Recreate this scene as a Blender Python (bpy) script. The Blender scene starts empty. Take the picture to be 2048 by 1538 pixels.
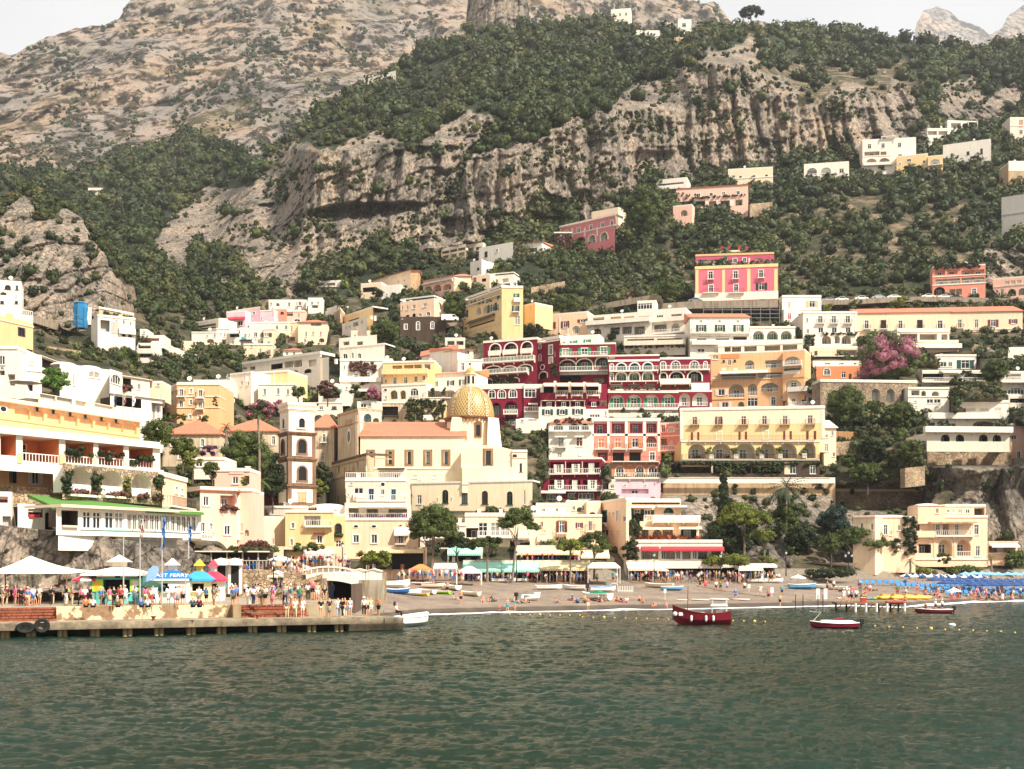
import bpy,math,random
import numpy as np
from mathutils import Vector
sc=bpy.context.scene
COL=sc.collection
PI=math.pi
#camera frame: 2048 x 1538 picture units
F,VH,CZ=2400.0,1132.0,5.7
def P(u,v,D):
 return Vector(((u-1024)/F*D,D,CZ-(v-VH)/F*D))
def gD(v,z):
 return(CZ-z)*F/(v-VH)
#numpy noise
_rs=np.random.RandomState(7)
_perm=_rs.permutation(256).astype(np.int32);_perm=np.concatenate([_perm]*3)
_rnd=_rs.rand(256).astype(np.float32)*2-1
def vq(x,y,z):
 x=np.asarray(x,np.float32);y=np.asarray(y,np.float32);z=np.asarray(z,np.float32)
 x,y,z=np.broadcast_arrays(x,y,z)
 xi=np.floor(x).astype(np.int32);yi=np.floor(y).astype(np.int32);zi=np.floor(z).astype(np.int32)
 xf=x-xi;yf=y-yi;zf=z-zi
 xf=xf*xf*(3-2*xf);yf=yf*yf*(3-2*yf);zf=zf*zf*(3-2*zf)
 def h(a,b,c):return _rnd[_perm[_perm[_perm[a&255]+(b&255)]+(c&255)]]
 r=0
 for dx in(0,1):
  wx=xf if dx else 1-xf
  for dy in(0,1):
   wy=yf if dy else 1-yf
   for dz in(0,1):
    wz=zf if dz else 1-zf
    r=r+wx*wy*wz*h(xi+dx,yi+dy,zi+dz)
 return r
def fb(x,y,z,n=4,g=.5):
 a=1;s=0
 for i in range(n):
  s=s+a*vq(x*2.03**i+13.1*i,y*2.03**i+7.7*i,z*2.03**i+3.3*i);a*=g
 return s
#materials
MATS={}
def sG(h):
 if isinstance(h,str):
  h=h.lstrip('#');c=[int(h[i:i+2],16)/255 for i in(0,2,4)]
 else:c=h
 return tuple(x/12.92 if x<=.04045 else((x+.055)/1.055)**2.4 for x in c)
def newmat(name):
 m=bpy.data.materials.new(name);m.use_nodes=True
 nt=m.node_tree;b=nt.nodes['Principled BSDF']
 return m,nt,b
def N(nt,t,**kw):
 n=nt.nodes.new(t)
 for k,v in kw.items():
  if k.startswith('i_'):
   n.inputs[k[2:].replace('_',' ')].default_value=v
  else:setattr(n,k,v)
 return n
def ramp(nt,stops):
 r=nt.nodes.new('ShaderNodeValToRGB');e=r.color_ramp.elements
 while len(e)<len(stops):e.new(.5)
 for el,(p,c)in zip(e,stops):
  el.position=p;el.color=(*c,1)if len(c)==3 else c
 return r
def pN(key,col,rough=.6,metal=0,spec=.4,emit=None):
 if key in MATS:return MATS[key]
 m,nt,b=newmat(key)
 b.inputs['Base Color'].default_value=(*col,1)
 b.inputs['Roughness'].default_value=rough;b.inputs['Metallic'].default_value=metal
 b.inputs['Specular IOR Level'].default_value=spec
 n=N(nt,'ShaderNodeTexNoise',i_Scale=2.0,i_Detail=3.0)
 tc=N(nt,'ShaderNodeTexCoord');nt.links.new(tc.outputs['Object'],n.inputs['Vector'])
 mr=N(nt,'ShaderNodeMapRange');mr.inputs['To Min'].default_value=.82;mr.inputs['To Max'].default_value=1.12
 nt.links.new(n.outputs['Fac'],mr.inputs['Value'])
 mx=N(nt,'ShaderNodeMix',data_type='RGBA',blend_type='MULTIPLY');mx.inputs[0].default_value=1
 mx.inputs[6].default_value=(*col,1)
 nt.links.new(mr.outputs[0],mx.inputs[7]);nt.links.new(mx.outputs[2],b.inputs['Base Color'])
 MATS[key]=m;return m
def pq(hexcol,key=None,dirt=.35,scale=1.0):
 """painted wall: blotches, rain streaks and a little relief"""
 key=key or 'plaster_'+hexcol.strip('#')
 if key in MATS:return MATS[key]
 col=sG(hexcol)
 m,nt,b=newmat(key);L=nt.links.new
 tc=N(nt,'ShaderNodeTexCoord')
 n1=N(nt,'ShaderNodeTexNoise',i_Scale=.35*scale,i_Detail=6.0,i_Roughness=.65);L(tc.outputs['Object'],n1 .inputs['Vector'])
 mp=N(nt,'ShaderNodeMapping');mp.inputs['Scale'].default_value=(2.2*scale,2.2*scale,.18*scale);L(tc.outputs['Object'],mp.inputs['Vector'])
 n2=N(nt,'ShaderNodeTexNoise',i_Scale=1.0,i_Detail=5.0);L(mp.outputs[0],n2 .inputs['Vector'])
 r1=ramp(nt,[(.3,(1-dirt*.55,)*3),(.62,(1.0,)*3)]);L(n1 .outputs['Fac'],r1 .inputs[0])
 r2=ramp(nt,[(.34,(1-dirt*.75,1-dirt*.85,1-dirt)),(.52,(1,1,1))]);L(n2 .outputs['Fac'],r2 .inputs[0])
 m1=N(nt,'ShaderNodeMix',data_type='RGBA',blend_type='MULTIPLY');m1 .inputs[0].default_value=1
 m1 .inputs[6].default_value=(*col,1);L(r1 .outputs[0],m1 .inputs[7])
 m2=N(nt,'ShaderNodeMix',data_type='RGBA',blend_type='MULTIPLY');m2 .inputs[0].default_value=1
 L(m1 .outputs[2],m2 .inputs[6]);L(r2 .outputs[0],m2 .inputs[7]);L(m2 .outputs[2],b.inputs['Base Color'])
 b.inputs['Roughness'].default_value=.85;b.inputs['Specular IOR Level'].default_value=.25
 bp=N(nt,'ShaderNodeBump',i_Strength=.25,i_Distance=.05);n3=N(nt,'ShaderNodeTexNoise',i_Scale=6.0,i_Detail=4.0)
 L(tc.outputs['Object'],n3 .inputs['Vector']);L(n3 .outputs['Fac'],bp.inputs['Height']);L(bp.outputs[0],b.inputs['Normal'])
 MATS[key]=m;return m
def stone(key='stone',c1='#8d7a66',c2='#c3ac8e',joint='#5b4d40',s=2.4):
 if key in MATS:return MATS[key]
 m,nt,b=newmat(key);L=nt.links.new
 tc=N(nt,'ShaderNodeTexCoord')
 nz=N(nt,'ShaderNodeTexNoise',i_Scale=.8,i_Detail=3.0);L(tc.outputs['Object'],nz.inputs['Vector'])
 va=N(nt,'ShaderNodeVectorMath',operation='ADD');L(tc.outputs['Object'],va.inputs[0]);L(nz.outputs['Color'],va.inputs[1])
 vo=N(nt,'ShaderNodeTexVoronoi',i_Scale=s);vo.feature='F1';L(va.outputs[0],vo.inputs['Vector'])
 ve=N(nt,'ShaderNodeTexVoronoi',i_Scale=s);ve.feature='DISTANCE_TO_EDGE';L(va.outputs[0],ve.inputs['Vector'])
 mx=N(nt,'ShaderNodeMix',data_type='RGBA');mx.inputs[6].default_value=(*sG(c1),1);mx.inputs[7].default_value=(*sG(c2),1)
 sep=N(nt,'ShaderNodeSeparateColor');L(vo.outputs['Color'],sep.inputs[0]);L(sep.outputs[0],mx.inputs[0])
 r=ramp(nt,[(.0,(0,0,0)),(.09,(1,1,1))]);L(ve.outputs['Distance'],r.inputs[0])
 m2=N(nt,'ShaderNodeMix',data_type='RGBA');m2 .inputs[6].default_value=(*sG(joint),1)
 L(r.outputs[0],m2 .inputs[0]);L(mx.outputs[2],m2 .inputs[7])
 n4=N(nt,'ShaderNodeTexNoise',i_Scale=.25,i_Detail=6.0);L(tc.outputs['Object'],n4 .inputs['Vector'])
 r4=ramp(nt,[(.35,(.6,.58,.55)),(.65,(1.1,1.08,1.05))]);L(n4 .outputs['Fac'],r4 .inputs[0])
 m3=N(nt,'ShaderNodeMix',data_type='RGBA',blend_type='MULTIPLY');m3 .inputs[0].default_value=1
 L(m2 .outputs[2],m3 .inputs[6]);L(r4 .outputs[0],m3 .inputs[7]);L(m3 .outputs[2],b.inputs['Base Color'])
 b.inputs['Roughness'].default_value=.9
 bp=N(nt,'ShaderNodeBump',i_Strength=.7,i_Distance=.12);L(r.outputs[0],bp.inputs['Height']);L(bp.outputs[0],b.inputs['Normal'])
 MATS[key]=m;return m
def tiles(key='roof_tiles',c1='#b4654a',c2='#d48c6c',period=.35):
 if key in MATS:return MATS[key]
 m,nt,b=newmat(key);L=nt.links.new
 tc=N(nt,'ShaderNodeTexCoord')
 wv=N(nt,'ShaderNodeTexWave',i_Scale=1/period/1.0*.5,i_Distortion=.3);wv.bands_direction='X';L(tc.outputs['Object'],wv.inputs['Vector'])
 n1=N(nt,'ShaderNodeTexNoise',i_Scale=2.5,i_Detail=6.0,i_Roughness=.7);L(tc.outputs['Object'],n1 .inputs['Vector'])
 r=ramp(nt,[(.3,sG(c1)),(.7,sG(c2))]);L(n1 .outputs['Fac'],r.inputs[0])
 r2=ramp(nt,[(.0,(.6,.55,.5)),(.5,(1.05,1.05,1.05))]);L(wv.outputs['Fac'],r2 .inputs[0])
 m3=N(nt,'ShaderNodeMix',data_type='RGBA',blend_type='MULTIPLY');m3 .inputs[0].default_value=1
 L(r.outputs[0],m3 .inputs[6]);L(r2 .outputs[0],m3 .inputs[7]);L(m3 .outputs[2],b.inputs['Base Color'])
 bp=N(nt,'ShaderNodeBump',i_Strength=.6,i_Distance=.08);L(wv.outputs['Fac'],bp.inputs['Height']);L(bp.outputs[0],b.inputs['Normal'])
 b.inputs['Roughness'].default_value=.85
 MATS[key]=m;return m
def leafmat(key='leaves'):
 if key in MATS:return MATS[key]
 m,nt,b=newmat(key);L=nt.links.new
 at=N(nt,'ShaderNodeAttribute',attribute_name='lc');L(at.outputs['Color'],b.inputs['Base Color'])
 b.inputs['Roughness'].default_value=.55;b.inputs['Specular IOR Level'].default_value=.25
 tr=N(nt,'ShaderNodeBsdfTranslucent');L(at.outputs['Color'],tr.inputs['Color'])
 ms=N(nt,'ShaderNodeMixShader');ms.inputs[0].default_value=.18
 L(b.outputs[0],ms.inputs[1]);L(tr.outputs[0],ms.inputs[2])
 L(ms.outputs[0],nt.nodes['Material Output'].inputs['Surface'])
 MATS[key]=m;return m
#mesh helpers
def mq(name,V,Q,mat,smooth=False,col=None,parent=None,T=None):
 me=bpy.data.meshes.new(name)
 V=np.asarray(V,np.float32);nq=0 if Q is None else len(Q);nt_=0 if T is None else len(T)
 me.vertices.add(len(V));me.vertices.foreach_set('co',V.ravel())
 loops=[];starts=[];tot=0
 if nq:loops.append(np.asarray(Q,np.int32).ravel());starts.append(np.arange(nq)*4);tot=nq*4
 if nt_:loops.append(np.asarray(T,np.int32).ravel());starts.append(tot+np.arange(nt_)*3)
 loops=np.concatenate(loops);starts=np.concatenate(starts).astype(np.int32)
 me.loops.add(len(loops));me.loops.foreach_set('vertex_index',loops)
 me.polygons.add(nq+nt_);me.polygons.foreach_set('loop_start',starts)
 if smooth:me.polygons.foreach_set('use_smooth',np.ones(nq+nt_,bool))
 me.update(calc_edges=True)
 if col is not None:
  a=me.color_attributes.new('lc','FLOAT_COLOR','POINT')
  c=np.ones((len(V),4),np.float32);c[:,:3]=col;a.data.foreach_set('color',c.ravel())
 me.materials.append(mat)
 o=bpy.data.objects.new(name,me);COL.objects.link(o)
 if parent:o.parent=parent
 return o
def tag(o,label=None,cat=None,group=None,kind=None):
 if label:o['label']=label
 if cat:o['category']=cat
 if group:o['group']=group
 if kind:o['kind']=kind
 return o
def em(name,loc,rz=0.0,label=None,cat=None,group=None):
 o=bpy.data.objects.new(name,None);COL.objects.link(o)
 o.empty_display_size=.3;o.location=loc;o.rotation_euler=(0,0,rz)
 return tag(o,label,cat,group)
class MB:
 """collects shapes, then makes ONE mesh object"""
 def __init__(s):s.v=[];s.f=[]
 def poly(s,pts):
  n=len(s.v);s.v+=[tuple(p)for p in pts];s.f.append(tuple(range(n,n+len(pts))));return s
 def box(s,x0,x1,y0,y1,z0,z1):
  n=len(s.v)
  s.v+=[(x,y,z)for z in(z0,z1)for x,y in((x0,y0),(x1,y0),(x1,y1),(x0,y1))]
  s.f+=[tuple(n+i for i in q)for q in((3,2,1,0),(4,5,6,7),(0,1,5,4),(1,2,6,5),(2,3,7,6),(3,0,4,7))]
  return s
 def prism(s,pts,z0,z1):
  n=len(s.v);k=len(pts)
  s.v+=[(x,y,z0)for x,y in pts]+[(x,y,z1)for x,y in pts]
  s.f.append(tuple(n+i for i in range(k))[::-1]);s.f.append(tuple(n+k+i for i in range(k)))
  for i in range(k):s.f.append((n+i,n+(i+1)%k,n+k+(i+1)%k,n+k+i))
  return s
 def hull8(s,b,t):
  """two 4-point rings"""
  n=len(s.v);s.v+=[tuple(p)for p in b]+[tuple(p)for p in t]
  s.f+=[tuple(n+i for i in q)for q in((3,2,1,0),(4,5,6,7),(0,1,5,4),(1,2,6,5),(2,3,7,6),(3,0,4,7))]
  return s
 def tube(s,pts,rad,k=8,cap=True):
  """rings along a polyline; rad scalar or list"""
  n0=len(s.v);pts=[Vector(p)for p in pts];m=len(pts)
  if not hasattr(rad,'__len__'):rad=[rad]*m
  for i,p in enumerate(pts):
   d=(pts[min(i+1,m-1)]-pts[max(i-1,0)]).normalized()
   a=d.cross(Vector((0,0,1))if abs(d.z)<.9 else Vector((1,0,0))).normalized();b=d.cross(a)
   for j in range(k):
    t=2*PI*j/k;s.v.append(tuple(p+rad[i]*(math.cos(t)*a+math.sin(t)*b)))
  for i in range(m-1):
   for j in range(k):
    a0=n0+i*k+j;a1=n0+i*k+(j+1)%k;s.f.append((a0,a1,a1+k,a0+k))
  if cap:s.f.append(tuple(n0+j for j in range(k))[::-1]);s.f.append(tuple(n0+(m-1)*k+j for j in range(k)))
  return s
 def lathe(s,prof,k=16,cx=0,cy=0,a0=0,a1=2*PI):
  """profile of (r, z)"""
  n0=len(s.v);full=abs(a1-a0-2*PI)<1e-6;kk=k if full else k+1
  for r,z in prof:
   for j in range(kk):
    t=a0+(a1-a0)*j/k;s.v.append((cx+r*math.cos(t),cy+r*math.sin(t),z))
  for i in range(len(prof)-1):
   for j in range(k):
    a=n0+i*kk+j;b=n0+i*kk+(j+1)%kk;s.f.append((a,b,b+kk,a+kk))
  return s
 def build(s,name,mat,parent=None,smooth=False,loc=None,rz=0):
  me=bpy.data.meshes.new(name);me.from_pydata(s.v,[],s.f);me.update()
  if smooth:me.polygons.foreach_set('use_smooth',[True]*len(me.polygons))
  me.materials.append(mat)
  o=bpy.data.objects.new(name,me);COL.objects.link(o)
  if parent:o.parent=parent
  if loc is not None:o.location=loc
  if rz:o.rotation_euler=(0,0,rz)
  return o
def copy_tree(o,parent=None):
 c=o.copy();COL.objects.link(c);c.parent=parent
 for ch in list(o.children):copy_tree(ch,c)
 return c
#camera, sky, sun
cam=bpy.data.cameras.new('camera');cam.sensor_width=36;cam.lens=F/2048*36
cam.shift_y=(VH-769)/2048;cam.clip_end=20000;cam.clip_start=.5
co=bpy.data.objects.new('camera',cam);COL.objects.link(co);co.location=(0,0,CZ);co.rotation_euler=(PI/2,0,0)
sc.camera=co
SUN_EL,SUN_AZ=46.0,48.0
d=Vector((math.sin(math.radians(SUN_AZ))*math.cos(math.radians(SUN_EL)),-math.cos(math.radians(SUN_AZ))*math.cos(math.radians(SUN_EL)),math.sin(math.radians(SUN_EL))))
sl=bpy.data.lights.new('sun','SUN');sl.energy=4.8;sl.angle=math.radians(3);sl.color=(1,.93,.82)
so=bpy.data.objects.new('sun',sl);COL.objects.link(so);so.rotation_euler=d.to_track_quat('Z','Y').to_euler();so.location=(60,-60,90)
w=bpy.data.worlds.new('World');sc.world=w;w.use_nodes=True
nt=w.node_tree;bg=nt.nodes['Background'];L=nt.links.new
sky=N(nt,'ShaderNodeTexSky');sky.sky_type='NISHITA';sky.sun_disc=False
sky.sun_elevation=math.radians(SUN_EL);sky.sun_rotation=math.radians(180-SUN_AZ);sky.air_density=1.5;sky.dust_density=4
tc=N(nt,'ShaderNodeTexCoord');nz=N(nt,'ShaderNodeTexNoise',i_Scale=3.0,i_Detail=6.0,i_Roughness=.5);L(tc.outputs['Generated'],nz.inputs['Vector'])
cr=ramp(nt,[(.36,(9.6,9.7,9.9)),(.62,(12.0,11.9,11.7))]);L(nz.outputs['Fac'],cr.inputs[0])
for e in cr.color_ramp.elements:pass
mx=N(nt,'ShaderNodeMix',data_type='RGBA');mx.inputs[0].default_value=.95
L(sky.outputs[0],mx.inputs[6]);L(cr.outputs[0],mx.inputs[7]);L(mx.outputs[2],bg.inputs['Color']);bg.inputs['Strength'].default_value=.048
sc.view_settings.view_transform='Standard';sc.view_settings.look='None';sc.view_settings.exposure=.72;sc.view_settings.gamma=1
try:
 sc.cycles.max_bounces=6;sc.cycles.volume_bounces=1;sc.cycles.diffuse_bounces=3;sc.cycles.transparent_max_bounces=6
 sc.cycles.use_denoising=True
except Exception:pass
#TERRAIN
def Doff(u,v):
 """the shore runs away from the viewer to the right, and the ground with it"""
 return np.interp(u,[1100,1450,1650,1840,1930,2350],[0,9,17,32,37,60])*np.interp(v,[780,980],[0,1])
def ic_(cols,u,v):
 """cols: sorted [(u, [(v, D)...])] -> D by linear blend between columns"""
 us=np.array([c[0]for c in cols],np.float64);off=Doff(u,v)if cols is HILL else 0
 vals=[]
 for _,pts in cols:
  p=sorted(pts);vals.append(np.interp(v,[a for a,_ in p],[b for _,b in p]))
 vals=np.stack(vals);u=np.asarray(u,float)
 i=np.clip(np.searchsorted(us,u)-1,0,len(us)-2);t=np.clip((u-us[i])/(us[i+1]-us[i]),0,1);t=t*t*(3-2*t)
 idx=np.indices(u.shape)
 a=np.take_along_axis(vals,i[None],0)[0];b=np.take_along_axis(vals,(i+1)[None],0)[0]
 return a*(1-t)+b*t+off
MAIN=[(1175,183),(1160,190),(1130,197),(1090,205),(1000,228),(900,258),(800,293),(700,330),(600,372),(560,392)]
def col(*extra):return MAIN+list(extra)
HILL=[(-320,[(1185,112),(1165,120),(1130,126),(1050,130),(1000,136),(900,152),(800,176),(700,215),(640,255),(600,300),(540,400),(450,520),(380,640),(300,760)]),(0,[(1185,112),(1165,120),(1130,126),(1050,131),(1000,138),(900,156),(800,182),(700,225),(640,265),(600,330),(540,430),(450,560),(380,660),(300,800)]),(200,[(1185,117),(1165,126),(1130,131),(1050,138),(1000,150),(900,172),(800,205),(700,262),(640,310),(560,400),(450,590),(380,720),(300,860)]),(400,[(1185,128),(1165,140),(1130,146),(1090,152),(1050,165),(1000,180),(900,212),(800,255),(700,312),(640,350),(560,410),(450,560),(380,690),(300,820),(260,900)]),(520,[(1185,138),(1165,158),(1130,166),(1090,176),(1050,190),(1000,212),(900,240),(800,285),(700,328),(600,376),(560,400),(500,445),(400,520),(330,600),(290,680)]),(640,[(1185,160),(1165,178),(1130,184),(1090,192),(1000,220),(900,252),(800,290),(700,330),(600,374),(560,396),(500,425),(440,438),(300,452),(270,520),(160,700)]),(800,col((500,420),(440,434),(290,446),(260,500),(150,700),(60,800))),(1000,col((500,420),(450,432),(330,444),(230,468),(120,640),(20,820))),(1200,col((500,432),(420,450),(400,455),(220,474),(180,560),(100,680),(0,850))),(1450,col((500,430),(400,478),(350,505),(340,512),(130,536),(90,640),(30,780))),(1650,col((500,425),(400,475),(330,525),(300,538),(190,554),(150,640),(90,760),(40,860))),(1840,[(1165,186),(1130,194),(1105,197),(1000,214),(900,232),(860,262),(800,290),(700,328),(600,372),(500,420),(400,470),(330,520),(290,545),(180,590),(140,680),(60,860)]),(1930,[(1165,186),(1130,194),(1105,198),(1000,206),(885,216),(860,240),(800,278),(700,322),(600,368),(500,415),(400,465),(330,515),(240,580),(170,640),(80,860)]),(2350,[(1165,186),(1130,194),(1105,198),(1000,206),(885,216),(860,240),(800,278),(700,322),(600,360),(560,372),(500,392),(400,450),(330,505),(240,590),(170,660),(80,860)]),]
RIDGE=[(-320,390),(0,345),(90,335),(180,345),(240,312),(300,296),(370,268),(430,285),(500,312),(545,306),(600,262),(660,205),(720,172),(800,128),(850,92),(900,58),(960,52),(1060,56),(1110,44),(1200,38),(1300,66),(1380,70),(1450,60),(1520,58),(1600,56),(1700,64),(1800,76),(1870,88),(1950,100),(2050,84),(2350,70)]
RU=[a for a,_ in RIDGE];RV=[b for _,b in RIDGE]
def ridge(u):return np.interp(u,RU,RV)
def inpoly(u,v,poly):
 r=np.zeros(np.shape(u),bool);n=len(poly);j=n-1
 for i in range(n):
  xi,yi=poly[i];xj,yj=poly[j]
  c=((yi>v)!=(yj>v))&(u<(xj-xi)*(v-yi)/((yj-yi)if yj!=yi else 1e-9)+xi)
  r^=c;j=i
 return r
ROCK=[[(310,500),(330,440),(420,385),(500,372),(520,330),(540,305),(600,285),(680,292),(760,275),(830,282),(880,252),(960,218),(978,240),(925,330),(880,372),(900,425),(850,492),(760,470),(700,500),(660,545),(580,585),(500,570),(440,575),(450,520),(400,500),(345,528)],[(850,492),(880,400),(925,345),(980,322),(1030,292),(1100,282),(1150,240),(1185,220),(1235,190),(1330,150),(1420,112),(1510,95),(1570,150),(1600,200),(1650,300),(1560,322),(1480,342),(1380,352),(1290,372),(1240,402),(1180,424),(1100,395),(1040,420),(1000,465),(930,500)],[(1650,310),(1590,200),(1680,185),(1780,172),(1830,200),(1870,270),(1855,300),(1780,282),(1720,300)],[(1880,190),(1930,165),(2060,180),(2060,225),(1990,250),(1900,238)],[(1960,510),(2020,480),(2360,470),(2360,575),(1975,580)],[(1855,905),(1870,868),(2360,860),(2360,1150),(1975,1130),(1965,1010),(1870,1000),(1700,1040),(1690,1120),(1330,1120),(1330,965),(1700,975),(1845,985)],[(-320,1046),(0,1050),(60,1062),(230,1085),(440,1090),(450,1150),(430,1190),(-320,1190)],[(680,175),(740,150),(800,60),(850,20),(950,0),(940,45),(900,80),(860,110),(800,140),(700,200)],]
SCRUB=[[(1420,200),(1500,80),(1620,130),(1750,110),(1900,170),(1820,200),(1620,210)],[(1560,440),(1700,380),(1900,420),(2000,470),(1960,520),(1860,560),(1700,560),(1620,510)],[(1050,560),(1140,545),(1140,610),(1060,620)],[(1540,480),(1640,500),(1640,590),(1560,600)],[(65,640),(290,690),(290,760),(70,720)],[(1340,480),(1390,500),(1390,590),(1330,590)],[(1700,860),(1860,840),(1860,990),(1700,985)],]
def soft(masks,u,v,s=10):
 du=fb(u/45.,v/45.,1.7,4)*26;dv=fb(u/45.,v/45.,9.2,4)*26
 r=np.zeros(np.shape(u),bool)
 for p in masks:r|=inpoly(u+du,v+dv,p)
 return r.astype(np.float32)
CAVES=[(735,418,120,20,12),(1305,318,48,26,10),(860,300,60,14,6),(1095,448,40,22,9),(905,455,28,30,8),(1165,395,16,22,8),(540,415,40,14,6),(460,500,60,10,5),(620,275,0,0,0)]
def cellr(a,b,c):
 a=np.floor(a).astype(np.int32);b=np.floor(b).astype(np.int32)
 return _rnd[_perm[_perm[_perm[a&255]+(b&255)]+c]]
def rock_relief(x,z,u,v):
 """metres, + = away from the viewer: buttresses, ribs, stepped beds and broken blocks"""
 wx=x+fb(x/14.,1.,z/30.,3)*2.6;wz=z+fb(x/11.,5.,z/9.,3)*2.4
 big=fb(x/55.,0*x,z/120.,3)*8
 rib=np.abs(fb(wx/8.5,0*x+5,z/150.,3,.55))*-8
 q=wz-.42*x;qs_=q/15+fb(x/30.,8.,z/30.,2)*.4;st=(qs_-np.floor(qs_))*2.2
 col=cellr(wx/3.1,wz/24+np.floor(wx/3.1)*.37,3)*2.3
 blk=cellr(wx/1.7+np.floor(wz/1.3)*.5,wz/1.3,9)*.6
 fine=fb(x/1.9,0*x+9,z/2.4,3,.6)*.9
 return big+rib+st+col+blk+fine
def hill_D(u,v,relief=True):
 u=np.asarray(u,float);v=np.asarray(v,float)
 D=ic_(HILL,u,v)
 if not relief:return D,None
 x=(u-1024)/F*D;z=CZ-(v-VH)/F*D
 rk=soft(ROCK,u,v)
 amp=np.interp(D,[110,160,230,400,900],[.22,.3,.5,1.0,1.25])
 d=rk*amp*rock_relief(x,z,u,v)
 d=d+(1-rk)*np.interp(D,[110,200,390,500],[.15,.3,1.0,7.0])*fb(x/26.,.3+0*x,z/26.,4)
 for cu,cv,a,b,dep in CAVES:
  if a:
   r=((u-cu)/a)**2+((v-cv+(u-cu)*.12)/b)**2
   top=np.clip((v-(cv-b*.7))/3.+fb(u/14.,v/14.,4.,2),0,1)
   d=d+dep*np.clip(1.25-r,0,1)*top
 D=D+d
 if CARVE:D=np.maximum(D,carve_at(u,v)+(D-carve_at(u,v))*0)
 return D,rk
CARVE={}
def carve_at(u,v):
 g=CARVE['g'];x=np.clip((np.asarray(u)+320)/4,0,g.shape[1]-1.01);y=np.clip(np.asarray(v)/4,0,g.shape[0]-1.01)
 i=x.astype(int);j=y.astype(int);a=x-i;b=y-j
 return g[j,i]*(1-a)*(1-b)+g[j,i+1]*a*(1-b)+g[j+1,i]*(1-a)*b+g[j+1,i+1]*a*b
def make_carve(boxes):
 uu=np.arange(-320,2360,4.0);vv_=np.arange(0,1200,4.0);g=np.zeros((len(vv_),len(uu)))
 base=np.stack([ic_(HILL,uu,np.full_like(uu,v))for v in vv_])
 for(_,u0,v0,u1,v1,D0,D1)in boxes:
  m=(uu>=u0-2)&(uu<=u1+2)
  if not m.any():continue
  Df=D0+(D1-D0)*(uu[m]-u0)/(u1-u0)+3.5
  rows=(vv_>=v0+3)&(vv_<=v1)
  g[np.ix_(rows,m)]=np.maximum(g[np.ix_(rows,m)],Df[None])
 extra=np.maximum(g-base,0);hard=extra.copy()
 for _ in range(5):
  p=np.pad(extra,1,mode='edge');bl=(p[:-2,1:-1]+p[2:,1:-1]+p[1:-1,:-2]+p[1:-1,2:]+p[1:-1,1:-1])/5
  extra=np.maximum(bl,hard)
 CARVE['g']=np.where(extra>.05,base+extra,0)
def hd(u,v):
 return float(ic_(HILL,np.array([float(u)]),np.array([float(v)]))[0])
def hz(u,v):return P(u,v,hd(u,v))
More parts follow.
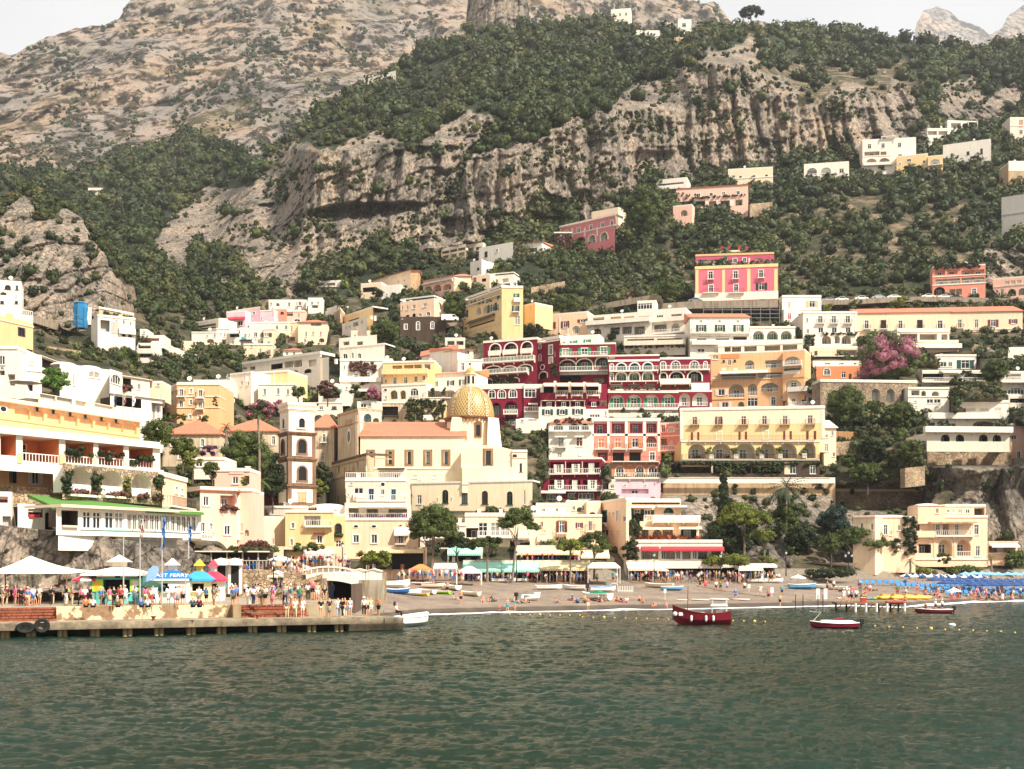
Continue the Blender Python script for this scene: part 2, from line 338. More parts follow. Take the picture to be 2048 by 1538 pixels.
def rockmat():
 m,nt,b=newmat('rock_and_earth');L=nt.links.new
 at=N(nt,'ShaderNodeAttribute',attribute_name='lc');sep=N(nt,'ShaderNodeSeparateColor');L(at.outputs['Color'],sep.inputs[0])
 ge=N(nt,'ShaderNodeNewGeometry')
 def noise(scale,sv=(1,1,1),det=5.,rough=.6):
  mp=N(nt,'ShaderNodeMapping');mp.inputs['Scale'].default_value=sv;L(ge.outputs['Position'],mp.inputs['Vector'])
  n=N(nt,'ShaderNodeTexNoise',i_Scale=scale,i_Detail=det,i_Roughness=rough);L(mp.outputs[0],n.inputs['Vector']);return n
 n1=noise(.035,(1,1,.7),8,.65)
 r1=ramp(nt,[(.30,sG('#69645e')),(.44,sG('#968d82')),(.55,sG('#b1a394')),(.68,sG('#bfa88f'))]);L(n1 .outputs['Fac'],r1 .inputs[0])
 n2=noise(.34,(1,1,.09),5,.6)
 r2=ramp(nt,[(.32,(.36,.35,.36)),(.46,(.95,.93,.9)),(.6,(1.05,1,.94)),(.74,(1.1,.84,.62))]);L(n2 .outputs['Fac'],r2 .inputs[0])
 m1=N(nt,'ShaderNodeMix',data_type='RGBA',blend_type='MULTIPLY');m1 .inputs[0].default_value=.85
 L(r1 .outputs[0],m1 .inputs[6]);L(r2 .outputs[0],m1 .inputs[7])
 n3=noise(.9,(1,1,1.3),4,.7);r3=ramp(nt,[(.36,(.45,.43,.4)),(.52,(1,1,1)),(.7,(1.15,1.12,1.08))]);L(n3 .outputs['Fac'],r3 .inputs[0])
 m2=N(nt,'ShaderNodeMix',data_type='RGBA',blend_type='MULTIPLY');m2 .inputs[0].default_value=.9
 L(m1 .outputs[2],m2 .inputs[6]);L(r3 .outputs[0],m2 .inputs[7])
 mpv=N(nt,'ShaderNodeMapping');mpv.inputs['Scale'].default_value=(.55,.55,.16);L(ge.outputs['Position'],mpv.inputs['Vector'])
 nwv=N(nt,'ShaderNodeTexNoise',i_Scale=1.3,i_Detail=3.0);L(mpv.outputs[0],nwv.inputs['Vector']);vad=N(nt,'ShaderNodeVectorMath',operation='ADD');L(mpv.outputs[0],vad.inputs[0]);L(nwv.outputs['Color'],vad.inputs[1])
 vo=N(nt,'ShaderNodeTexVoronoi',i_Scale=1.0);vo.feature='DISTANCE_TO_EDGE';L(vad.outputs[0],vo.inputs['Vector'])
 rv=ramp(nt,[(0,(.22,.21,.2)),(.07,(.8,.8,.8)),(.2,(1.08,1.06,1.04))]);L(vo.outputs['Distance'],rv.inputs[0])
 m2b=N(nt,'ShaderNodeMix',data_type='RGBA',blend_type='MULTIPLY');m2b.inputs[0].default_value=.9;L(m2 .outputs[2],m2b.inputs[6]);L(rv.outputs[0],m2b.inputs[7]);m2=m2b
 n4=noise(.12,(1,1,1),8,.7)
 r4=ramp(nt,[(.36,sG('#2c3320')),(.5,sG('#57503c')),(.6,sG('#8c7a62')),(.72,sG('#a88c70'))]);L(n4 .outputs['Fac'],r4 .inputs[0])
 n5=noise(.2,(1,1,1),6,.7);r5=ramp(nt,[(.4,sG('#1f2a18')),(.6,sG('#39402a')),(.75,sG('#5d5638'))]);L(n5 .outputs['Fac'],r5 .inputs[0])
 m3=N(nt,'ShaderNodeMix',data_type='RGBA');L(sep.outputs[1],m3 .inputs[0]);L(r5 .outputs[0],m3 .inputs[6]);L(r4 .outputs[0],m3 .inputs[7])
 dn=N(nt,'ShaderNodeMath',operation='ADD');L(sep.outputs[0],dn.inputs[0])
 n6=noise(.11,(1,1,2.2),6,.7);m6=N(nt,'ShaderNodeMapRange');m6 .inputs['From Min'].default_value=.56;m6 .inputs['From Max'].default_value=.64
 m6 .inputs['To Min'].default_value=0;m6 .inputs['To Max'].default_value=-.62;L(n6 .outputs['Fac'],m6 .inputs['Value']);L(m6 .outputs[0],dn.inputs[1])
 cl=N(nt,'ShaderNodeClamp');L(dn.outputs[0],cl.inputs[0])
 m4=N(nt,'ShaderNodeMix',data_type='RGBA');L(cl.outputs[0],m4 .inputs[0]);L(m3 .outputs[2],m4 .inputs[6]);L(m2 .outputs[2],m4 .inputs[7])
 m5=N(nt,'ShaderNodeMix',data_type='RGBA');m5 .inputs[7].default_value=(*sG('#9c8f7e'),1);L(sep.outputs[2],m5 .inputs[0]);L(m4 .outputs[2],m5 .inputs[6]);L(m5 .outputs[2],b.inputs['Base Color']);b.inputs['Roughness'].default_value=.95;b.inputs['Specular IOR Level'].default_value=.28
 bp=N(nt,'ShaderNodeBump',i_Strength=1.0,i_Distance=1.5);n7=noise(.8,(1,1,.6),6,.7);L(n7 .outputs['Fac'],bp.inputs['Height']);L(bp.outputs[0],b.inputs['Normal'])
 return m
RM=rockmat()
def rs_(name,ulist,vbot,vtop,nv,Dfun,colfun,mat,back=60,power=1.0):
 t=np.linspace(0,1,nv)**power
 U,T=np.meshgrid(ulist,t);VB=vbot(ulist)[None];VT=vtop(ulist)[None]
 V=VB*(1-T)+VT*T
 D,rk=Dfun(U,V)
 X=(U-1024)/F*D;Z=CZ-(V-VH)/F*D
 X=np.vstack([X,X[-1:]*1.08]);Yd=np.vstack([D,D[-1:]+back]);Z=np.vstack([Z,Z[-1:]-back*.8])
 c=colfun(U,V,rk);c=np.concatenate([c,c[-1:]],0)
 n,m_=X.shape;vv=np.stack([X,Yd,Z],-1).reshape(-1,3)
 i=np.arange(n-1)[:,None]*m_+np.arange(m_-1)[None];i=i.ravel()
 Q=np.stack([i,i+1,i+m_+1,i+m_],-1)
 o=mq(name,vv,Q,mat,smooth=False,col=c.reshape(-1,3));o['kind']='structure'
 return o
def hillcol(U,V,rk):
 s=soft(SCRUB,U,V);town=((V>590)&(V<1170)).astype(np.float32)
 g=np.clip(np.maximum(s,town*.75),0,1)
 return np.stack([rk,g,((V>1138)&(U>560)).astype(np.float32)],-1)
#crag at the left, in front of the valley
CRAG=[(-320,[(700,250),(640,275),(560,300),(480,320),(400,350),(350,395)]),(60,[(700,255),(640,280),(560,300),(480,318),(400,345),(350,400)]),(200,[(700,265),(640,290),(560,306),(480,325),(400,365)]),(285,[(700,290),(660,305),(560,330),(480,360),(400,400)])]
CR=[(-320,350),(0,388),(70,372),(110,396),(140,412),(180,455),(215,482),(245,520),(268,575),(280,625),(286,668)]
CROCK=[[(-320,460),(-20,445),(60,425),(110,410),(150,425),(215,490),(260,560),(290,640),(285,660),(60,650),(-320,640)]]
def crag_D(U,V):
 D=ic_(CRAG,U,V);x=(U-1024)/F*D;z=CZ-(V-VH)/F*D
 rk=soft(CROCK,U,V)
 D=D+rk*.75*rock_relief(x+300,z+40,U,V)+(1-rk)*2*fb(x/20.,.3,z/20.,3)
 edge=np.clip((U-225)/60.,0,1)**2*40
 return D+edge,rk
def cragtop(u):return np.interp(u,[a for a,_ in CR],[b for _,b in CR])
rs_('crag',np.arange(-320,288,3.0),lambda u:np.full_like(u,690.),cragtop,110,crag_D,lambda U,V,rk:np.stack([rk,.3+0*rk,0*rk],-1),RM,back=50)
#the mountain behind
MT=[(-400,[(420,900),(330,1050),(200,1250),(100,1500),(0,1750),(-80,1950)]),(300,[(420,950),(300,1100),(200,1240),(100,1420),(0,1700),(-80,1950)]),(600,[(420,950),(300,1080),(200,1180),(100,1400),(0,1600),(-80,1800)]),(900,[(420,1000),(200,1250),(100,1500),(0,1750),(-80,1900)]),(1300,[(420,1200),(200,1500),(100,1800),(0,2000),(-80,2100)]),(1800,[(420,1200),(200,1500),(100,1900),(0,2000),(-80,2100)])]
MR=[(-400,160),(-60,120),(0,108),(30,104),(62,88),(110,72),(150,60),(180,48),(215,48),(238,34),(252,8),(300,-30),(420,-70),(1250,-70),(1320,-8),(1360,-4),(1400,0),(1430,8),(1450,26),(1465,46),(1480,52),(1500,40),(1530,38),(1545,50),(1580,80),(1800,110)]
def mt_D(U,V):
 D=ic_(MT,U,V);x=(U-1024)/F*D;z=CZ-(V-VH)/F*D
 r=fb(x/180.,0,z/160.,4)*50+np.abs(fb(x/60.,1,z/110.,4))*-45+rock_relief(x/4.,z/4.,U,V)*2.4
 return D+r,np.clip(.86+.5*fb(x/60.,2.,z/60.,4),0,1)
def mountainmat():
 m,nt,b=newmat('pale_mountain_rock');L=nt.links.new;ge=N(nt,'ShaderNodeNewGeometry')
 def noise(scale,sv,det,rough):
  mp=N(nt,'ShaderNodeMapping');mp.inputs['Scale'].default_value=sv;L(ge.outputs['Position'],mp.inputs['Vector'])
  n=N(nt,'ShaderNodeTexNoise',i_Scale=scale,i_Detail=det,i_Roughness=rough);L(mp.outputs[0],n.inputs['Vector']);return n
 n1=noise(.007,(1,.4,1.1),9,.65);r1=ramp(nt,[(.34,sG('#79726b')),(.47,sG('#a0958a')),(.58,sG('#b59e8a')),(.68,sG('#a38a68'))]);L(n1 .outputs['Fac'],r1 .inputs[0])
 n2=noise(.05,(1,.35,1),7,.74);r2=ramp(nt,[(.40,sG('#3a4234')),(.47,sG('#8b8478')),(.52,(1,1,1))]);L(n2 .outputs['Fac'],r2 .inputs[0])
 m1=N(nt,'ShaderNodeMix',data_type='RGBA',blend_type='MULTIPLY');m1 .inputs[0].default_value=.95;L(r1 .outputs[0],m1 .inputs[6]);L(r2 .outputs[0],m1 .inputs[7])
 n3=noise(.016,(1,.4,1.2),6,.7);r3=ramp(nt,[(.52,(0,0,0)),(.66,(1,1,1))]);L(n3 .outputs['Fac'],r3 .inputs[0])
 m2=N(nt,'ShaderNodeMix',data_type='RGBA');m2 .inputs[7].default_value=(*sG('#7d7350'),1);mm=N(nt,'ShaderNodeMath',operation='MULTIPLY');mm.inputs[1].default_value=.55
 L(r3 .outputs[0],mm.inputs[0]);L(mm.outputs[0],m2 .inputs[0]);L(m1 .outputs[2],m2 .inputs[6]);L(m2 .outputs[2],b.inputs['Base Color'])
 b.inputs['Roughness'].default_value=1;b.inputs['Specular IOR Level'].default_value=.1
 bp=N(nt,'ShaderNodeBump',i_Strength=1.0,i_Distance=9.0);n7=noise(.12,(1,1,.7),6,.7);L(n7 .outputs['Fac'],bp.inputs['Height']);L(bp.outputs[0],b.inputs['Normal'])
 return m
MM=mountainmat()
rs_('mountain',np.arange(-400,1800,4.0),lambda u:np.full_like(u,420.),lambda u:np.interp(u,[a for a,_ in MR],[b for _,b in MR])+fb(u/22.,0*u,0*u,4)*5,170,mt_D,lambda U,V,rk:np.stack([rk,.4+0*rk,0*rk],-1),MM,back=300)
def peak(name,pts,D0,seed):
 us=np.arange(pts[0][0],pts[-1][0]+1,3.0)
 def Df(U,V):
  D=D0+np.interp(V,[0,130],[500,0]);x=(U-1024)/F*D;z=CZ-(V-VH)/F*D
  return D+fb(x/160.,seed,z/300.,4)*90+fb(x/50.,seed+3,z/60.,3)*25,1+0*U
 rs_(name,us,lambda u:np.full_like(u,150.),lambda u:np.interp(u,[a for a,_ in pts],[b for _,b in pts])+fb(u/14.,0*u+seed,0*u,3)*3,50,Df,lambda U,V,rk:np.stack([rk,rk,rk],-1),MM,back=200)
peak('distant_peak',[(1780,130),(1826,96),(1832,48),(1846,24),(1872,14),(1900,22),(1918,38),(1945,46),(1972,62),(2000,84),(2040,130)],4400,1.5)
peak('distant_peak',[(1960,110),(1980,70),(2005,52),(2022,26),(2045,12),(2090,-10),(2200,-40),(2400,0)],3700,6.5)
def tower_D(U,V):
 D=830+((U-995)/60.)**2*26+np.interp(V,[-30,80],[12,0]);x=(U-1024)/F*D;z=CZ-(V-VH)/F*D
 return D+rock_relief(x*1.3,z,U,V)*.8,np.ones_like(U)
rs_('rock_tower',np.arange(932,1060,2.0),lambda u:np.full_like(u,85.),lambda u:np.interp(u,[932,936,940,1050,1056,1060],[40,0,-25,-25,0,46]),60,tower_D,lambda U,V,rk:np.stack([rk,rk,0*rk],-1),RM,back=60)
#beach, seabed
WL=[(560,1260),(700,1250),(830,1232),(1000,1226.5),(1200,1222.5),(1500,1217),(1700,1213),(1800,1216),(1860,1212),(1950,1206),(2100,1202),(2350,1198)]
def shore_D(u):return gD(np.interp(u,[a for a,_ in WL],[b for _,b in WL]),0)
def beach_z(D,Dw,n=0):
 t=D-Dw
 return np.interp(t,[-60,-8,0,2.2,3.2,34,44,70],[-6,-1.0,0,.32,.75,2.7,3.35,3.5])+n
us=np.arange(480,2352,8.0);ts=np.concatenate([np.arange(-14,6,.5),np.arange(6,56,1.5)])
Dw=shore_D(us);Dd=Dw[None]+ts[:,None];Xx=(us[None]-1024)/F*Dd
Zz=beach_z(Dd,Dw[None])+fb(Xx/1.4,Dd/1.4,0,3)*.07*np.clip(ts[:,None]/6,0,1)
vv=np.stack([Xx,Dd,Zz],-1).reshape(-1,3);n,m_=Xx.shape
i=(np.arange(n-1)[:,None]*m_+np.arange(m_-1)[None]).ravel()
def sandmat():
 m,nt,b=newmat('dark_beach_gravel');L=nt.links.new;ge=N(nt,'ShaderNodeNewGeometry')
 n1=N(nt,'ShaderNodeTexNoise',i_Scale=.25,i_Detail=7.0,i_Roughness=.7);L(ge.outputs['Position'],n1 .inputs['Vector'])
 r=ramp(nt,[(.35,sG('#6e5f55')),(.65,sG('#93826f'))]);L(n1 .outputs['Fac'],r.inputs[0])
 sp=N(nt,'ShaderNodeSeparateXYZ');L(ge.outputs['Position'],sp.inputs[0])
 wet=ramp(nt,[(.0,(.28,.27,.24)),(.55,(.38,.37,.34)),(.66,(1,1,1))]);mr=N(nt,'ShaderNodeMapRange');mr.inputs['From Max'].default_value=1.1
 L(sp.outputs[2],mr.inputs['Value']);L(mr.outputs[0],wet.inputs[0])
 n2=N(nt,'ShaderNodeTexNoise',i_Scale=6.0,i_Detail=4.0);L(ge.outputs['Position'],n2 .inputs['Vector'])
 r2=ramp(nt,[(.35,(.7,.7,.7)),(.65,(1.15,1.15,1.15))]);L(n2 .outputs['Fac'],r2 .inputs[0])
 a=N(nt,'ShaderNodeMix',data_type='RGBA',blend_type='MULTIPLY');a.inputs[0].default_value=1;L(r.outputs[0],a.inputs[6]);L(wet.outputs[0],a.inputs[7])
 c=N(nt,'ShaderNodeMix',data_type='RGBA',blend_type='MULTIPLY');c.inputs[0].default_value=1;L(a.outputs[2],c.inputs[6]);L(r2 .outputs[0],c.inputs[7])
 L(c.outputs[2],b.inputs['Base Color']);b.inputs['Roughness'].default_value=.9
 bp=N(nt,'ShaderNodeBump',i_Strength=.6,i_Distance=.06);L(n2 .outputs['Fac'],bp.inputs['Height']);L(bp.outputs[0],b.inputs['Normal'])
 return m
o=mq('beach',vv,np.stack([i,i+1,i+m_+1,i+m_],-1),sandmat(),smooth=True);o['kind']='structure'
def ba(u,v):
 """point on the beach seen at picture point (u, v)"""
 Dw_=float(shore_D(u));lo,hi=Dw_-8,Dw_+56
 for _ in range(40):
  mid=(lo+hi)/2
  if CZ-(v-VH)/F*mid<float(beach_z(mid,Dw_)):hi=mid
  else:lo=mid
 D=(lo+hi)/2;return Vector(((u-1024)/F*D,D,float(beach_z(D,Dw_))))
#sea
def seamat():
 m,nt,b=newmat('sea_water');L=nt.links.new;ge=N(nt,'ShaderNodeNewGeometry')
 n0=N(nt,'ShaderNodeTexNoise',i_Scale=.03,i_Detail=3.0);L(ge.outputs['Position'],n0 .inputs['Vector'])
 r=ramp(nt,[(.38,(.008,.020,.008)),(.62,(.008,.030,.019))]);L(n0 .outputs['Fac'],r.inputs[0]);L(r.outputs[0],b.inputs['Base Color'])
 b.inputs['Roughness'].default_value=.09;b.inputs['IOR'].default_value=1.33;b.inputs['Specular IOR Level'].default_value=.28
 mp=N(nt,'ShaderNodeMapping');mp.inputs['Scale'].default_value=(.7,1.9,1);L(ge.outputs['Position'],mp.inputs['Vector'])
 n1=N(nt,'ShaderNodeTexNoise',i_Scale=2.6,i_Detail=5.0,i_Roughness=.65);L(mp.outputs[0],n1 .inputs['Vector'])
 n1b=N(nt,'ShaderNodeTexNoise',i_Scale=7.0,i_Detail=4.0,i_Roughness=.6);L(mp.outputs[0],n1b.inputs['Vector'])
 bpb=N(nt,'ShaderNodeBump',i_Strength=1.0,i_Distance=.045);L(n1b.outputs['Fac'],bpb.inputs['Height'])
 bp=N(nt,'ShaderNodeBump',i_Strength=1.0,i_Distance=.13);L(bpb.outputs[0],bp.inputs['Normal']);L(n1 .outputs['Fac'],bp.inputs['Height']);L(bp.outputs[0],b.inputs['Normal'])
 return m
SEA=seamat()
Dn=np.concatenate([np.array([-60,0,15]),np.linspace(28,33.9,30),34*1.0034**np.arange(0,600)]);Dn=np.concatenate([Dn,[300]])
un=np.concatenate([[-1.2,-.7],np.linspace(-.55,.6,860),[.8,1.2]]);D2,U2=np.meshgrid(Dn,un,indexing='ij')
half=np.maximum(D2,42.);X2=U2*half*1.0
def waves(x,y):
 h=0
 h=h+vq(x*.13+y*.05,y*.24,0)*.09+vq(x*.4,y*.7+x*.1,3.)*.05+fb(x*1.1-y*.3,y*2.4+x*.2,6.,3,.6)*.075
 return h
Zw=waves(X2,D2)*np.clip((260-D2)/150,.25,1)
vv=np.stack([X2,D2,Zw],-1).reshape(-1,3);n,m_=X2 .shape;i=(np.arange(n-1)[:,None]*m_+np.arange(m_-1)[None]).ravel()
o=mq('sea',vv,np.stack([i,i+1,i+m_+1,i+m_],-1),SEA,smooth=True);o['kind']='structure'
mb=MB();mb.box(-900,900,-80,330,-7,-6.5);o=mb.build('seabed',pN('seabed',(.05,.05,.04)));o['kind']='structure'
us=np.arange(820,2352,4.0);Dw=shore_D(us)
nn=fb(us/60.,0*us,0*us,4)
r0=Dw-.5+nn*.7;wd=np.clip(.75+np.interp(us,[820,1700,1850,2000,2350],[.1,.1,1.3,1.2,.6])+fb(us/25.,2+0*us,0*us,3)*.5,.25,4)
rows=[r0,r0+wd*.5,r0+wd];hz_=[.07,.18,.05]
vv=np.concatenate([np.stack([(us-1024)/F*r,r,np.maximum(beach_z(r,Dw),0)+h],-1)for r,h in zip(rows,hz_)]);m_=len(us)
i=np.concatenate([np.arange(m_-1),np.arange(m_-1)+m_])
o=mq('surf_foam',vv,np.stack([i,i+1,i+m_+1,i+m_],-1),pN('foam',(.8,.8,.78),.5),smooth=True);o['kind']='structure'
#haze
mb=MB();mb.box(-3600,3600,-120,5400,-8,2600)
hm=bpy.data.materials.new('haze');hm.use_nodes=True;nt=hm.node_tree;nt.nodes.remove(nt.nodes['Principled BSDF'])
pv=N(nt,'ShaderNodeVolumePrincipled');pv.inputs['Color'].default_value=(.93,.95,1,1);pv.inputs['Density'].default_value=.00008;pv.inputs['Anisotropy'].default_value=.3
nt.links.new(pv.outputs[0],nt.nodes['Material Output'].inputs['Volume'])
o=mb.build('haze',hm);o['kind']='stuff'
#FOLIAGE
def icos(sub):
 import bmesh
 bm=bmesh.new();bmesh.ops.create_icosphere(bm,subdivisions=sub,radius=1)
 v=np.array([x.co[:]for x in bm.verts],np.float32);t=np.array([[q.index for q in f.verts]for f in bm.faces],np.int32);bm.free()
 return v,t
ICO1,ICO2=icos(1),icos(2)
rng=np.random.RandomState(11)
def cu_(C,R,colr,leaves,size,seed=0,core=.78,flat=.8,jit=.35,ico=None):
 """C (n,3) centres, R (n,) or (n,3) radii, colr (n,3): lumpy cores plus many small leaf faces; returns V,Q,T,col"""
 rg=np.random.RandomState(seed+5);C=np.asarray(C,np.float32);n=len(C)
 R=np.asarray(R,np.float32);R=R[:,None]*np.array([1,1,flat])if R.ndim==1 else R
 colr=np.asarray(colr,np.float32)
 iv,it=ico or ICO1
 wob=1+.22*vq(iv[None,:,0]*2+C[:,None,0],iv[None,:,1]*2+C[:,None,1],iv[None,:,2]*2+C[:,None,2])
 cv=C[:,None]+iv[None]*R[:,None]*core*wob[...,None]
 k=len(iv);T=(it[None]+(np.arange(n)*k)[:,None,None]).reshape(-1,3)
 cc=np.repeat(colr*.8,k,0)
 m=n*leaves;idx=np.repeat(np.arange(n),leaves)
 d=rg.normal(size=(m,3)).astype(np.float32);d/=np.linalg.norm(d,axis=1,keepdims=True)
 d[:,2]=np.where(d[:,2]<-.5,-d[:,2],d[:,2])
 rad=rg.uniform(.74,1.12,(m,1)).astype(np.float32)
 p=C[idx]+d*R[idx]*rad
 nrm=d+rg.normal(size=(m,3))*.55;nrm/=np.linalg.norm(nrm,axis=1,keepdims=True)
 a=np.cross(nrm,rg.normal(size=(m,3)));a/=np.linalg.norm(a,axis=1,keepdims=True)+1e-6;b=np.cross(nrm,a)
 s=np.asarray(size,np.float32);s=(s[idx]if s.ndim else s)*rg.uniform(.6,1.35,m);s=s[:,None]if np.ndim(s)else s
 q=np.stack([p-a*s-b*s*.6,p+a*s-b*s*.6,p+a*s*.7+b*s*.7,p-a*s*.7+b*s*.7],1).reshape(-1,3)
 Q=(np.arange(m)[:,None]*4+np.arange(4)[None])+n*k
 lc=colr[idx]*rg.uniform(1-jit,1+jit,(m,1));lc[:,0]*=rg.uniform(.85,1.25,m)
 lc=np.repeat(lc,4,0)
 return np.concatenate([cv.reshape(-1,3),q]),Q,T,np.concatenate([cc,lc])
G_DARK,G_MID,G_OL,G_LIGHT,G_DRY=(.020,.033,.009),(.036,.054,.014),(.070,.080,.022),(.095,.12,.022),(.17,.13,.06)
PAL=np.array([G_DARK,G_DARK,G_MID,G_MID,(.046,.062,.018),G_OL,(.058,.066,.024),G_MID,(.085,.085,.03)],np.float32)
def forest(name,n,box,accept,rpx,seed,leaves,Dfun,pal=PAL,size=.11,minr=0,lift=.45):
 rg=np.random.RandomState(seed);U=rg.uniform(box[0],box[2],n);V=rg.uniform(box[1],box[3],n)
 keep=accept(U,V,rg);U,V=U[keep],V[keep]
 D,_=Dfun(U,V)
 r=rg.uniform(rpx[0],rpx[1],len(U))/F*D*.5*(.75+.5*(vq(U/60.,V/60.,2.)*.5+.5));r=np.maximum(r,minr)
 X=(U-1024)/F*D;Z=CZ-(V-VH)/F*D
 Cc=np.stack([X,D-r*.2,Z+r*lift],-1)
 patch=np.clip(fb(U/70.,V/50.,5.,3)*.5+.5,0,.999)
 ci=np.clip((patch*.6+rg.rand(len(U))*.4)*len(pal),0,len(pal)-1).astype(int)
 c=pal[ci]*rg.uniform(.6,1.5,(len(U),1))
 V_,Q,T,lc=cu_(Cc,r,c,leaves,r*size*1.6,seed,flat=.85)
 print(name,len(U),len(Q))
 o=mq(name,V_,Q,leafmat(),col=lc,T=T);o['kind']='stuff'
 return o
#BUILDINGS
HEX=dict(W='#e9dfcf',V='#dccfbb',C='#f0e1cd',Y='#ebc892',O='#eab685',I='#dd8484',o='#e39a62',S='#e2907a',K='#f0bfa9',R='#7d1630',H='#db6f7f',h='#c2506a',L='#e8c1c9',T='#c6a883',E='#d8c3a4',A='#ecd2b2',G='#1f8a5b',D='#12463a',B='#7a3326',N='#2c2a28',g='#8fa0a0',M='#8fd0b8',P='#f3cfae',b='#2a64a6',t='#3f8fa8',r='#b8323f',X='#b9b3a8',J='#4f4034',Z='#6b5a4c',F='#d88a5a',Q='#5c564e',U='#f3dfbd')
def cq(c):
 if c=='st':return stone()
 if c=='sr':return stone('rubble','#9d8468','#cdb594','#6e5c49',2.4)
 if c=='ti':return tiles()
 if c=='dk':return pN('shade_cloth',(.03,.03,.028),.8)
 if c=='gl':return GLASS
 h=HEX[c]
 if c in 'GDBNgMbtrFhQ':return pN('paint_'+c,sG(h),.55)
 return pq(h,dirt=.4 if c in 'TEZJ' else.13)
def glassmat():
 m,nt,b=newmat('window_glass');L=nt.links.new
 ge=N(nt,'ShaderNodeObjectInfo');r=ramp(nt,[(0,(.006,.007,.008)),(.6,(.02,.026,.03)),(.85,(.07,.10,.11)),(.93,(.30,.28,.24))]);r.color_ramp.interpolation='CONSTANT'
 L(ge.outputs['Random'],r.inputs[0]);L(r.outputs[0],b.inputs['Base Color']);b.inputs['Roughness'].default_value=.12;b.inputs['Specular IOR Level'].default_value=.6
 return m
GLASS=glassmat()
WP=pN('white_paint',sG('#ece6da'),.5)
IRON=pN('dark_iron',(.03,.03,.03),.5,.5)
ROOFGREY=pq('#cfc4b4','pale_roof',.5)
ZO=dict(A=(0,480),B=(0,760),C=(0,1020),D=(400,760),E=(400,1000),F=(300,480),G=(680,480),H=(680,760),I=(780,1000),J=(940,580),K=(1060,800),L=(1160,1000),M=(1320,560),N=(1628,560),O=(1628,840),Q=(1628,1060),S=(1340,800),T=(1340,340),U=(1628,220),V=(1060,340))
ZS=2019/420.
BLD=[];ROOTS={}
def rl_(mb,x0,x1,y,z,kind,h=1.0,y0=None):
 """railing along x at depth y (front), with returns back to y0"""
 L_=x1-x0
 if kind=='s':
  mb.box(x0,x1,y,y+.14,z,z+h*.95)
  if y0 is not None:mb.box(x0,x0+.14,y+.14,y0,z,z+h*.95).box(x1-.14,x1,y+.14,y0,z,z+h*.95)
  return
 t=.09 if kind=='w' else.045;sp=.38 if kind=='w' else.3
 mb.box(x0,x1,y,y+t,z+h-t,z+h);mb.box(x0,x1,y,y+t,z,z+t)
 n=max(1,int(L_/sp))
 if n>90:n=90
 for i in range(n+1):
  x=x0+(L_-t)*i/n;mb.box(x,x+t*.8,y+.005,y+t-.005,z+t,z+h-t)
 if y0 is not None:
  for x in(x0,x1-t):mb.box(x+.003,x+t-.003,y+t,y0,z+h-t,z+h)
  k=max(1,int((y0-y)/sp))
  for x in(x0,x1-t):
   for i in range(k):mb.box(x,x+t*.8,y+t+(y0-y-t)*(i+.5)/k,y+t+(y0-y-t)*(i+.5)/k+t*.8,z+.002,z+h-t)
WCACHE={}
def nm(x):return round(x*20)/20
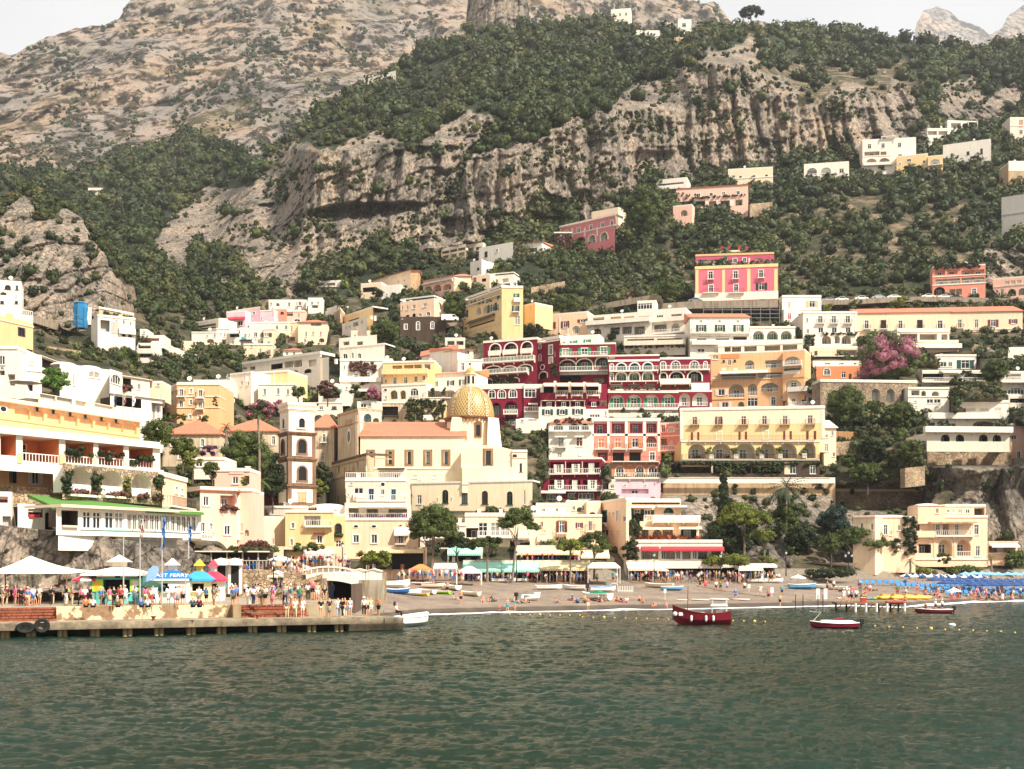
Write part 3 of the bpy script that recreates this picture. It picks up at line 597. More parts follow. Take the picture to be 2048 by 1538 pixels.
def window_obj(root,x,z0,w,h,y,o,arched=False):
 """x centre, z0 bottom; a frame with pane and shutters; meshes shared between equal windows"""
 w=max(nm(w),.25);h=max(nm(h),.3);key=(w,h,arched,o.get('f','W'),'u' in o,o.get('c',''),'g' in o,round(y,2),o.get('dk',0))
 if key not in WCACHE:
  fm=MB();t=min(.11,w*.12);a=y-.05
  fm.box(-w/2,-w/2+t,a,y+.05,0,h).box(w/2-t,w/2,a,y+.05,0,h).box(-w/2+t,w/2-t,a+.003,y+.047,h-t,h).box(-w/2+t,w/2-t,a+.003,y+.047,0,t)
  n=max(1,int(w/(.9 if 'g' in o else 1.4)))
  for k in range(n):
   xx=-w/2+w*(k+1)/(n+1)if n>1 else 0
   fm.box(xx-t*.45,xx+t*.45,a+.01,y+.04,t,h-t)
  if h>1.6:fm.box(-w/2+t,w/2-t,a+.015,y+.035,h*.68,h*.68+t*.7)
  if 'u' in o:
   s=.17
   if arched:
    R=w/2;zc=max(h-R,h*.3);rr=h-zc
    fm.box(-w/2-s,-w/2,-.07,.0,0,zc).box(w/2,w/2+s,-.07,0,0,zc)
    for k in range(8):
     t0,t1=PI*k/8,PI*(k+1)/8
     p=[(R*math.cos(q)*f_,zc+rr*math.sin(q)*f2)for q,f_,f2 in((t0,1,1),(t0,1+s/R,1+s/rr),(t1,1+s/R,1+s/rr),(t1,1,1))]
     fm.hull8([(px,-.07,pz)for px,pz in p],[(px,0,pz)for px,pz in p])
   else:
    fm.box(-w/2-s,-w/2,-.07,0,-.05,h+s).box(w/2,w/2+s,-.07,0,-.05,h+s).box(-w/2,w/2,-.069,0,h,h+s)
  if z0 is not None:fm.box(-w/2-.15,w/2+.15,-.13,0,-.09,0)
  me=fm.build('window',cq(o.get('f','W'))if o.get('f','W')!='W' else WP)
  pm=MB().poly([(-w/2,y+.06,0),(w/2,y+.06,0),(w/2,y+.06,h),(-w/2,y+.06,h)])
  if o.get('c'):
   for k in range(int(h/.14)):pm.box(-w/2+t,w/2-t,y+.0,y+.03,.05+k*.14,.05+k*.14+.08)
  pe=pm.build('pane' if not o.get('c')else 'shutter',cq(o['c'])if o.get('c')else GLASS)
  sm=MB().box(-w/4,w/4,-.075,-.02,0,h)
  for k in range(max(1,int(h/.28))):sm.box(-w/4+.06,w/4-.06,-.1,-.075,.08+k*.28,.08+k*.28+.12)
  se=sm.build('shutter',pN('paint_G',sG(HEX['G'])))
  WCACHE[key]=(me.data,pe.data,se.data,pe.name.split('.')[0])
  for q in(me,pe,se):bpy.data.objects.remove(q)
 a,b,s,pn=WCACHE[key]
 fo=bpy.data.objects.new('window',a);COL.objects.link(fo);fo.parent=root;fo.location=(x,0,z0)
 po=bpy.data.objects.new(pn,b);COL.objects.link(po);po.parent=fo
 if o.get('s'):
  for sx in(-1,1):
   so_=bpy.data.objects.new('shutter',s);COL.objects.link(so_);so_.parent=fo;so_.location=(sx*(w*.77),0,0)
   so_.material_slots[0].link='OBJECT';so_.material_slots[0].material=cq(o['s'])
 return fo
def balcony(root,x0,x1,z,dep,kind,col='W'):
 mb=MB().box(x0,x1,-dep,.0,z-.22,z)
 n=max(2,min(9,int((x1-x0)/2.5)+1))
 if dep<2.2:
  for i in range(n):
   xx=x0+.15+(x1-x0-.3)*i/(n-1);mb.hull8([(xx-.09,-.25,z-.75),(xx+.09,-.25,z-.75),(xx+.09,-.001,z-.75),(xx-.09,-.001,z-.75)],[(xx-.09,-dep*.85,z-.221),(xx+.09,-dep*.85,z-.221),(xx+.09,-.001,z-.221),(xx-.09,-.001,z-.221)])
 b=mb.build('balcony',cq(col),root)
 rm=MB();rl_(rm,x0,x1,-dep,z+.002,kind,1.05,-.02)
 rm.build('railing',IRON if kind=='i' else cq(col)if kind=='s' else WP,b)
def bld(label,cat,box,col='W',spec='',r=None,D=None,dep=9,roof='f',rh=2.2,name='house',z='',inner='V',foot=None,group=None,rc=None,cl=1,dD=-1.5,side=None):
 ox,oy=ZO[z]if z else(0,0);k=ZS if z else 1.0
 cu=lambda a:ox+float(a)/k;cv=lambda a:oy+float(a)/k
 u0,v0,u1,v1=cu(box[0]),cv(box[1]),cu(box[2]),cv(box[3]);vr=cv(r)if r is not None else v0
 q=(VH-v0)/(VH-vr)if abs(VH-vr)>30 else 1.0;q=min(max(q,.72),1.38)
 if D is None:
  D0=min(hd(u0,v1)+dD,(hd(u1,v1)+dD)/q)
  if q!=1:D0=((hd(u0,v1)+dD)*.5+(hd(u1,v1)+dD)/q*.5)*.55+D0*.45
 else:
  D+=float(Doff((u0+u1)/2,v1))
  if v1<600:D=max(D,hd((u0+u1)/2,v1)-2)
  D0=D*2/(1+q)
 D1=D0*q
 A=P(u0,v1,D0);B_=P(u1,v1,D1);B_.z=A.z
 Lx=math.hypot(B_.x-A.x,B_.y-A.y);yaw=math.atan2(B_.y-A.y,B_.x-A.x)
 Hh=(CZ-(v0-VH)/F*D0)-A.z
 if foot is None:foot=1.4+.35*abs(D1-D0)
 root=em(name,A,yaw,label,cat,group)
 def sx(u):
  tx=(u-1024)/F;s=(tx*A.y-A.x)/((B_.x-A.x)-tx*(B_.y-A.y));return s*Lx
 def dist(u):return A.y+(B_.y-A.y)*sx(u)/Lx
 def zz(u,v):return CZ-(v-VH)/F*dist(u)-A.z
 def wm(u,wpx):
  return abs(sx(u+wpx/2)-sx(u-wpx/2))
 root['_b']=1;del root['_b']
 ops=[];todo=[]
 for item in[s for s in spec.split(';')if s.strip()]:
  tk=item.split();ty=tk[0]
  o={};pos=[]
  for t in tk[1:]:
   if '=' in t:a,b=t.split('=',1);o[a]=b
   elif t[0].isalpha()and len(t)<=2:o[t]=1
   else:pos.append(t)
  if ty in 'waldLo':
   va,vb,wd=cv(pos[0]),cv(pos[1]),float(pos[2])/k
   us=[]
   for part in pos[3].split(','):
    if ':' in part:
     a,b,n=part.split(':');us+=list(np.linspace(float(a),float(b),int(n)))
    else:us.append(float(part))
   us=[cu(x)for x in us];uf=us[0];z1,z0=zz(uf,va),zz(uf,vb)
   for u in us:
    x=sx(u);w_=wm(u,wd)
    if x-w_/2<.05 or x+w_/2>Lx-.05:x=min(max(x,w_/2+.08),Lx-w_/2-.08)
    if w_>Lx-.2:w_=Lx-.2;x=Lx/2
    z0c,z1c=max(z0,-foot+.1),min(z1,Hh-.08)
    if z1c-z0c<.2:continue
    todo.append((ty,x,z0c,z1c,w_,o))
    if ty!='o':
     dp=float(o.get('q',1.8))if ty in 'lL' else.16
     ops.append((x-w_/2,x+w_/2,z0c,z1c,ty in 'aL',min(dp,dep-.5),ty,o))
  else:todo.append((ty,pos,o))
#wall with real openings
 mb=MB();inns=[]
 rays=[Vector((c.x*math.cos(yaw)+c.y*math.sin(yaw),-c.x*math.sin(yaw)+c.y*math.cos(yaw)))for c in(A,B_)]
 shr=[0,0]if abs(q-1)<.015 else[max(-2,min(2,r_.x/max(r_.y,.1)))for r_ in rays]
 def sheared(m):
  m.v=[(x+y*(shr[0]*(1-x/Lx)+shr[1]*x/Lx)if y>0 else x,y,z_)for x,y,z_ in m.v];return m
 xs=sorted({0.0,Lx}|{round(e,4)for p in ops for e in p[:2]});zs=sorted({-foot,Hh}|{round(e,4)for p in ops for e in p[2:4]})
 zs=[a for a in zs if-foot<=a<=Hh];xs=[a for a in xs if 0<=a<=Lx]
 for i in range(len(zs)-1):
  run=None
  for j in range(len(xs)-1):
   cx,cz_=(xs[j]+xs[j+1])/2,(zs[i]+zs[i+1])/2
   hole=any(p[0]<cx<p[1]and p[2]<cz_<p[3]for p in ops)
   if not hole:
    if run is None:run=xs[j]
   if(hole or j==len(xs)-2)and run is not None:
    e=xs[j]if hole else xs[j+1]
    if e>run:mb.poly([(run,0,zs[i]),(e,0,zs[i]),(e,0,zs[i+1]),(run,0,zs[i+1])])
    run=None
 mb.poly([(0,dep,-foot),(0,0,-foot),(0,0,Hh),(0,dep,Hh)]).poly([(Lx,0,-foot),(Lx,dep,-foot),(Lx,dep,Hh),(Lx,0,Hh)]).poly([(Lx,dep,-foot),(0,dep,-foot),(0,dep,Hh),(Lx,dep,Hh)])
 for(xa,xb,za,zb,ar,dp,ty,o)in ops:
  tgt=mb
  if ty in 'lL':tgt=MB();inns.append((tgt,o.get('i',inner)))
  w_=xb-xa;R=w_/2;xc=(xa+xb)/2
  rise=min(R,(zb-za)*.55)if ar else 0;zc=zb-rise
  tgt.poly([(xa,0,za),(xa,dp,za),(xa,dp,zc),(xa,0,zc)]).poly([(xb,dp,za),(xb,0,za),(xb,0,zc),(xb,dp,zc)]).poly([(xa,0,za),(xb,0,za),(xb,dp,za),(xa,dp,za)])
  if ar:
   n=10
   for i in range(n):
    t0,t1=PI*i/n,PI*(i+1)/n
    a=(xc-R*math.cos(t0),zc+rise*math.sin(t0));b=(xc-R*math.cos(t1),zc+rise*math.sin(t1))
    mb.poly([(a[0],0,a[1]),(b[0],0,b[1]),(b[0],0,zb),(a[0],0,zb)])
    tgt.poly([(a[0],0,a[1]),(a[0],dp,a[1]),(b[0],dp,b[1]),(b[0],0,b[1])])
  else:tgt.poly([(xa,dp,zb),(xb,dp,zb),(xb,0,zb),(xa,0,zb)])
  if ty in 'lL':tgt.poly([(xa,dp,za),(xb,dp,za),(xb,dp,zb),(xa,dp,zb)])
 wall=sheared(mb).build('wall',cq(col),root)
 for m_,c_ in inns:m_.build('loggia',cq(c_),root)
#fittings
 for t in todo:
  ty=t[0]
  if ty in 'wad':
   _,x,z0,z1,w_,o=t
   window_obj(root,x,z0,w_,z1-z0,.1,o,ty=='a')
   if 'b' in o:balcony(root,x-w_*.5-.45,x+w_*.5+.45,z0-.02,.8,'i',o.get('bc','W'))
  elif ty in 'lL':
   _,x,z0,z1,w_,o=t;dp=min(float(o.get('q',1.8)),dep-.5)
   if 'e' not in o:
    n=max(1,int(w_/4));h=min(2.3,(z1-z0)*.8)
    for i in range(n):
     xx=x-w_/2+w_*(i+.5)/n
     oo={'f':'W'};
     if 'G' in o:oo['s']='G'
     if 'cc' in o:oo['c']=o['cc']
     wo=window_obj(root,xx,z0,min(1.5,w_*.45),h,-.02,oo);wo.location.y=dp-.1
   if 'rl' in o or 'ri' in o or 'rs' in o:
    rm=MB();rl_(rm,x-w_/2+.02,x+w_/2-.02,.05,z0+.003,'w' if 'rl' in o else 'i' if 'ri' in o else 's',.95)
    rm.build('railing',IRON if 'ri' in o else WP,root)
   if 'u' in o:
    s=.3;fm=MB();R=w_/2;h=z1-z0
    if ty=='L':
     rise=min(R,h*.55);zc=h-rise
     fm.box(-R-s,-R,-.09,0,0,zc).box(R,R+s,-.09,0,0,zc)
     for kk in range(10):
      t0,t1=PI*kk/10,PI*(kk+1)/10
      p=[(R*math.cos(qq)*f1,zc+rise*math.sin(qq)*f2)for qq,f1,f2 in((t0,1,1),(t0,1+s/R,1+s/rise),(t1,1+s/R,1+s/rise),(t1,1,1))]
      fm.hull8([(a,-.09,b)for a,b in p],[(a,0,b)for a,b in p])
    else:fm.box(-R-s,-R,-.09,0,0,h+s).box(R,R+s,-.09,0,0,h+s).box(-R,R,-.088,0,h,h+s)
    fm.build('arch_trim' if ty=='L' else 'opening_trim',cq(o.get('uc','W')),root,loc=(x,0,z0))
  elif ty=='o':
   _,x,z0,z1,w_,o=t;zc=(z0+z1)/2;ry=(z1-z0)/2;fm=MB();n=14
   pts=[(w_/2*math.cos(2*PI*i/n),ry*math.sin(2*PI*i/n))for i in range(n)];s=1.45
   for i in range(n):
    a,b=pts[i],pts[(i+1)%n]
    fm.hull8([(a[0],-.07,a[1]),(b[0],-.07,b[1]),(b[0],-.001,b[1]),(a[0],-.001,a[1])],[(a[0]*s,-.07,a[1]*s),(b[0]*s,-.07,b[1]*s),(b[0]*s,-.001,b[1]*s),(a[0]*s,-.001,a[1]*s)])
   fo=fm.build('window',WP,root,loc=(x,0,zc));MB().poly([(a,-.02,b)for a,b in pts]).build('pane',GLASS,fo)
  else:
   _,pos,o=t
   if ty=='t':
    a=float(pos[2])if len(pos)>2 else box[0];b=float(pos[3])if len(pos)>3 else box[2]
    x0,x1=sx(cu(a)),sx(cu(b));z1,z0=zz(cu(a),cv(pos[0])),zz(cu(a),cv(pos[1]));full=len(pos)<=2
    if full:x0,x1=-.06,Lx+.06
    tb=MB().box(x0,x1,-float(o.get('y',.14)),.0 if not full else-.001,z0,z1)
    if full:tb.box(-.06,-.001,0,min(dep,5),z0,z1).box(Lx+.001,Lx+.06,0,min(dep,5),z0,z1)
    tb.build('cornice' if full else 'trim_band',cq(o.get('c','W')),root)
   elif ty=='x':
    x0,x1=sx(cu(pos[2])),sx(cu(pos[3]));z1,z0=zz(cu(pos[2]),cv(pos[0])),zz(cu(pos[2]),cv(pos[1]))
    MB().box(x0,x1,-float(o.get('y',.08)),-.001,z0,z1).build(o.get('n','wall_panel'),cq(o.get('c','W')),root)
   elif ty=='b':
    x0,x1=sx(cu(pos[1])),sx(cu(pos[2]));zb=zz(cu(pos[1]),cv(pos[0]))
    balcony(root,x0,x1,zb,float(o.get('y',1.3)),o.get('k','w'),o.get('c','W'))
   elif ty=='n':
    x0,x1=sx(cu(pos[2])),sx(cu(pos[3]));z1,z0=zz(cu(pos[2]),cv(pos[0])),zz(cu(pos[2]),cv(pos[1]));y=float(o.get('y',1.6))
    am=MB().hull8([(x0,-y,z0),(x1,-y,z0),(x1,-y,z0+.06),(x0,-y,z0+.06)],[(x0,-.002,z1-.06),(x1,-.002,z1-.06),(x1,-.002,z1),(x0,-.002,z1)])
    am.box(x0,x1,-y-.03,-y,z0-.25,z0+.05)
    am.poly([(x0,-y,z0),(x0,-.002,z1-.06),(x0,-.002,z0+.1)]).poly([(x1,-y,z0),(x1,-.002,z1-.06),(x1,-.002,z0+.1)])
    am.build('awning',cq(o.get('c','W')),root)
   elif ty=='p':
    x0,x1=sx(cu(pos[2])),sx(cu(pos[3]));z1,z0=zz(cu(pos[2]),cv(pos[0])),zz(cu(pos[2]),cv(pos[1]));y=float(o.get('y',3));th=float(o.get('h',.25))
    cm=MB().box(x0,x1,-y,-.002,z1-th,z1);ca=cm.build('canopy',cq(o.get('c','W')),root)
    n=int(o.get('m',max(2,int((x1-x0)/3.5)+1)));pm=None
    for i in range(n):
     xx=x0+.2+(x1-x0-.4)*i/(n-1);s=float(o.get('s',.13))
     MB().box(xx-s,xx+s,-y+.05,-y+.05+2*s,z0,z1-th-.002).build('post',cq(o.get('pc','W')),ca)
   elif ty=='r':
    rm=MB();x0,x1=(sx(cu(pos[0])),sx(cu(pos[1])))if len(pos)>1 else(0,Lx)
    rl_(rm,x0+.02,x1-.02,.04,Hh+(.42 if roof=='f' else.01),o.get('k','w'),1.0)
    rm.build('roof_railing',IRON if o.get('k')=='i' else WP,root)
   elif ty=='v':
    x0,x1=sx(cu(pos[2])),sx(cu(pos[3]));z1,z0=zz(cu(pos[2]),cv(pos[0])),zz(cu(pos[2]),cv(pos[1]))
    n=min(260,max(8,int((x1-x0)*(z1-z0)/.25)));rg=np.random.RandomState(int(abs(x0*7+z0*13))+1)
    C_=np.stack([rg.uniform(x0,x1,n),rg.uniform(-.35,-.05,n),rg.uniform(z0,z1,n)],-1)
    cl_=np.array(dict(g=G_MID,k=G_DARK,y=(.13,.15,.03),p=(.30,.06,.16),m=(.12,.05,.035),z=(.33,.08,.03))[o.get('k','g')])
    a_,b_,c_,d_=cu_(C_,rg.uniform(.3,.6,n),cl_*rg.uniform(.6,1.5,(n,1)),16,.13,n)
    mq('climbing_plant',a_,b_,leafmat(),col=d_,T=c_,parent=root)
#roof
 e=.35
 if roof=='f':
  rb=MB().box(.25,Lx-.25,.25,dep-.25,Hh-.4,Hh)
  rb.box(0,Lx,0,.25,Hh+.002,Hh+.4).box(0,.25,.25,dep,Hh+.002,Hh+.4).box(Lx-.25,Lx,.25,dep,Hh+.002,Hh+.4).box(.25,Lx-.25,dep-.25,dep,Hh+.002,Hh+.4)
  sheared(rb).build('roof',cq(rc or('W' if col in 'WVCAEPLUYO' else 'W')),root)
  if cl and Lx>5:
   rg=random.Random(int(u0*7+v0*3))
   for _ in range(rg.randint(0,2)):
    cx,cy=rg.uniform(1,Lx-1.5),rg.uniform(1.2,dep-2);ch=rg.uniform(.8,1.4)
    MB().box(cx,cx+.6,cy,cy+.6,Hh+.001,Hh+ch).box(cx-.1,cx+.7,cy-.1,cy+.7,Hh+ch+.001,Hh+ch+.12).build('chimney',cq('W'),root)
   if rg.random()<.55:
    cx=rg.uniform(1,Lx-1)
    dm=MB().tube([(cx,1,Hh),(cx,1,Hh+1.1)],.04,5);dm.lathe([(.02,0),(.3,.05),(.48,.16),(.46,.17),(.28,.08),(.02,.03)],12)
    nv=6*12;base=len(dm.v)-nv
    for i in range(base,len(dm.v)):
     a_,b_,c_=dm.v[i];dm.v[i]=(cx+a_,.95-c_*.9+b_*.35,Hh+1.25+b_*.93)
    dm.build('satellite_dish',WP,root)
 elif roof in 'tg':
  zt=Hh+.002;R=rh
  rm_=MB();a=[(-e,-e,zt),(Lx+e,-e,zt),(Lx+e,dep+e,zt),(-e,dep+e,zt)]
  if roof=='t':s=min(dep/2+e,Lx/2-.1);t_=[(s-e,dep/2,zt+R),(Lx+e-s,dep/2,zt+R)]
  else:t_=[(-e,dep/2,zt+R),(Lx+e,dep/2,zt+R)]
  rm_.poly([a[0],a[1],t_[1],t_[0]]).poly([a[2],a[3],t_[0],t_[1]]).poly([a[1],a[2],t_[1]]).poly([a[3],a[0],t_[0]]).poly(a[::-1])
  rm_.box(-e,Lx+e,-e-.03,-e,zt-.14,zt+.05)
  sheared(rm_).build('roof',cq(rc or 'ti'),root)
 elif roof=='s':
  rm_=MB().hull8([(-e,-e,Hh+.002),(Lx+e,-e,Hh+.002),(Lx+e,dep,Hh+.002),(-e,dep,Hh+.002)],[(-e,-e,Hh+.12),(Lx+e,-e,Hh+.12),(Lx+e,dep,Hh+rh),(-e,dep,Hh+rh)])
  sheared(rm_).build('roof',cq(rc or 'ti'),root)
 elif roof=='v':
  n=max(1,round(Lx/5));rm_=MB();sheared(MB().box(.1,Lx-.1,.1,dep,Hh-.3,Hh)).build('roof',ROOFGREY,root)
  for i in range(n):
   cx=Lx*(i+.5)/n;rr=Lx/n*.46;prof=[(rr*math.cos(t),Hh+.05+rh*.6*math.sin(t))for t in np.linspace(0,PI/2,6)]
   dm=MB().lathe(prof,16,cx,min(dep/2,rr+.6));dm.build('roof_vault',cq('W'),root,smooth=True)
 BLD.append((label,u0,v0,u1,v1,D0,D1));ROOTS[label]=root
 return root,sx,zz,Lx,Hh
from mathutils import Matrix
def mof(o):return Matrix.Translation(o.location)@Matrix.Rotation(o.rotation_euler.z,4,'Z')
def absorb(root,into):
 """the pieces of one block become parts of another, larger building"""
 M=mof(into).inverted()@mof(root)
 for ch in list(root.children):
  B_=mof(ch);N_=M@B_
  ch.parent=into;ch.location=N_.to_translation();ch.rotation_euler=N_.to_euler()
 bpy.data.objects.remove(root)
def find(sub):
 r=[k for k in ROOTS if k.startswith(sub)]
 if len(r)!=1:print('FIND',sub,r)
 return r[0]
def merge(main,others,label=None):
 m=find(main)
 for o in others:
  k=find(o);absorb(ROOTS.pop(k),ROOTS[m])
 if label:ROOTS[m]['label']=label
#THE TOWN   (boxes are picture units, or units of an enlarged
def H(label,box,col='W',spec='',**k):return bld(label,k.pop('cat','house'),box,col,spec,**k)
def VL(label,box,col='W',spec='',**k):return bld(label,'villa',box,col,spec,name='villa',**k)
def HT(label,box,col='W',spec='',**k):return bld(label,'hotel',box,col,spec,name='hotel',**k)
VL('small white villa on stilts high in the wood below the skyline',(1272,62,1326,92),'W','l 72 84 18 1287 ; w 72 78 4 1307,1318; p 84 100 1272 1296 y=2',D=700,dep=8)
H('cream cube house standing above the stilted villa on the ridge',(1356,40,1383,74),'C','w 46 54 8 1368',D=720,dep=9)
H('grey stone terrace house right below the cream cube on the ridge',(1322,76,1372,98),'T','L 84 98 12 1345,1362',D=694,dep=8)
H('cream house on the skyline in front of the pale mountain',(1222,20,1262,44),'C','w 26 32 4 1240,1252',D=830,dep=8,r=17)
H('tiny white hut beside the rock tower',(1100,44,1111,56),'W','w 47 50 3 1106',D=790,dep=4,cl=0)
H('long cream house half hidden in the steep wood at the upper left',(736,158,792,176),'C','w 162 168 6 746,760,775;b 170 738 788',D=640,r=142,dep=8)
H('lone white house with a dark roof in the left valley wood',(176,374,215,392),'W','l 380 388 10 186,200',D=560,roof='s',rc='Z',rh=.8)
VL('white modern villa with roof terrace below the right cliff',(1895,242,1952,274),'W','l 246 256 20 1912 ; w 260 268 7 1905,1940;l 248 262 18 1938 e; p 246 270 1932 1952 y=2',D=500,r=244)
VL('white villa with two low arches left of the modern villa',(1855,258,1900,290),'W','l 262 270 18 1865,1886 e;L 278 290 11 1889 ',D=496)
VL('tall cream villa with two arched balconies under the cliff',(1725,281,1832,345),'C','w 288 297 7 1739,1766,1799 u;l 303 311 30 1744 ri;l 303 310 12 1767 e;L 317 331 21 1743,1769 rl;w 308 314 8 1800;t 312 314 1725 1782;b 332 1726 1784 k=s;p 274 281 1762 1792 y=1 ',D=478,r=276)
VL('yellow villa with a big arch beside the cream arched villa',(1793,314,1856,350),'Y','L 332 347 21 1820 i=S;L 330 346 7 1838;o 325 331 4 1800,1848;w 318 323 9 1818 u',D=470,r=308)
VL('yellow bay of the yellow villa with a glazed arch and white balcony',(1856,314,1886,354),'Y','L 336 348 15 1870 i=W;L 318 330 20 1870 i=W;b 332 1857 1885',D=467,r=311)
H('long plain white house with three small windows right of the yellow villa',(1886,292,1982,333),'W','w 307 314 6 1904,1936 f=N;w 297 308 5 1963 f=N;w 318 322 4 1937;t 331 333',D=485,r=279)
H('pale stone house at the right edge under the upper wood',(2020,236,2070,282),'V','w 240 254 9 2042 c=F;w 260 268 7 2042;t 250 252',D=482)
H('grey house with white upper floor at the right edge',(2017,326,2080,372),'T','w 330 338 8 2040 f=W;w 346 350 6 2037;x 322 342 2017 2080 c=W;w 364 368 4 2026',D=455)
VL('white villa with three wide arched windows among bushes',(1608,330,1698,368),'C','a 336 348 20 1624 u g;a 335 347 20 1652 u g;w 337 346 9 1683 ;a 356 362 9 1627;b 354 1680 1698',D=462,r=324)
H('faded cream house with wall arches between the pink villa and the white villa',(1456,340,1546,372),'A','w 352 357 5 1481,1508,1533 f=N;L 362 372 14 1508,1533 q=.4 e;t 357 359;w 364 368 3 1509',D=458,r=335)
VL('long pale pink villa with white curtains in its dark loggia',(1348,378,1500,414),'K','w 387 394 7 1397,1422,1447,1476 u;l 402 413 24 1398 q=2 e;l 402 413 14 1425 e;l 401 412 18 1450 e;l 399 411 14 1478 e;l 403 411 24 1368 e;t 376 378;x 413 424 1348 1495 c=K;t 395 397;v 394 398 1384 1490',D=446,r=370,cat2=0)if 0 else HT('long pale pink villa with white curtains in its dark loggia',(1352,378,1496,424),'K','w 387 394 7 1397,1422,1447,1476 u;l 402 413 24 1398 e q=3;l 402 413 14 1425 e q=3;l 401 412 18 1450 e q=3;l 399 411 14 1478 e q=3;l 403 411 24 1368 e;v 395 398 1384 1490;x 402 413 1411 1416;x 401 413 1433 1439;x 400 412 1460 1468',D=446,r=369,roof='s',rh=.6)
H('pink gatehouse with a dark arch at the corner of the pale pink villa',(1346,414,1384,454),'K','L 420 432 14 1368',D=443,r=410,dep=5,cl=0)
H('white balcony house with a teal floor above the pale pink villa',(1312,362,1374,386),'W','l 366 374 50 1342 rs;l 378 386 50 1340 i=t',D=458,r=356)
VL('rose villa with white pilasters and arched ground floor beside the big tree',(1119,456,1230,498),'I','w 461 470 6 1133,1157,1182,1205,1224 u;L 474 490 20 1160 uc=W;L 470 486 14 1184,1208 uc=W u;t 452 457;x 457 474 1143 1146;x 456 473 1168 1171;x 455 472 1193 1196;x 458 474 1119 1122;t 473 475;x 458 500 1108 1109',D=425,r=431,roof='s',rh=1.2,rc='K')
H('dark vine covered wing with a curtained arch on the rose villa',(1108,466,1144,502),'J','a 471 488 12 1122 u;w 494 500 5 1120;v 468 500 1110 1142 k=m',D=418,dep=5,cl=0)
H('pale yellow attic block rising behind the rose villa',(1183,426,1237,452),'U','w 434 438 3 1200,1215',D=438,r=416,dep=6)
H('long white villa with a tall dark door below the cliff',(958,498,1026,524),'W','w 503 514 6 972 f=N;w 498 504 4 994 u',D=412,r=486,dep=7)
H('white house under a long tiled roof right of the long white villa',(1026,492,1084,508),'W','w 496 502 5 1035,1048;l 496 504 16 1066',D=414,r=484,roof='s',rh=1)
H('two floor house of concrete balconies among the trees below the cliff',(882,500,932,520),'A','l 502 507 14 891,907,923 ri q=2;l 511 519 12 891,907,923 e q=2',D=420,r=490,dep=7)
H('low balcony house on posts right of the concrete balconies',(932,492,966,512),'V','l 496 502 12 941,957 ri;l 505 512 12 941,957 e',D=421,r=487,dep=7)
HT('hot pink palace with yellow corner stones and two rows of balconies',(1390,536,1556,602),'H','w 543 558 9 1421 b u;w 542 557 9 1471 b u;w 540 555 9 1522 b c=D u;w 570 584 9 1422,1472 u;w 566 580 11 1523 s=N;x 540 586 1391 1397 c=Y;x 540 586 1444 1450 c=Y;x 538 584 1494 1501 c=Y;x 538 584 1548 1555 c=Y;t 533 539 c=Y;t 587 603 y=.1 c=C;w 589 597 14 1474 f=N;w 594 600 11 1524 f=N;b 586 1406 1438 k=i y=.8;b 586 1458 1488 k=i y=.8',D=358,r=530,dep=12,cl=0)
HT('pink attic with yellow eaves and four red chimneys on the hot pink palace',(1391,512,1548,533),'h','l 519 532 44 1418 e q=3;w 517 525 7 1451,1489 u;w 517 526 8 1470 u;l 516 520 14 1517 q=.5;t 509 513 c=O;b 532 1392 1430;x 516 531 1443 1446 c=U;x 516 531 1497 1500 c=U',D=361,r=507,dep=9,cl=0)
def chim(root_info,us,v0,v1,w,c,D):
 pass
r_,sx_,zz_,L_,Hh_=HT('raised middle of the pink attic carrying red chimney stacks',(1440,503,1496,512),'h','t 502 505 c=Y',D=363,r=502,dep=6,cl=0)
for q in(.04,.3,.66,.92):MB().box(L_*q,L_*q+.8,1,1.8,Hh_+.401,Hh_+1.9).box(L_*q-.1,L_*q+.9,.9,1.9,Hh_+1.901,Hh_+2.1).build('chimney',cq('r'),r_)
HT('pink house with glazed balconies beside the coast road at the right',(1865,536,1971,592),'S','l 540 550 20 1880,1905 i=K;l 540 550 24 1935,1957 i=K;l 558 569 24 1883,1908,1935,1957 rl;L 574 590 22 1879 i=J;l 578 590 12 1905,1918 ;w 577 590 9 1948 u;t 553 555;t 570 572;v 530 540 1870 1960 k=k',D=366,r=530)
H('pink house with black shuttered arches at the right edge by the road',(1986,560,2070,594),'K','w 562 570 10 2014,2026,2038 c=O;a 578 590 7 2004;L 578 592 16 2024,2045;t 574 575',D=368,r=552)
H('white box house with orange shutters under the road',(1175,158,1550,290),'W','w 208 270 25 1240 c=O;w 200 262 55 1462 s=O;t 280 290;t 155 166',z='M',D=352,foot=1)
H('white ground floor with a red door under the white box house',(1190,290,1330,385),'W','d 315 380 35 1245 c=r',z='M',D=350,cl=0)
HT('cream three bay house with six balconies and round arches below',(1375,315,1895,640),'C','d 345 415 45 1540,1670,1805 b u;w 455 508 48 1545,1675,1808 u;w 365 405 18 1415;w 470 515 25 1420;L 535 615 90 1600,1790 ri;L 535 610 50 1705;t 312 322;x 325 500 1600 1612;x 325 500 1735 1747;x 325 500 1872 1890;v 510 530 1540 1890;w 570 620 22 1460;v 530 650 1395 1480',z='M',D=338,dep=12)
HT('long cream building with tiled roof and a row of balcony doors below the road',(410,322,1310,500),'P','d 388 470 42 505 b u;d 390 470 42 668 b u f=N;d 388 468 42 830 b u;d 388 468 42 1018 b u f=N;d 388 468 48 1212 b u;o 328 336 10 637,692,820;t 480 492;o 500 512 40 520',z='N',D=341,roof='s',rh=3.2,dep=9,r=308,rc='ti')
HT('right part of the long tiled cream building with green and brown shuttered doors',(1310,312,2005,490),'P','d 380 462 38 1402 b c=D;d 380 462 38 1562 c=G;w 380 450 50 1722 s=B;w 376 420 40 1915 s=B;o 318 326 10 1530,1590;t 476 484',z='N',D=341.5,roof='s',rh=3.4,dep=9,r=300,rc='ti')
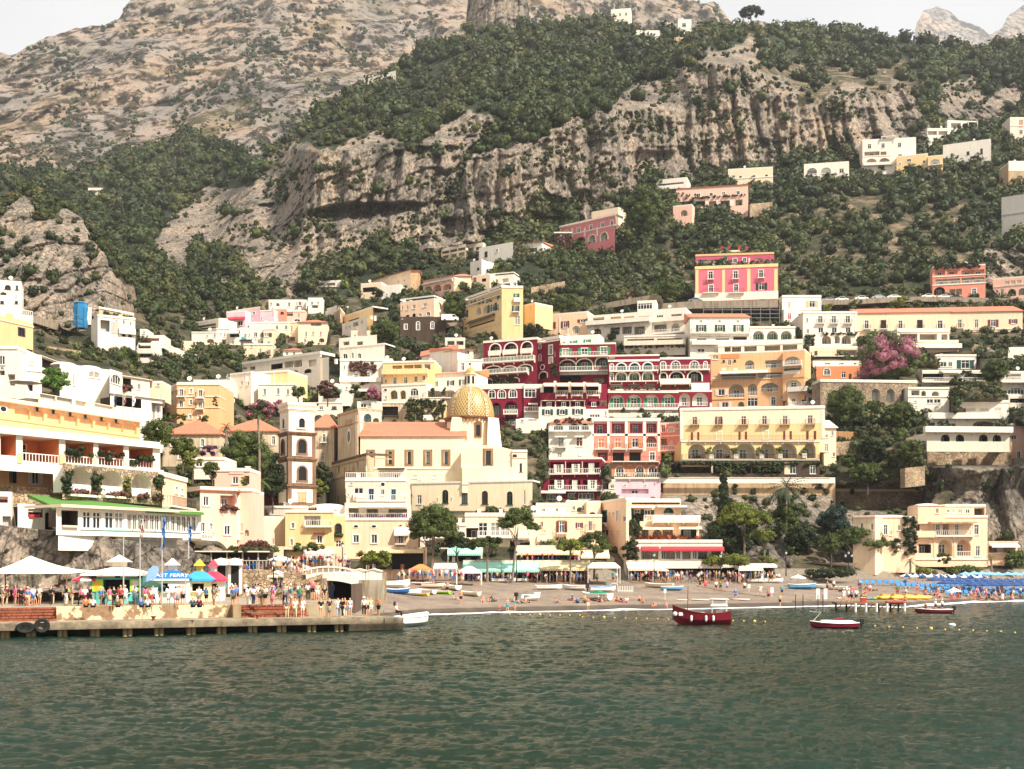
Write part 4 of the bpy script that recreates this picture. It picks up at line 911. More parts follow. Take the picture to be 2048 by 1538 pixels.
H('white portico with two wide bays behind the pink blossom tree',(800,482,1300,600),'V','l 515 590 170 910 e q=4;l 515 590 170 1100 e q=4;t 482 500;l 520 590 60 1255',z='N',dep=6,D=331,cl=0)
H('pale terrace house with white awning and dining tables below the portico',(1000,590,1390,690),'P','l 605 655 90 1120 ri;l 605 650 110 1310 ri;l 600 640 60 1030;b 660 880 1390 k=s y=2.5',z='N',dep=6,D=325,cl=0)
H('terrace house with white canopy where guests stand, under the cream three bay house',(1440,650,1900,745),'P','l 668 730 200 1800 q=3;l 680 735 30 1500;b 742 1440 1890 k=i y=2.5',z='M',D=328,dep=6,cl=0)
H('orange house with arched dark windows above the stone arcade',(1500,832,1990,962),'F','a 850 915 60 1605 u;a 880 942 42 1765;a 878 940 42 1912;L 900 955 30 1830 ',z='M',D=318,r=826,roof='f',dep=7)
H('white wall panel house above the orange arched house',(1470,790,1960,832),'W','w 795 815 60 1610,1740,1890',z='M',D=320,dep=6,cl=0)
H('white house with green shutters left of the stone stair',(1170,730,1560,860),'W','w 785 835 60 1245 c=D;w 785 835 40 1310 c=D;w 770 850 80 1455 s=D u;t 715 735;v 740 850 1100 1210',z='N',D=316,dep=7)
H('white terrace with an awning over a grey alcove and a balustrade of posts',(1040,880,1700,1000),'V','l 900 960 110 1360 i=W e q=3;l 900 955 200 1140 i=J e q=3;l 900 960 200 1580 i=J e q=2;n 865 895 1210 1390 y=2;b 985 1040 1700 k=w y=1.5;v 880 950 1420 1560',z='N',D=305,dep=5,cl=0)
bld('long grey stone arcade wall with tall arches behind trees','wall',(60,968,990,1230),'st','L 1045 1170 78 595,738 i=X ;L 1045 1165 70 875 i=J;L 1060 1150 80 200,340 i=J;t 962 980 c=V',name='arcade_wall',z='N',D=287,r=980,dep=6,cl=0)
H('white angular house with a ship like balcony left of the big white villa',(905,1045,1300,1300),'W','l 1060 1110 80 975;L 1065 1115 45 1055;L 1070 1115 70 1168 i=C;w 1145 1185 65 1115,1185 g;w 1160 1178 25 975;w 1212 1225 25 980;t 1120 1128;t 1040 1048',z='N',D=281,dep=9)
VL('big white villa of stacked terraces with a balustrade on its roof',(1400,1170,1870,1300),'W','w 1225 1262 90 1510,1640 c=V;w 1225 1262 70 1765 c=V;t 1165 1180;l 1230 1285 60 1340',z='N',D=276,dep=8,cl=0)
VL('middle floor of the big white villa with a wide terrace and potted plants',(1100,1290,1875,1420),'W','w 1375 1415 90 1320 u;L 1360 1412 200 1630 q=2.5;l 1370 1412 40 1810;l 1370 1412 60 1130;b 1330 1130 1800 k=w y=1.2',z='N',D=268,dep=8,cl=0)
VL('lower gallery of the big white villa above four dark arches',(1085,120,1880,220),'V','L 140 207 82 1262 q=2 i=J;L 140 207 80 1403 q=2 i=J;L 140 207 85 1627 q=2 i=J;L 142 207 80 1758 q=2 i=J;b 110 1050 1890 k=s y=1.2',z='O',D=232,dep=7,cl=0,r=126,roof='n')
bld('high rubble retaining wall under the big white villa with one small window','wall',(1090,205,1905,430),'sr','a 265 318 28 1283;v 240 280 1450 1490',name='retaining_wall',z='O',D=229,dep=6,cl=0,roof='n',foot=6)
H('pink house corner with a small arched window at the right edge below the gallery',(1895,50,2080,380),'K','a 145 190 50 1915;w 300 370 35 1970 u;t 48 60',z='O',D=237,dep=7)
H('white house with blue arched glazing at the right edge',(1780,890,2080,1110),'V','a 1035 1100 160 1940 u g;l 900 960 120 1930 rl;b 985 1775 2080 k=w y=1.5;L 905 950 40 1865',z='N',D=298,dep=8)
H('white house half behind a green fence at the right edge',(1865,660,2080,790),'W','w 720 755 50 1940 ',z='N',D=322,dep=7,cl=0)
H('green and white balustrade house under the blue glazed house at the right edge',(1870,1120,2080,1240),'V','b 1230 1870 2080 k=w y=1;l 1140 1180 150 1960 i=J',z='N',D=283,dep=5,cl=0)
bld('grey retaining wall with a fence on top at the right edge','wall',(2003,395,2090,470),'X','t 428 431 c=X',name='retaining_wall',D=438,r=382,roof='n',dep=5,foot=8)
H('cream house with brown shutters at the left end of the white terraces',(700,250,1130,440),'P','w 310 375 40 783 s=B;w 300 365 40 915 s=B;w 280 310 50 1085 s=B;L 345 420 75 1020 q=.5;x 260 420 855 870;x 350 430 930 945',z='J',D=345,r=215,dep=10)
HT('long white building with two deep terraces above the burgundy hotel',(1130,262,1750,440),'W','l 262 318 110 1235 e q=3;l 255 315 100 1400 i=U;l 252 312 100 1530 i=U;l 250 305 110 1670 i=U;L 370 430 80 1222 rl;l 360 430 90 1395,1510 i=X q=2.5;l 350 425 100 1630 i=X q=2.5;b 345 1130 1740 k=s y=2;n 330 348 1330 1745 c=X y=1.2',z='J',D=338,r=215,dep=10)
HT('right end of the long white terraces with an arched window',(1740,205,2075,420),'W','w 240 285 65 1825 g;l 230 275 100 1985;L 320 395 80 1975 i=W;b 310 1755 2070 k=s y=1.2;l 330 400 120 1830 i=X q=2.5;b 430 1745 2070',z='J',D=336,r=180,dep=10)
H('white glazed rooftop room on the long white terraces',(1610,118,1790,205),'W','w 125 185 140 1680 g',z='J',D=343,r=110,dep=6,cl=0)
H('lower white terrace with a scalloped grey awning above the palm garden',(1480,455,2070,560),'V','l 470 520 260 1640 i=X e q=3;l 465 515 240 1920 i=X e q=3;t 440 455;b 535 1480 2070 k=s c=V y=1.5;v 520 560 1500 2070',z='J',D=326,r=440,dep=5,cl=0)
VL('white villa with tiled roof, three oval vents and green shutters',(290,362,862,740),'W','o 388 402 28 395,573,748;w 430 495 48 397,577,755 s=D u;b 510 300 860 k=i y=.9;l 560 605 90 400 q=2;l 560 605 130 600 q=2;l 548 600 130 770 i=B e;t 515 540 c=W;b 620 300 880 k=s y=1.2;w 660 695 70 395;L 520 545 130 440,600,760 q=.3 e',z='M',D=322,roof='s',rh=3,rc='ti',dep=9)
H('white house with three shuttered bays right of the tiled villa',(862,458,1300,600),'W','L 488 576 105 948,1082,1215 G;b 580 870 1290 k=i y=1;t 445 462',z='M',D=326,dep=8)
HT('glazed restaurant terrace with a long white roof above the orange hotel',(560,625,1372,705),'V','l 640 690 60 650 e q=3;l 638 690 90 735 e q=3;l 632 690 120 870 e q=3;l 625 680 150 1080 e q=3;l 618 678 140 1250 e q=3;t 600 640 c=W',z='M',D=313,r=592,dep=7,cl=0)
HT('orange hotel with arched loggias and a glazed middle terrace',(470,715,1185,1240),'O','a 720 765 55 533 g;w 765 820 32 668 ;w 768 790 22 612,718 f=N;L 770 860 90 862 rl;l 770 845 155 1090 rl;x 715 755 590 765 c=F;l 905 962 330 755 q=3 e rl;l 890 945 230 1060 q=3 rl;w 925 950 35 527 c=V;n 880 905 575 1040;L 1000 1130 150 735 q=3 rl;L 1000 1110 90 890 rl;w 1050 1110 60 590 s=W;L 990 1075 170 1055 q=2 rl;w 1135 1215 100 890 g;w 1125 1205 45 1090 u;w 1175 1225 60 625 s=W;L 1170 1225 60 780;t 1145 1152 500 820 c=O;t 965 972 c=O;w 1120 1140 25 1205;x 850 872 592 630 c=W;x 850 872 705 745 c=W',z='M',D=306,r=690,dep=10,cl=0)
HT('right tower of the orange hotel with stacked arched balconies',(1180,690,1390,1080),'O','L 735 825 150 1270 rl;l 848 905 160 1270 rs;L 960 1055 150 1280 q=1;t 908 945 c=O;b 828 1190 1370;b 1075 1235 1425 k=s y=1.5',z='M',D=303,r=675,dep=9,cl=0)
HT('lowest terrace of the orange hotel with a white parasol',(1230,1085,1480,1235),'P','w 1115 1190 50 1385 u;w 1125 1185 40 1445;w 1135 1175 35 1285;b 1215 1240 1470 k=w y=1',z='M',D=300,dep=6,cl=0)
HT('burgundy block with three white framed arches in its top floor',(130,508,648,915),'R','L 520 608 98 243 i=R G u;L 512 602 115 393 i=R G u;L 500 592 98 547 i=R G u;b 628 185 298 k=s y=.8;b 618 322 460 k=s y=.8;b 606 492 600 k=s y=.8;d 652 702 62 235,393,545 s=G;b 706 130 630 y=1.6;L 735 800 150 225 i=N u;L 735 800 135 380 i=N u;L 722 785 130 530 i=N u;b 822 70 570 y=2;L 860 905 80 130 u;L 855 895 100 290,420 u;v 850 890 180 450;t 490 512',z='J',D=304,r=470,dep=10)
HT('slender burgundy tower with tall white windows and a round window',(645,520,862,925),'R','a 500 565 22 672 u;a 620 680 22 672 u;w 530 620 34 776 u;w 645 705 34 776 u;o 722 762 32 697;L 790 850 75 705 i=N u;v 700 830 790 840;t 470 500',z='J',D=302,r=485,dep=9,cl=0)
HT('burgundy block with green doors under curved hoods and arched balconies',(860,530,1400,910),'R','d 565 628 62 918 s=G u;d 560 622 62 1100 s=G u;d 548 615 62 1285 s=G u;b 645 820 1325 y=1.3;L 675 775 150 920 i=R G u;L 665 770 150 1100 i=R G u;L 650 740 130 1275 i=R G u;b 785 850 1330 y=1.3;l 828 888 110 900 i=N e q=3;l 822 885 100 1020 i=N e q=3;t 788 818;l 850 890 100 1240 c=W;t 515 530',z='J',D=301,r=520,dep=10,cl=0)
H('white rooftop room with green shutters on the burgundy hotel',(868,460,1245,524),'W','w 485 515 35 998 s=G;w 475 505 35 1128 s=G;w 495 515 30 900',z='J',D=305,r=440,dep=6)
HT('burgundy wing with five glazed and green shuttered arches per floor',(1328,640,1822,975),'R','l 635 670 60 1365 ;L 706 778 88 1455 i=t u;L 703 776 88 1582 i=t u;L 700 772 88 1710 i=t u;a 712 780 34 1363 u;L 792 872 95 1455 G i=V u;L 790 870 95 1580 G i=V u;L 786 868 95 1710 G i=V u;a 800 870 30 1363 u;b 780 1340 1810 y=.7;b 878 1340 1810 y=.7 k=i;l 905 955 120 1410 q=2;l 905 955 110 1575,1720 q=2;t 672 692;t 955 968;v 945 965 1340 1800 k=m',z='J',D=296,r=632,dep=9,cl=0)
HT('right burgundy wing with dark arches under a vine terrace',(0,768,488,1062),'R','a 785 860 50 30 u g;a 780 858 85 150 u g;a 780 856 85 330 u g;a 785 850 30 437 u;L 895 985 60 30 i=N u;L 885 985 130 160 i=N u;L 880 975 130 335 i=N u;b 865 0 480 y=.7;b 1000 0 290 y=2 k=s;t 745 765;x 990 1100 300 475 c=W;l 985 1040 60 340;v 1030 1050 0 290;t 1060 1075 0 300',z='M',D=295,r=762,dep=9,cl=0)
HT('white arched ground storey with green shutters under the burgundy wings',(1328,985,2003,1165),'R','L 1010 1122 145 1412 i=W G q=1.2;L 1008 1120 145 1578 i=W G q=1.2;L 1006 1118 145 1742 i=W G q=1.2;L 1004 1112 130 1905 i=W G q=1.2;t 972 990;b 1138 1328 2003 y=1.2 k=w c=R',z='J',D=289,dep=9,cl=0)
HT('last two white arches of the burgundy hotel beside the orange hotel',(165,1075,500,1232),'R','L 1090 1212 105 238 i=W q=1.2 rl;L 1086 1210 150 385 i=W q=1.2 rl;x 1180 1235 478 500',z='M',D=290,dep=9,cl=0)
HT('dark balcony floor with green shutters and hanging plants below the white arches',(1328,1150,2000,1230),'Z','w 1178 1212 60 1412 s=D;w 1175 1210 60 1578 s=D;w 1170 1208 60 1735 s=D;w 1168 1206 60 1910 s=D;v 1140 1200 1470 1500;v 1140 1200 1640 1670;b 1226 1328 2000 k=s c=V y=.8',z='J',D=287,dep=7,cl=0)
HT('lower left burgundy block with white arched windows by the dome',(60,958,520,1310),'R','a 962 1040 62 210 u g;a 960 1040 72 305 u g;a 955 1035 72 412 u g;L 1082 1200 90 250 G i=R;L 1068 1192 125 395 G i=R rl;L 1222 1300 110 390 i=N rl;L 1230 1300 60 265 i=N;t 908 955;b 1195 325 460',z='J',D=288,r=950,dep=9,cl=0)
HT('burgundy bay with one tall glazed window between the lower block and sail terrace',(518,950,682,1250),'R','w 952 1032 105 577 u g;d 1100 1160 50 625 ;l 1212 1250 90 610 q=1.5;b 1172 520 675;n 1085 1100 560 650;x 1180 1250 520 680;t 905 945',z='J',D=287,dep=9,cl=0)
HT('burgundy restaurant terrace under striped white sails',(680,905,1318,1140),'R','l 915 988 112 762,900,1035,1180 i=J e q=4;x 875 985 805 830 y=.3;x 885 985 945 970 y=.3;x 885 985 1088 1113 y=.3;x 905 985 676 706 y=.3;x 905 985 1235 1260 y=.3;n 893 935 706 805 y=3 c=A;n 893 935 830 945 y=3 c=A;n 893 935 970 1088 y=3 c=A;n 893 935 1113 1235 y=3 c=A;b 1012 820 940 y=.4;b 1012 970 1085 y=.4;b 1012 1120 1250 y=.4;l 1070 1122 120 755 e i=R;l 1070 1122 120 895 i=R e;l 1070 1122 120 1035 i=R e;l 1070 1110 120 1185 i=R e;d 1075 1120 45 760,900,1035,1190;x 1060 1140 680 685;x 1060 1140 818 824;x 1060 1140 958 964;x 1060 1140 1098 1104;x 1060 1066 680 1110;l 1065 1115 60 1285',z='J',D=284,dep=12,cl=0,roof='n')
H('white house with wavy parapet and dark shuttered windows under the burgundy terrace',(662,1140,1112,1360),'W','a 1148 1202 52 745 s=D u;a 1146 1200 52 887 s=D u;a 1142 1196 52 1035 s=D u;L 1300 1355 80 770;x 1125 1145 700 790;x 1123 1143 840 930;x 1121 1141 985 1075',z='J',D=279,dep=9)
H('white side house with dark plate windows right of the wavy house',(1110,1160,1330,1240),'W','w 1195 1225 50 1175,1225;w 1150 1210 14 1305;w 1220 1250 14 1310',z='J',D=280,dep=8,cl=0)
H('white cubic house with a round headed door beside the lower burgundy block',(440,1240,660,1380),'W','a 1240 1270 30 500;l 1215 1255 80 600 ',z='J',D=277,dep=8,cl=0,roof='v',rh=.8)
H('tall white house with iron balconies and a leafy roof terrace',(180,300,600,575),'W','d 355 450 55 297 u b c=0;d 360 445 60 475 u c=B;w 505 555 45 283,475 c=X;t 300 318;l 225 292 120 275 e q=2;l 228 292 110 400 e q=2;l 225 290 60 535 q=2;b 297 190 590 k=w y=1;n 345 352 235 355 y=1;n 343 350 425 515 y=1'.replace(' c=0',''),z='K',D=264,dep=9,cl=0,roof='n')
r_,sx_,zz_,L_,Hh_=H('open roof loggia with a hipped planted roof on the tall white house',(180,222,600,302),'W','L 232 295 90 275 i=N q=3;L 230 295 100 425 i=N q=3;L 228 292 70 530 i=N q=3;v 175 225 230 500 k=m',z='K',D=264.5,dep=7,roof='t',rh=1.6)
HT('salmon hotel with white columns and four balconies per floor',(598,205,1255,600),'S','l 215 322 130 675 i=h ri;l 215 320 125 848 i=h ri;l 213 318 120 1020 i=h ri;l 210 316 100 1168 i=h ri;x 180 600 600 612;x 205 490 742 765;x 205 490 912 940;x 205 490 1088 1115;x 205 500 1225 1250;t 172 205;x 325 347 598 1255;w 372 460 58 685 c=F;w 372 460 60 845 c=F;w 368 455 60 1010 s=F;L 345 455 100 1168 rl i=S;b 470 620 760 k=i y=.9;b 470 790 925 k=i y=.9;b 468 945 1085 k=i y=.9;l 505 585 95 700 i=h;l 505 585 110 850 i=J e;l 502 585 110 1010 i=J e;w 502 580 50 1175 u;b 590 780 1240 k=i y=1',z='K',D=263,dep=10,cl=0)
HT('red wing with a fan light arch between the salmon and the cream hotel',(1250,235,1458,590),'S','d 240 310 40 1280 u c=B;a 262 308 60 1355 c=V u;l 372 465 60 1285;a 390 440 45 1358 c=V;b 490 1250 1455 k=w y=.8;l 510 590 170 1350 i=J q=3;t 345 358 ;w 215 275 20 1415',z='K',D=264,r=222,dep=8,cl=0)
HT('salmon ground floor with white arched glass doors',(780,600,1240,740),'F','a 640 725 78 862 u g;a 635 718 78 1055 u g;a 632 715 84 1180 u g;w 655 725 15 955 c=V;w 612 625 28 957',z='K',D=262,dep=9,cl=0,roof='n')
HT('large cream hotel with brown shuttered balconies and round hoods',(95,92,1490,395),'U','w 162 235 50 238 c=B b bc=T;w 158 235 34 470 s=B b bc=T;w 155 235 50 708 c=B b bc=T;w 152 235 50 908 c=B b bc=T;w 150 232 50 1106 c=B b bc=T;w 146 230 50 1347 c=B b bc=T;w 310 385 40 242 s=B;w 305 380 48 472 c=B u;w 303 380 40 700 s=B;w 300 378 48 920 c=B u;w 298 378 40 1130 s=B;w 296 378 48 1358 s=B;t 88 104;x 242 395 95 1490 c=Y y=.03;x 100 380 97 125;x 90 370 1455 1488;t 242 246 97 1490 c=A y=.06',z='S',D=258,r=68,dep=12)
HT('arched gallery floor of the large cream hotel with white flower boxes',(108,400,1440,580),'Y','L 422 565 170 260 i=V q=3 ri;L 418 565 190 495 i=V q=3 ri;L 415 565 190 725 i=V q=3 ri;L 415 562 150 940 i=V q=3 ri;L 412 562 170 1135 i=V q=3 ri;L 412 560 110 1345 i=V q=3 ri;t 388 405;b 392 180 1390 k=i y=.5;b 575 110 1430 k=i y=1 c=X;v 465 525 350 420 k=y;v 465 525 590 650 k=y;v 470 530 835 900 k=y;v 465 525 1015 1080 k=y;v 465 525 1245 1310 k=y;x 525 570 370 412 y=.9;x 525 568 610 655 y=.9;x 525 568 852 895 y=.9;x 522 565 1030 1075 y=.9;x 518 562 1262 1308 y=.9',z='S',D=249.5,dep=12,cl=0,roof='n')
HT('slim round tower with a pointed white cap at the end of the cream hotel',(1480,265,1598,615),'U','w 300 345 22 1562 c=B;w 505 545 25 1575 c=B;a 330 365 25 1505;a 420 500 40 1442',z='S',D=249,dep=5,cl=0,roof='t',rh=1.9,rc='W')
HT('dark dining pergola under green vines below the arched gallery',(0,600,1440,715),'J','l 618 705 380 200 e i=J q=4;l 618 705 360 600 e i=J q=4;l 618 705 280 930 e i=J q=4;w 628 710 60 1180 c=D;w 628 710 55 1372 c=D;x 600 715 1100 1150 c=P;v 598 625 20 1440;v 610 700 430 780;v 610 690 830 1080;x 612 700 398 412;x 600 700 -70 -60',z='S',D=247,dep=10,cl=0,roof='n')
bld('long white pool terrace wall with tiled panels and small urn posts','wall',(-90,745,1588,800),'W','x 712 742 -85 1540 c=V y=.1'.replace('712 742','748 752'),name='terrace_wall',z='S',D=242.5,dep=12,cl=0,roof='n',foot=0)
bld('grey plastered retaining wall under the white pool terrace','wall',(-65,800,1590,905),'T','v 810 900 615 645;v 780 850 1400 1470;v 860 905 780 820;v 850 905 1255 1300;v 870 905 1480 1530',name='retaining_wall',z='S',D=243,dep=8,cl=0,roof='n',foot=5)
bld('rubble stone garden wall with a cream coping right of the pool terrace','wall',(1600,838,2420,1040),'sr','t 835 880 c=A;v 850 900 1740 1760;v 990 1030 1640 1660',name='retaining_wall',z='S',D=236,dep=5,cl=0,roof='n',foot=5)
HT('burgundy apartment house with white balconies beside the lilac house',(185,575,690,765),'R','l 598 700 135 262 e i=R;l 598 700 135 420 e i=R;l 598 698 150 590 e i=R;d 620 700 45 275 s=W;d 615 698 40 440 s=W;w 605 695 55 590 c=W;b 712 185 680 y=1;x 590 700 338 344;x 590 700 500 506;v 0 0 0 0'.replace(';v 0 0 0 0',''),z='K',D=250,dep=9,r=568)
HT('lower burgundy floors with white shutters above the flat roofs',(108,765,690,965),'R','l 765 860 150 265 e i=R;l 765 860 110 430 e i=R;l 762 858 140 580 e i=R;d 770 850 45 280 s=W;w 765 855 50 430 c=W;d 768 855 45 600 s=W;b 870 175 690 y=1;w 905 955 90 205 g;w 905 955 40 285;w 895 955 60 395 g;w 895 955 150 540 g;n 870 890 100 340;x 805 870 105 175 c=R',z='K',D=248,dep=9,cl=0,roof='n')
H('lilac house with two oval windows and a flat terrace',(815,770,1255,950),'L','o 812 832 26 912,1108;l 855 900 260 1010 q=.8 i=L;t 758 772;b 748 810 1250 y=.4',z='K',D=246,dep=8,cl=0,roof='n')
H('small grey plastered house in the gap left of the lilac house',(690,780,815,900),'V','w 815 850 40 790;l 785 860 50 730 i=J',z='K',D=247,dep=8)
H('peach corner house, left front with narrow shuttered windows',(630,1000,925,1430),'P','d 1068 1180 38 718 u b f=D;d 1060 1165 34 848 u c=W;w 1250 1300 30 722 s=D;w 1255 1310 26 852 c=W;w 1255 1290 14 790;w 1075 1110 12 802;w 1080 1110 12 767 c=P;t 985 1002;w 1110 1165 26 955 c=B',z='K',D=206,dep=10,r=955)
H('peach house with a wide balcony, green arch and terraces stepping to the right',(925,975,1450,1210),'P','d 1050 1160 60 1030 s=D;w 1055 1110 60 1130 s=D;L 1035 1140 95 1333 i=G rl;n 1015 1025 925 1190 y=1.5;n 1012 1022 1215 1500 y=1.5;t 948 1000 925 1440 c=W;t 985 1000 925 1440 c=W;v 1110 1280 965 1110 k=k;b 1165 1090 1380 k=w y=1.5',z='K',D=205,dep=10,cl=0)
H('lower terraces of the peach house with pillars and an awning',(1060,1165,1625,1340),'P','l 1245 1335 70 1105 ;L 1245 1330 90 1225 i=P;l 1240 1335 100 1325 i=P;l 1232 1335 150 1525 i=D q=2;n 1215 1235 1050 1370 y=1.8 c=A;n 1212 1232 1420 1640 y=1.8 c=A;x 1165 1215 1160 1620 c=P y=.2;b 1168 1170 1625 k=s y=1.5;x 1120 1165 1365 1385 y=1.6;x 1120 1165 1600 1620 y=1.6;v 1310 1340 1000 1625 k=z',z='K',D=202,dep=10,cl=0,roof='n')
bld('beach restaurant with white fascia, crimson valance and glass doors','restaurant',(970,1365,1850,1538),'W','l 1440 1530 80 1110 q=1.5;l 1440 1530 90 1190 q=1.5;l 1440 1530 90 1350 q=1.5 e;w 1440 1530 45 1285 f=V;w 1440 1530 45 1425;l 1440 1530 80 1505 e q=1.5;w 1440 1530 45 1585;l 1440 1530 90 1660 q=1.5;l 1440 1530 90 1790 q=1.5;n 1408 1440 1070 1240 c=r y=1;n 1408 1440 1260 1860 c=r y=1;a 1440 1530 60 1005 f=B;n 1410 1448 965 1048 c=r y=1;t 1362 1372',name='restaurant',z='K',D=192,dep=9,cl=0)
H('small cream house with brown shuttered doors behind the pines',(90,1120,690,1350),'P','d 1165 1275 50 305 s=B b;w 1180 1230 35 475 s=B;d 1165 1255 38 578 c=B b;w 1170 1220 28 112 c=B;w 1312 1350 45 300 s=B;w 1250 1285 45 130 c=A;t 1100 1122;x 1300 1365 70 215 c=V y=.5;t 1150 1156 270 345',z='K',D=203,dep=9)
H('low peach block with an arched dark opening left of the peach corner house',(545,990,680,1110),'P','L 1078 1108 60 600 i=N',z='K',D=210,dep=8)
H('cluttered flat roof house with a grey tube frame between burgundy and cream',(350,985,560,1100),'A','w 1020 1060 30 420;w 1015 1060 25 510;L 1030 1075 60 480 i=A',z='K',D=214,dep=8)
H('white flat roofed house with water tanks left of the cluttered roof',(60,1010,350,1130),'W','w 1040 1075 30 130,260;t 1005 1015',z='K',D=213,dep=8)
H('plain yellow cream chapel wing with four arched windows under the church',(690,1020,1850,1250),'U','d 1105 1195 42 763;a 1055 1185 58 1012 f=D g;a 1060 1190 58 1198 f=N;a 1065 1195 58 1393 f=N;a 1070 1200 55 1632 f=D g;t 985 1000;o 1130 1160 8 942,1076;d 1060 1195 14 1775 c=B',z='H',D=232,r=995,dep=9,cl=0,foot=9)
H('apartment house with blue glass doors and a laundry balcony',(60,1030,640,1170),'V','w 1035 1100 90 180 g;d 1045 1150 50 300 f=b;w 1050 1110 35 410;d 1050 1155 45 515 f=b;b 1160 165 640 k=w y=1.1;x 1090 1160 130 245 y=.6;w 1095 1115 16 80',z='H',D=214,dep=9,cl=0,roof='n')
H('top storey with a round vent and white parapet on the apartment house',(50,965,630,1030),'V','o 985 1022 40 412;w 990 1010 25 108;t 962 972;r',z='H',D=214.5,dep=9)
H('small white penthouse with a dark canopy above the apartment house',(370,870,625,965),'V','w 905 940 40 540;w 880 895 12 410;n 845 858 370 625 c=J y=2',z='H',D=218,dep=6,cl=0)
H('flowery terrace floor with white awnings below the blue door apartments',(45,1180,650,1345),'V','l 1240 1335 110 310 q=2.5;l 1240 1335 180 560 q=2.5;l 1230 1330 100 130 q=2.5;n 1190 1215 200 440 y=1.8;n 1190 1215 445 650 y=1.8;b 1338 45 655 k=w y=.6;v 1310 1340 60 640 k=p',z='H',D=211,dep=8,cl=0,roof='n')
H('cream beach house with two oval windows above its shutters',(1390,1345,2100,1720),'P','o 1395 1420 45 1500,1672;o 1390 1405 30 1928;w 1490 1565 55 1500 u;w 1485 1572 55 1675 u c=0;d 1485 1570 50 1930 b;n 1418 1485 1870 2020 y=1;d 1725 1800 40 1480'.replace(' c=0','')+';t 1340 1350',z='D',D=206,dep=10)
H('ochre house with a small arched window and a white balcony corner',(820,1275,1280,1620),'Y','a 1370 1425 32 893 u;w 1530 1590 25 880 u;l 1305 1395 160 1080 i=W;b 1405 1015 1275 y=.8;w 1490 1570 50 1150 u;n 1468 1475 1095 1210 c=B y=.5;t 1268 1276;o 1370 1380 14 970',z='D',D=204,dep=9)
H('dim ochre side wall left of the small arched window',(605,1330,822,1620),'A','w 1385 1428 18 655;w 1520 1580 20 700;w 1500 1560 16 625',z='D',D=206,dep=9,r=1335)
H('narrow yellow house with a dark arched window and flower box',(1280,1310,1392,1640),'Y','a 1385 1490 50 1330 u f=N;d 1540 1640 55 1330 c=N;w 1260 1300 30 1300;v 1480 1500 1295 1375',z='D',D=205.5,dep=9,cl=0)
H('white vaulted roof house with a dish behind the ochre house',(1015,1215,1390,1320),'W','w 1245 1295 30 1300;l 1200 1255 100 1072 i=J q=1',z='D',D=212,dep=8,roof='v',rh=1)
H('long white roof terrace at the foot of the bell tower',(600,1230,1020,1300),'V','w 1250 1290 30 635 f=N;t 1222 1232',z='D',D=210,dep=9)
H('shaded arched shop base under the ochre house',(440,1600,1400,1800),'A','L 1650 1720 90 560 i=N;L 1690 1740 60 735 i=N;L 1660 1745 60 640 i=N;l 1630 1760 290 950 q=3 i=J e;d 1730 1780 40 1350;n 1640 1680 1030 1290 y=3.2 c=W',z='D',D=203,dep=7,cl=0,roof='n')
H('salmon pink house with thick white window frames at the foot of the left hotel',(0,1060,355,1530),'K','w 1118 1210 55 58 u;w 1378 1440 30 105 u;w 1400 1490 60 262 u;t 1020 1062;l 1110 1230 140 265 i=K q=1.2;v 1225 1245 185 350 k=m;w 1370 1480 40 -20 u;b 1530 -60 130 y=.7;t 1232 1240 180 350',z='D',D=160,dep=9,r=1075,rc='ti',roof='s',rh=1.2)
H('pink side front of the salmon house behind a white column',(355,1075,500,1540),'K','w 1380 1460 20 400 c=V;L 1440 1500 40 450 q=.4;t 1040 1070 ;x 1110 1540 350 384 y=.5',z='D',D=166,dep=8,cl=0)
H('pale pink roof house with white rail balconies behind the salmon house',(140,870,480,1000),'K','w 930 1000 60 340;t 868 880;l 920 1000 50 455 i=K;x 875 905 280 420 c=K',z='D',D=186,dep=8)
H('cream attic with two blue windows under the big round tree',(-60,765,240,870),'C','w 790 835 70 -10,140 g;t 750 768',z='D',D=190,dep=8)
H('small grey balcony house between the pink and the ochre houses',(470,1350,605,1560),'V','l 1400 1440 100 535 i=X;L 1490 1560 50 520;w 1450 1540 30 580',z='D',D=196,dep=8,roof='v',rh=.8)
bld('rose red wall with a dark door at the foot of the bell tower','wall',(485,1110,735,1240),'h','d 1180 1235 50 540',name='garden_wall',z='D',D=222,dep=4,cl=0,roof='n')
H('old cream palace wing with ornate window frames left of the bell tower',(325,868,440,935),'E','a 878 893 7 345 u;a 878 893 7 375 u;a 878 893 7 405 u;o 858 861 4 340,358,376,394;a 905 918 7 360 u',D=214,roof='t',rh=3.2,dep=12)
H('long tiled palace wing hidden behind the round tree',(440,862,560,925),'E','a 872 890 7 547 u;o 862 865 4 455,475,495,515,540;a 872 890 7 470,500 u',D=228,roof='t',rh=3,dep=12)
H('octagonal cream palace end with a balcony right of the bell tower',(622,855,668,930),'E','a 868 884 6 648 u b;d 905 922 6 645;o 858 861 4 628,640,652',D=246,roof='t',rh=3.4,dep=11)
H('white vaulted house with two deep arches above the palace',(965,250,1370,420),'W','w 248 285 40 1165 c=D;w 245 280 45 1290 f=N;L 335 410 90 1140 i=W;L 330 408 90 1265 i=W;t 215 225;L 345 400 60 1010',z='D',D=284,roof='v',rh=1,dep=9)
H('orange palazzo with white trimmed windows, front facing the sea',(1700,40,2110,410),'O','w 88 155 38 1745 b u;w 85 130 24 1838 u;w 95 170 38 1928 b u;w 195 262 34 1742 u;w 192 238 24 1835 u;w 205 275 34 1925 b u;w 335 375 26 1830 u;w 345 375 30 1920 u;t 155 163 c=W;t 36 48;t 262 268',z='B',D=232,dep=12)
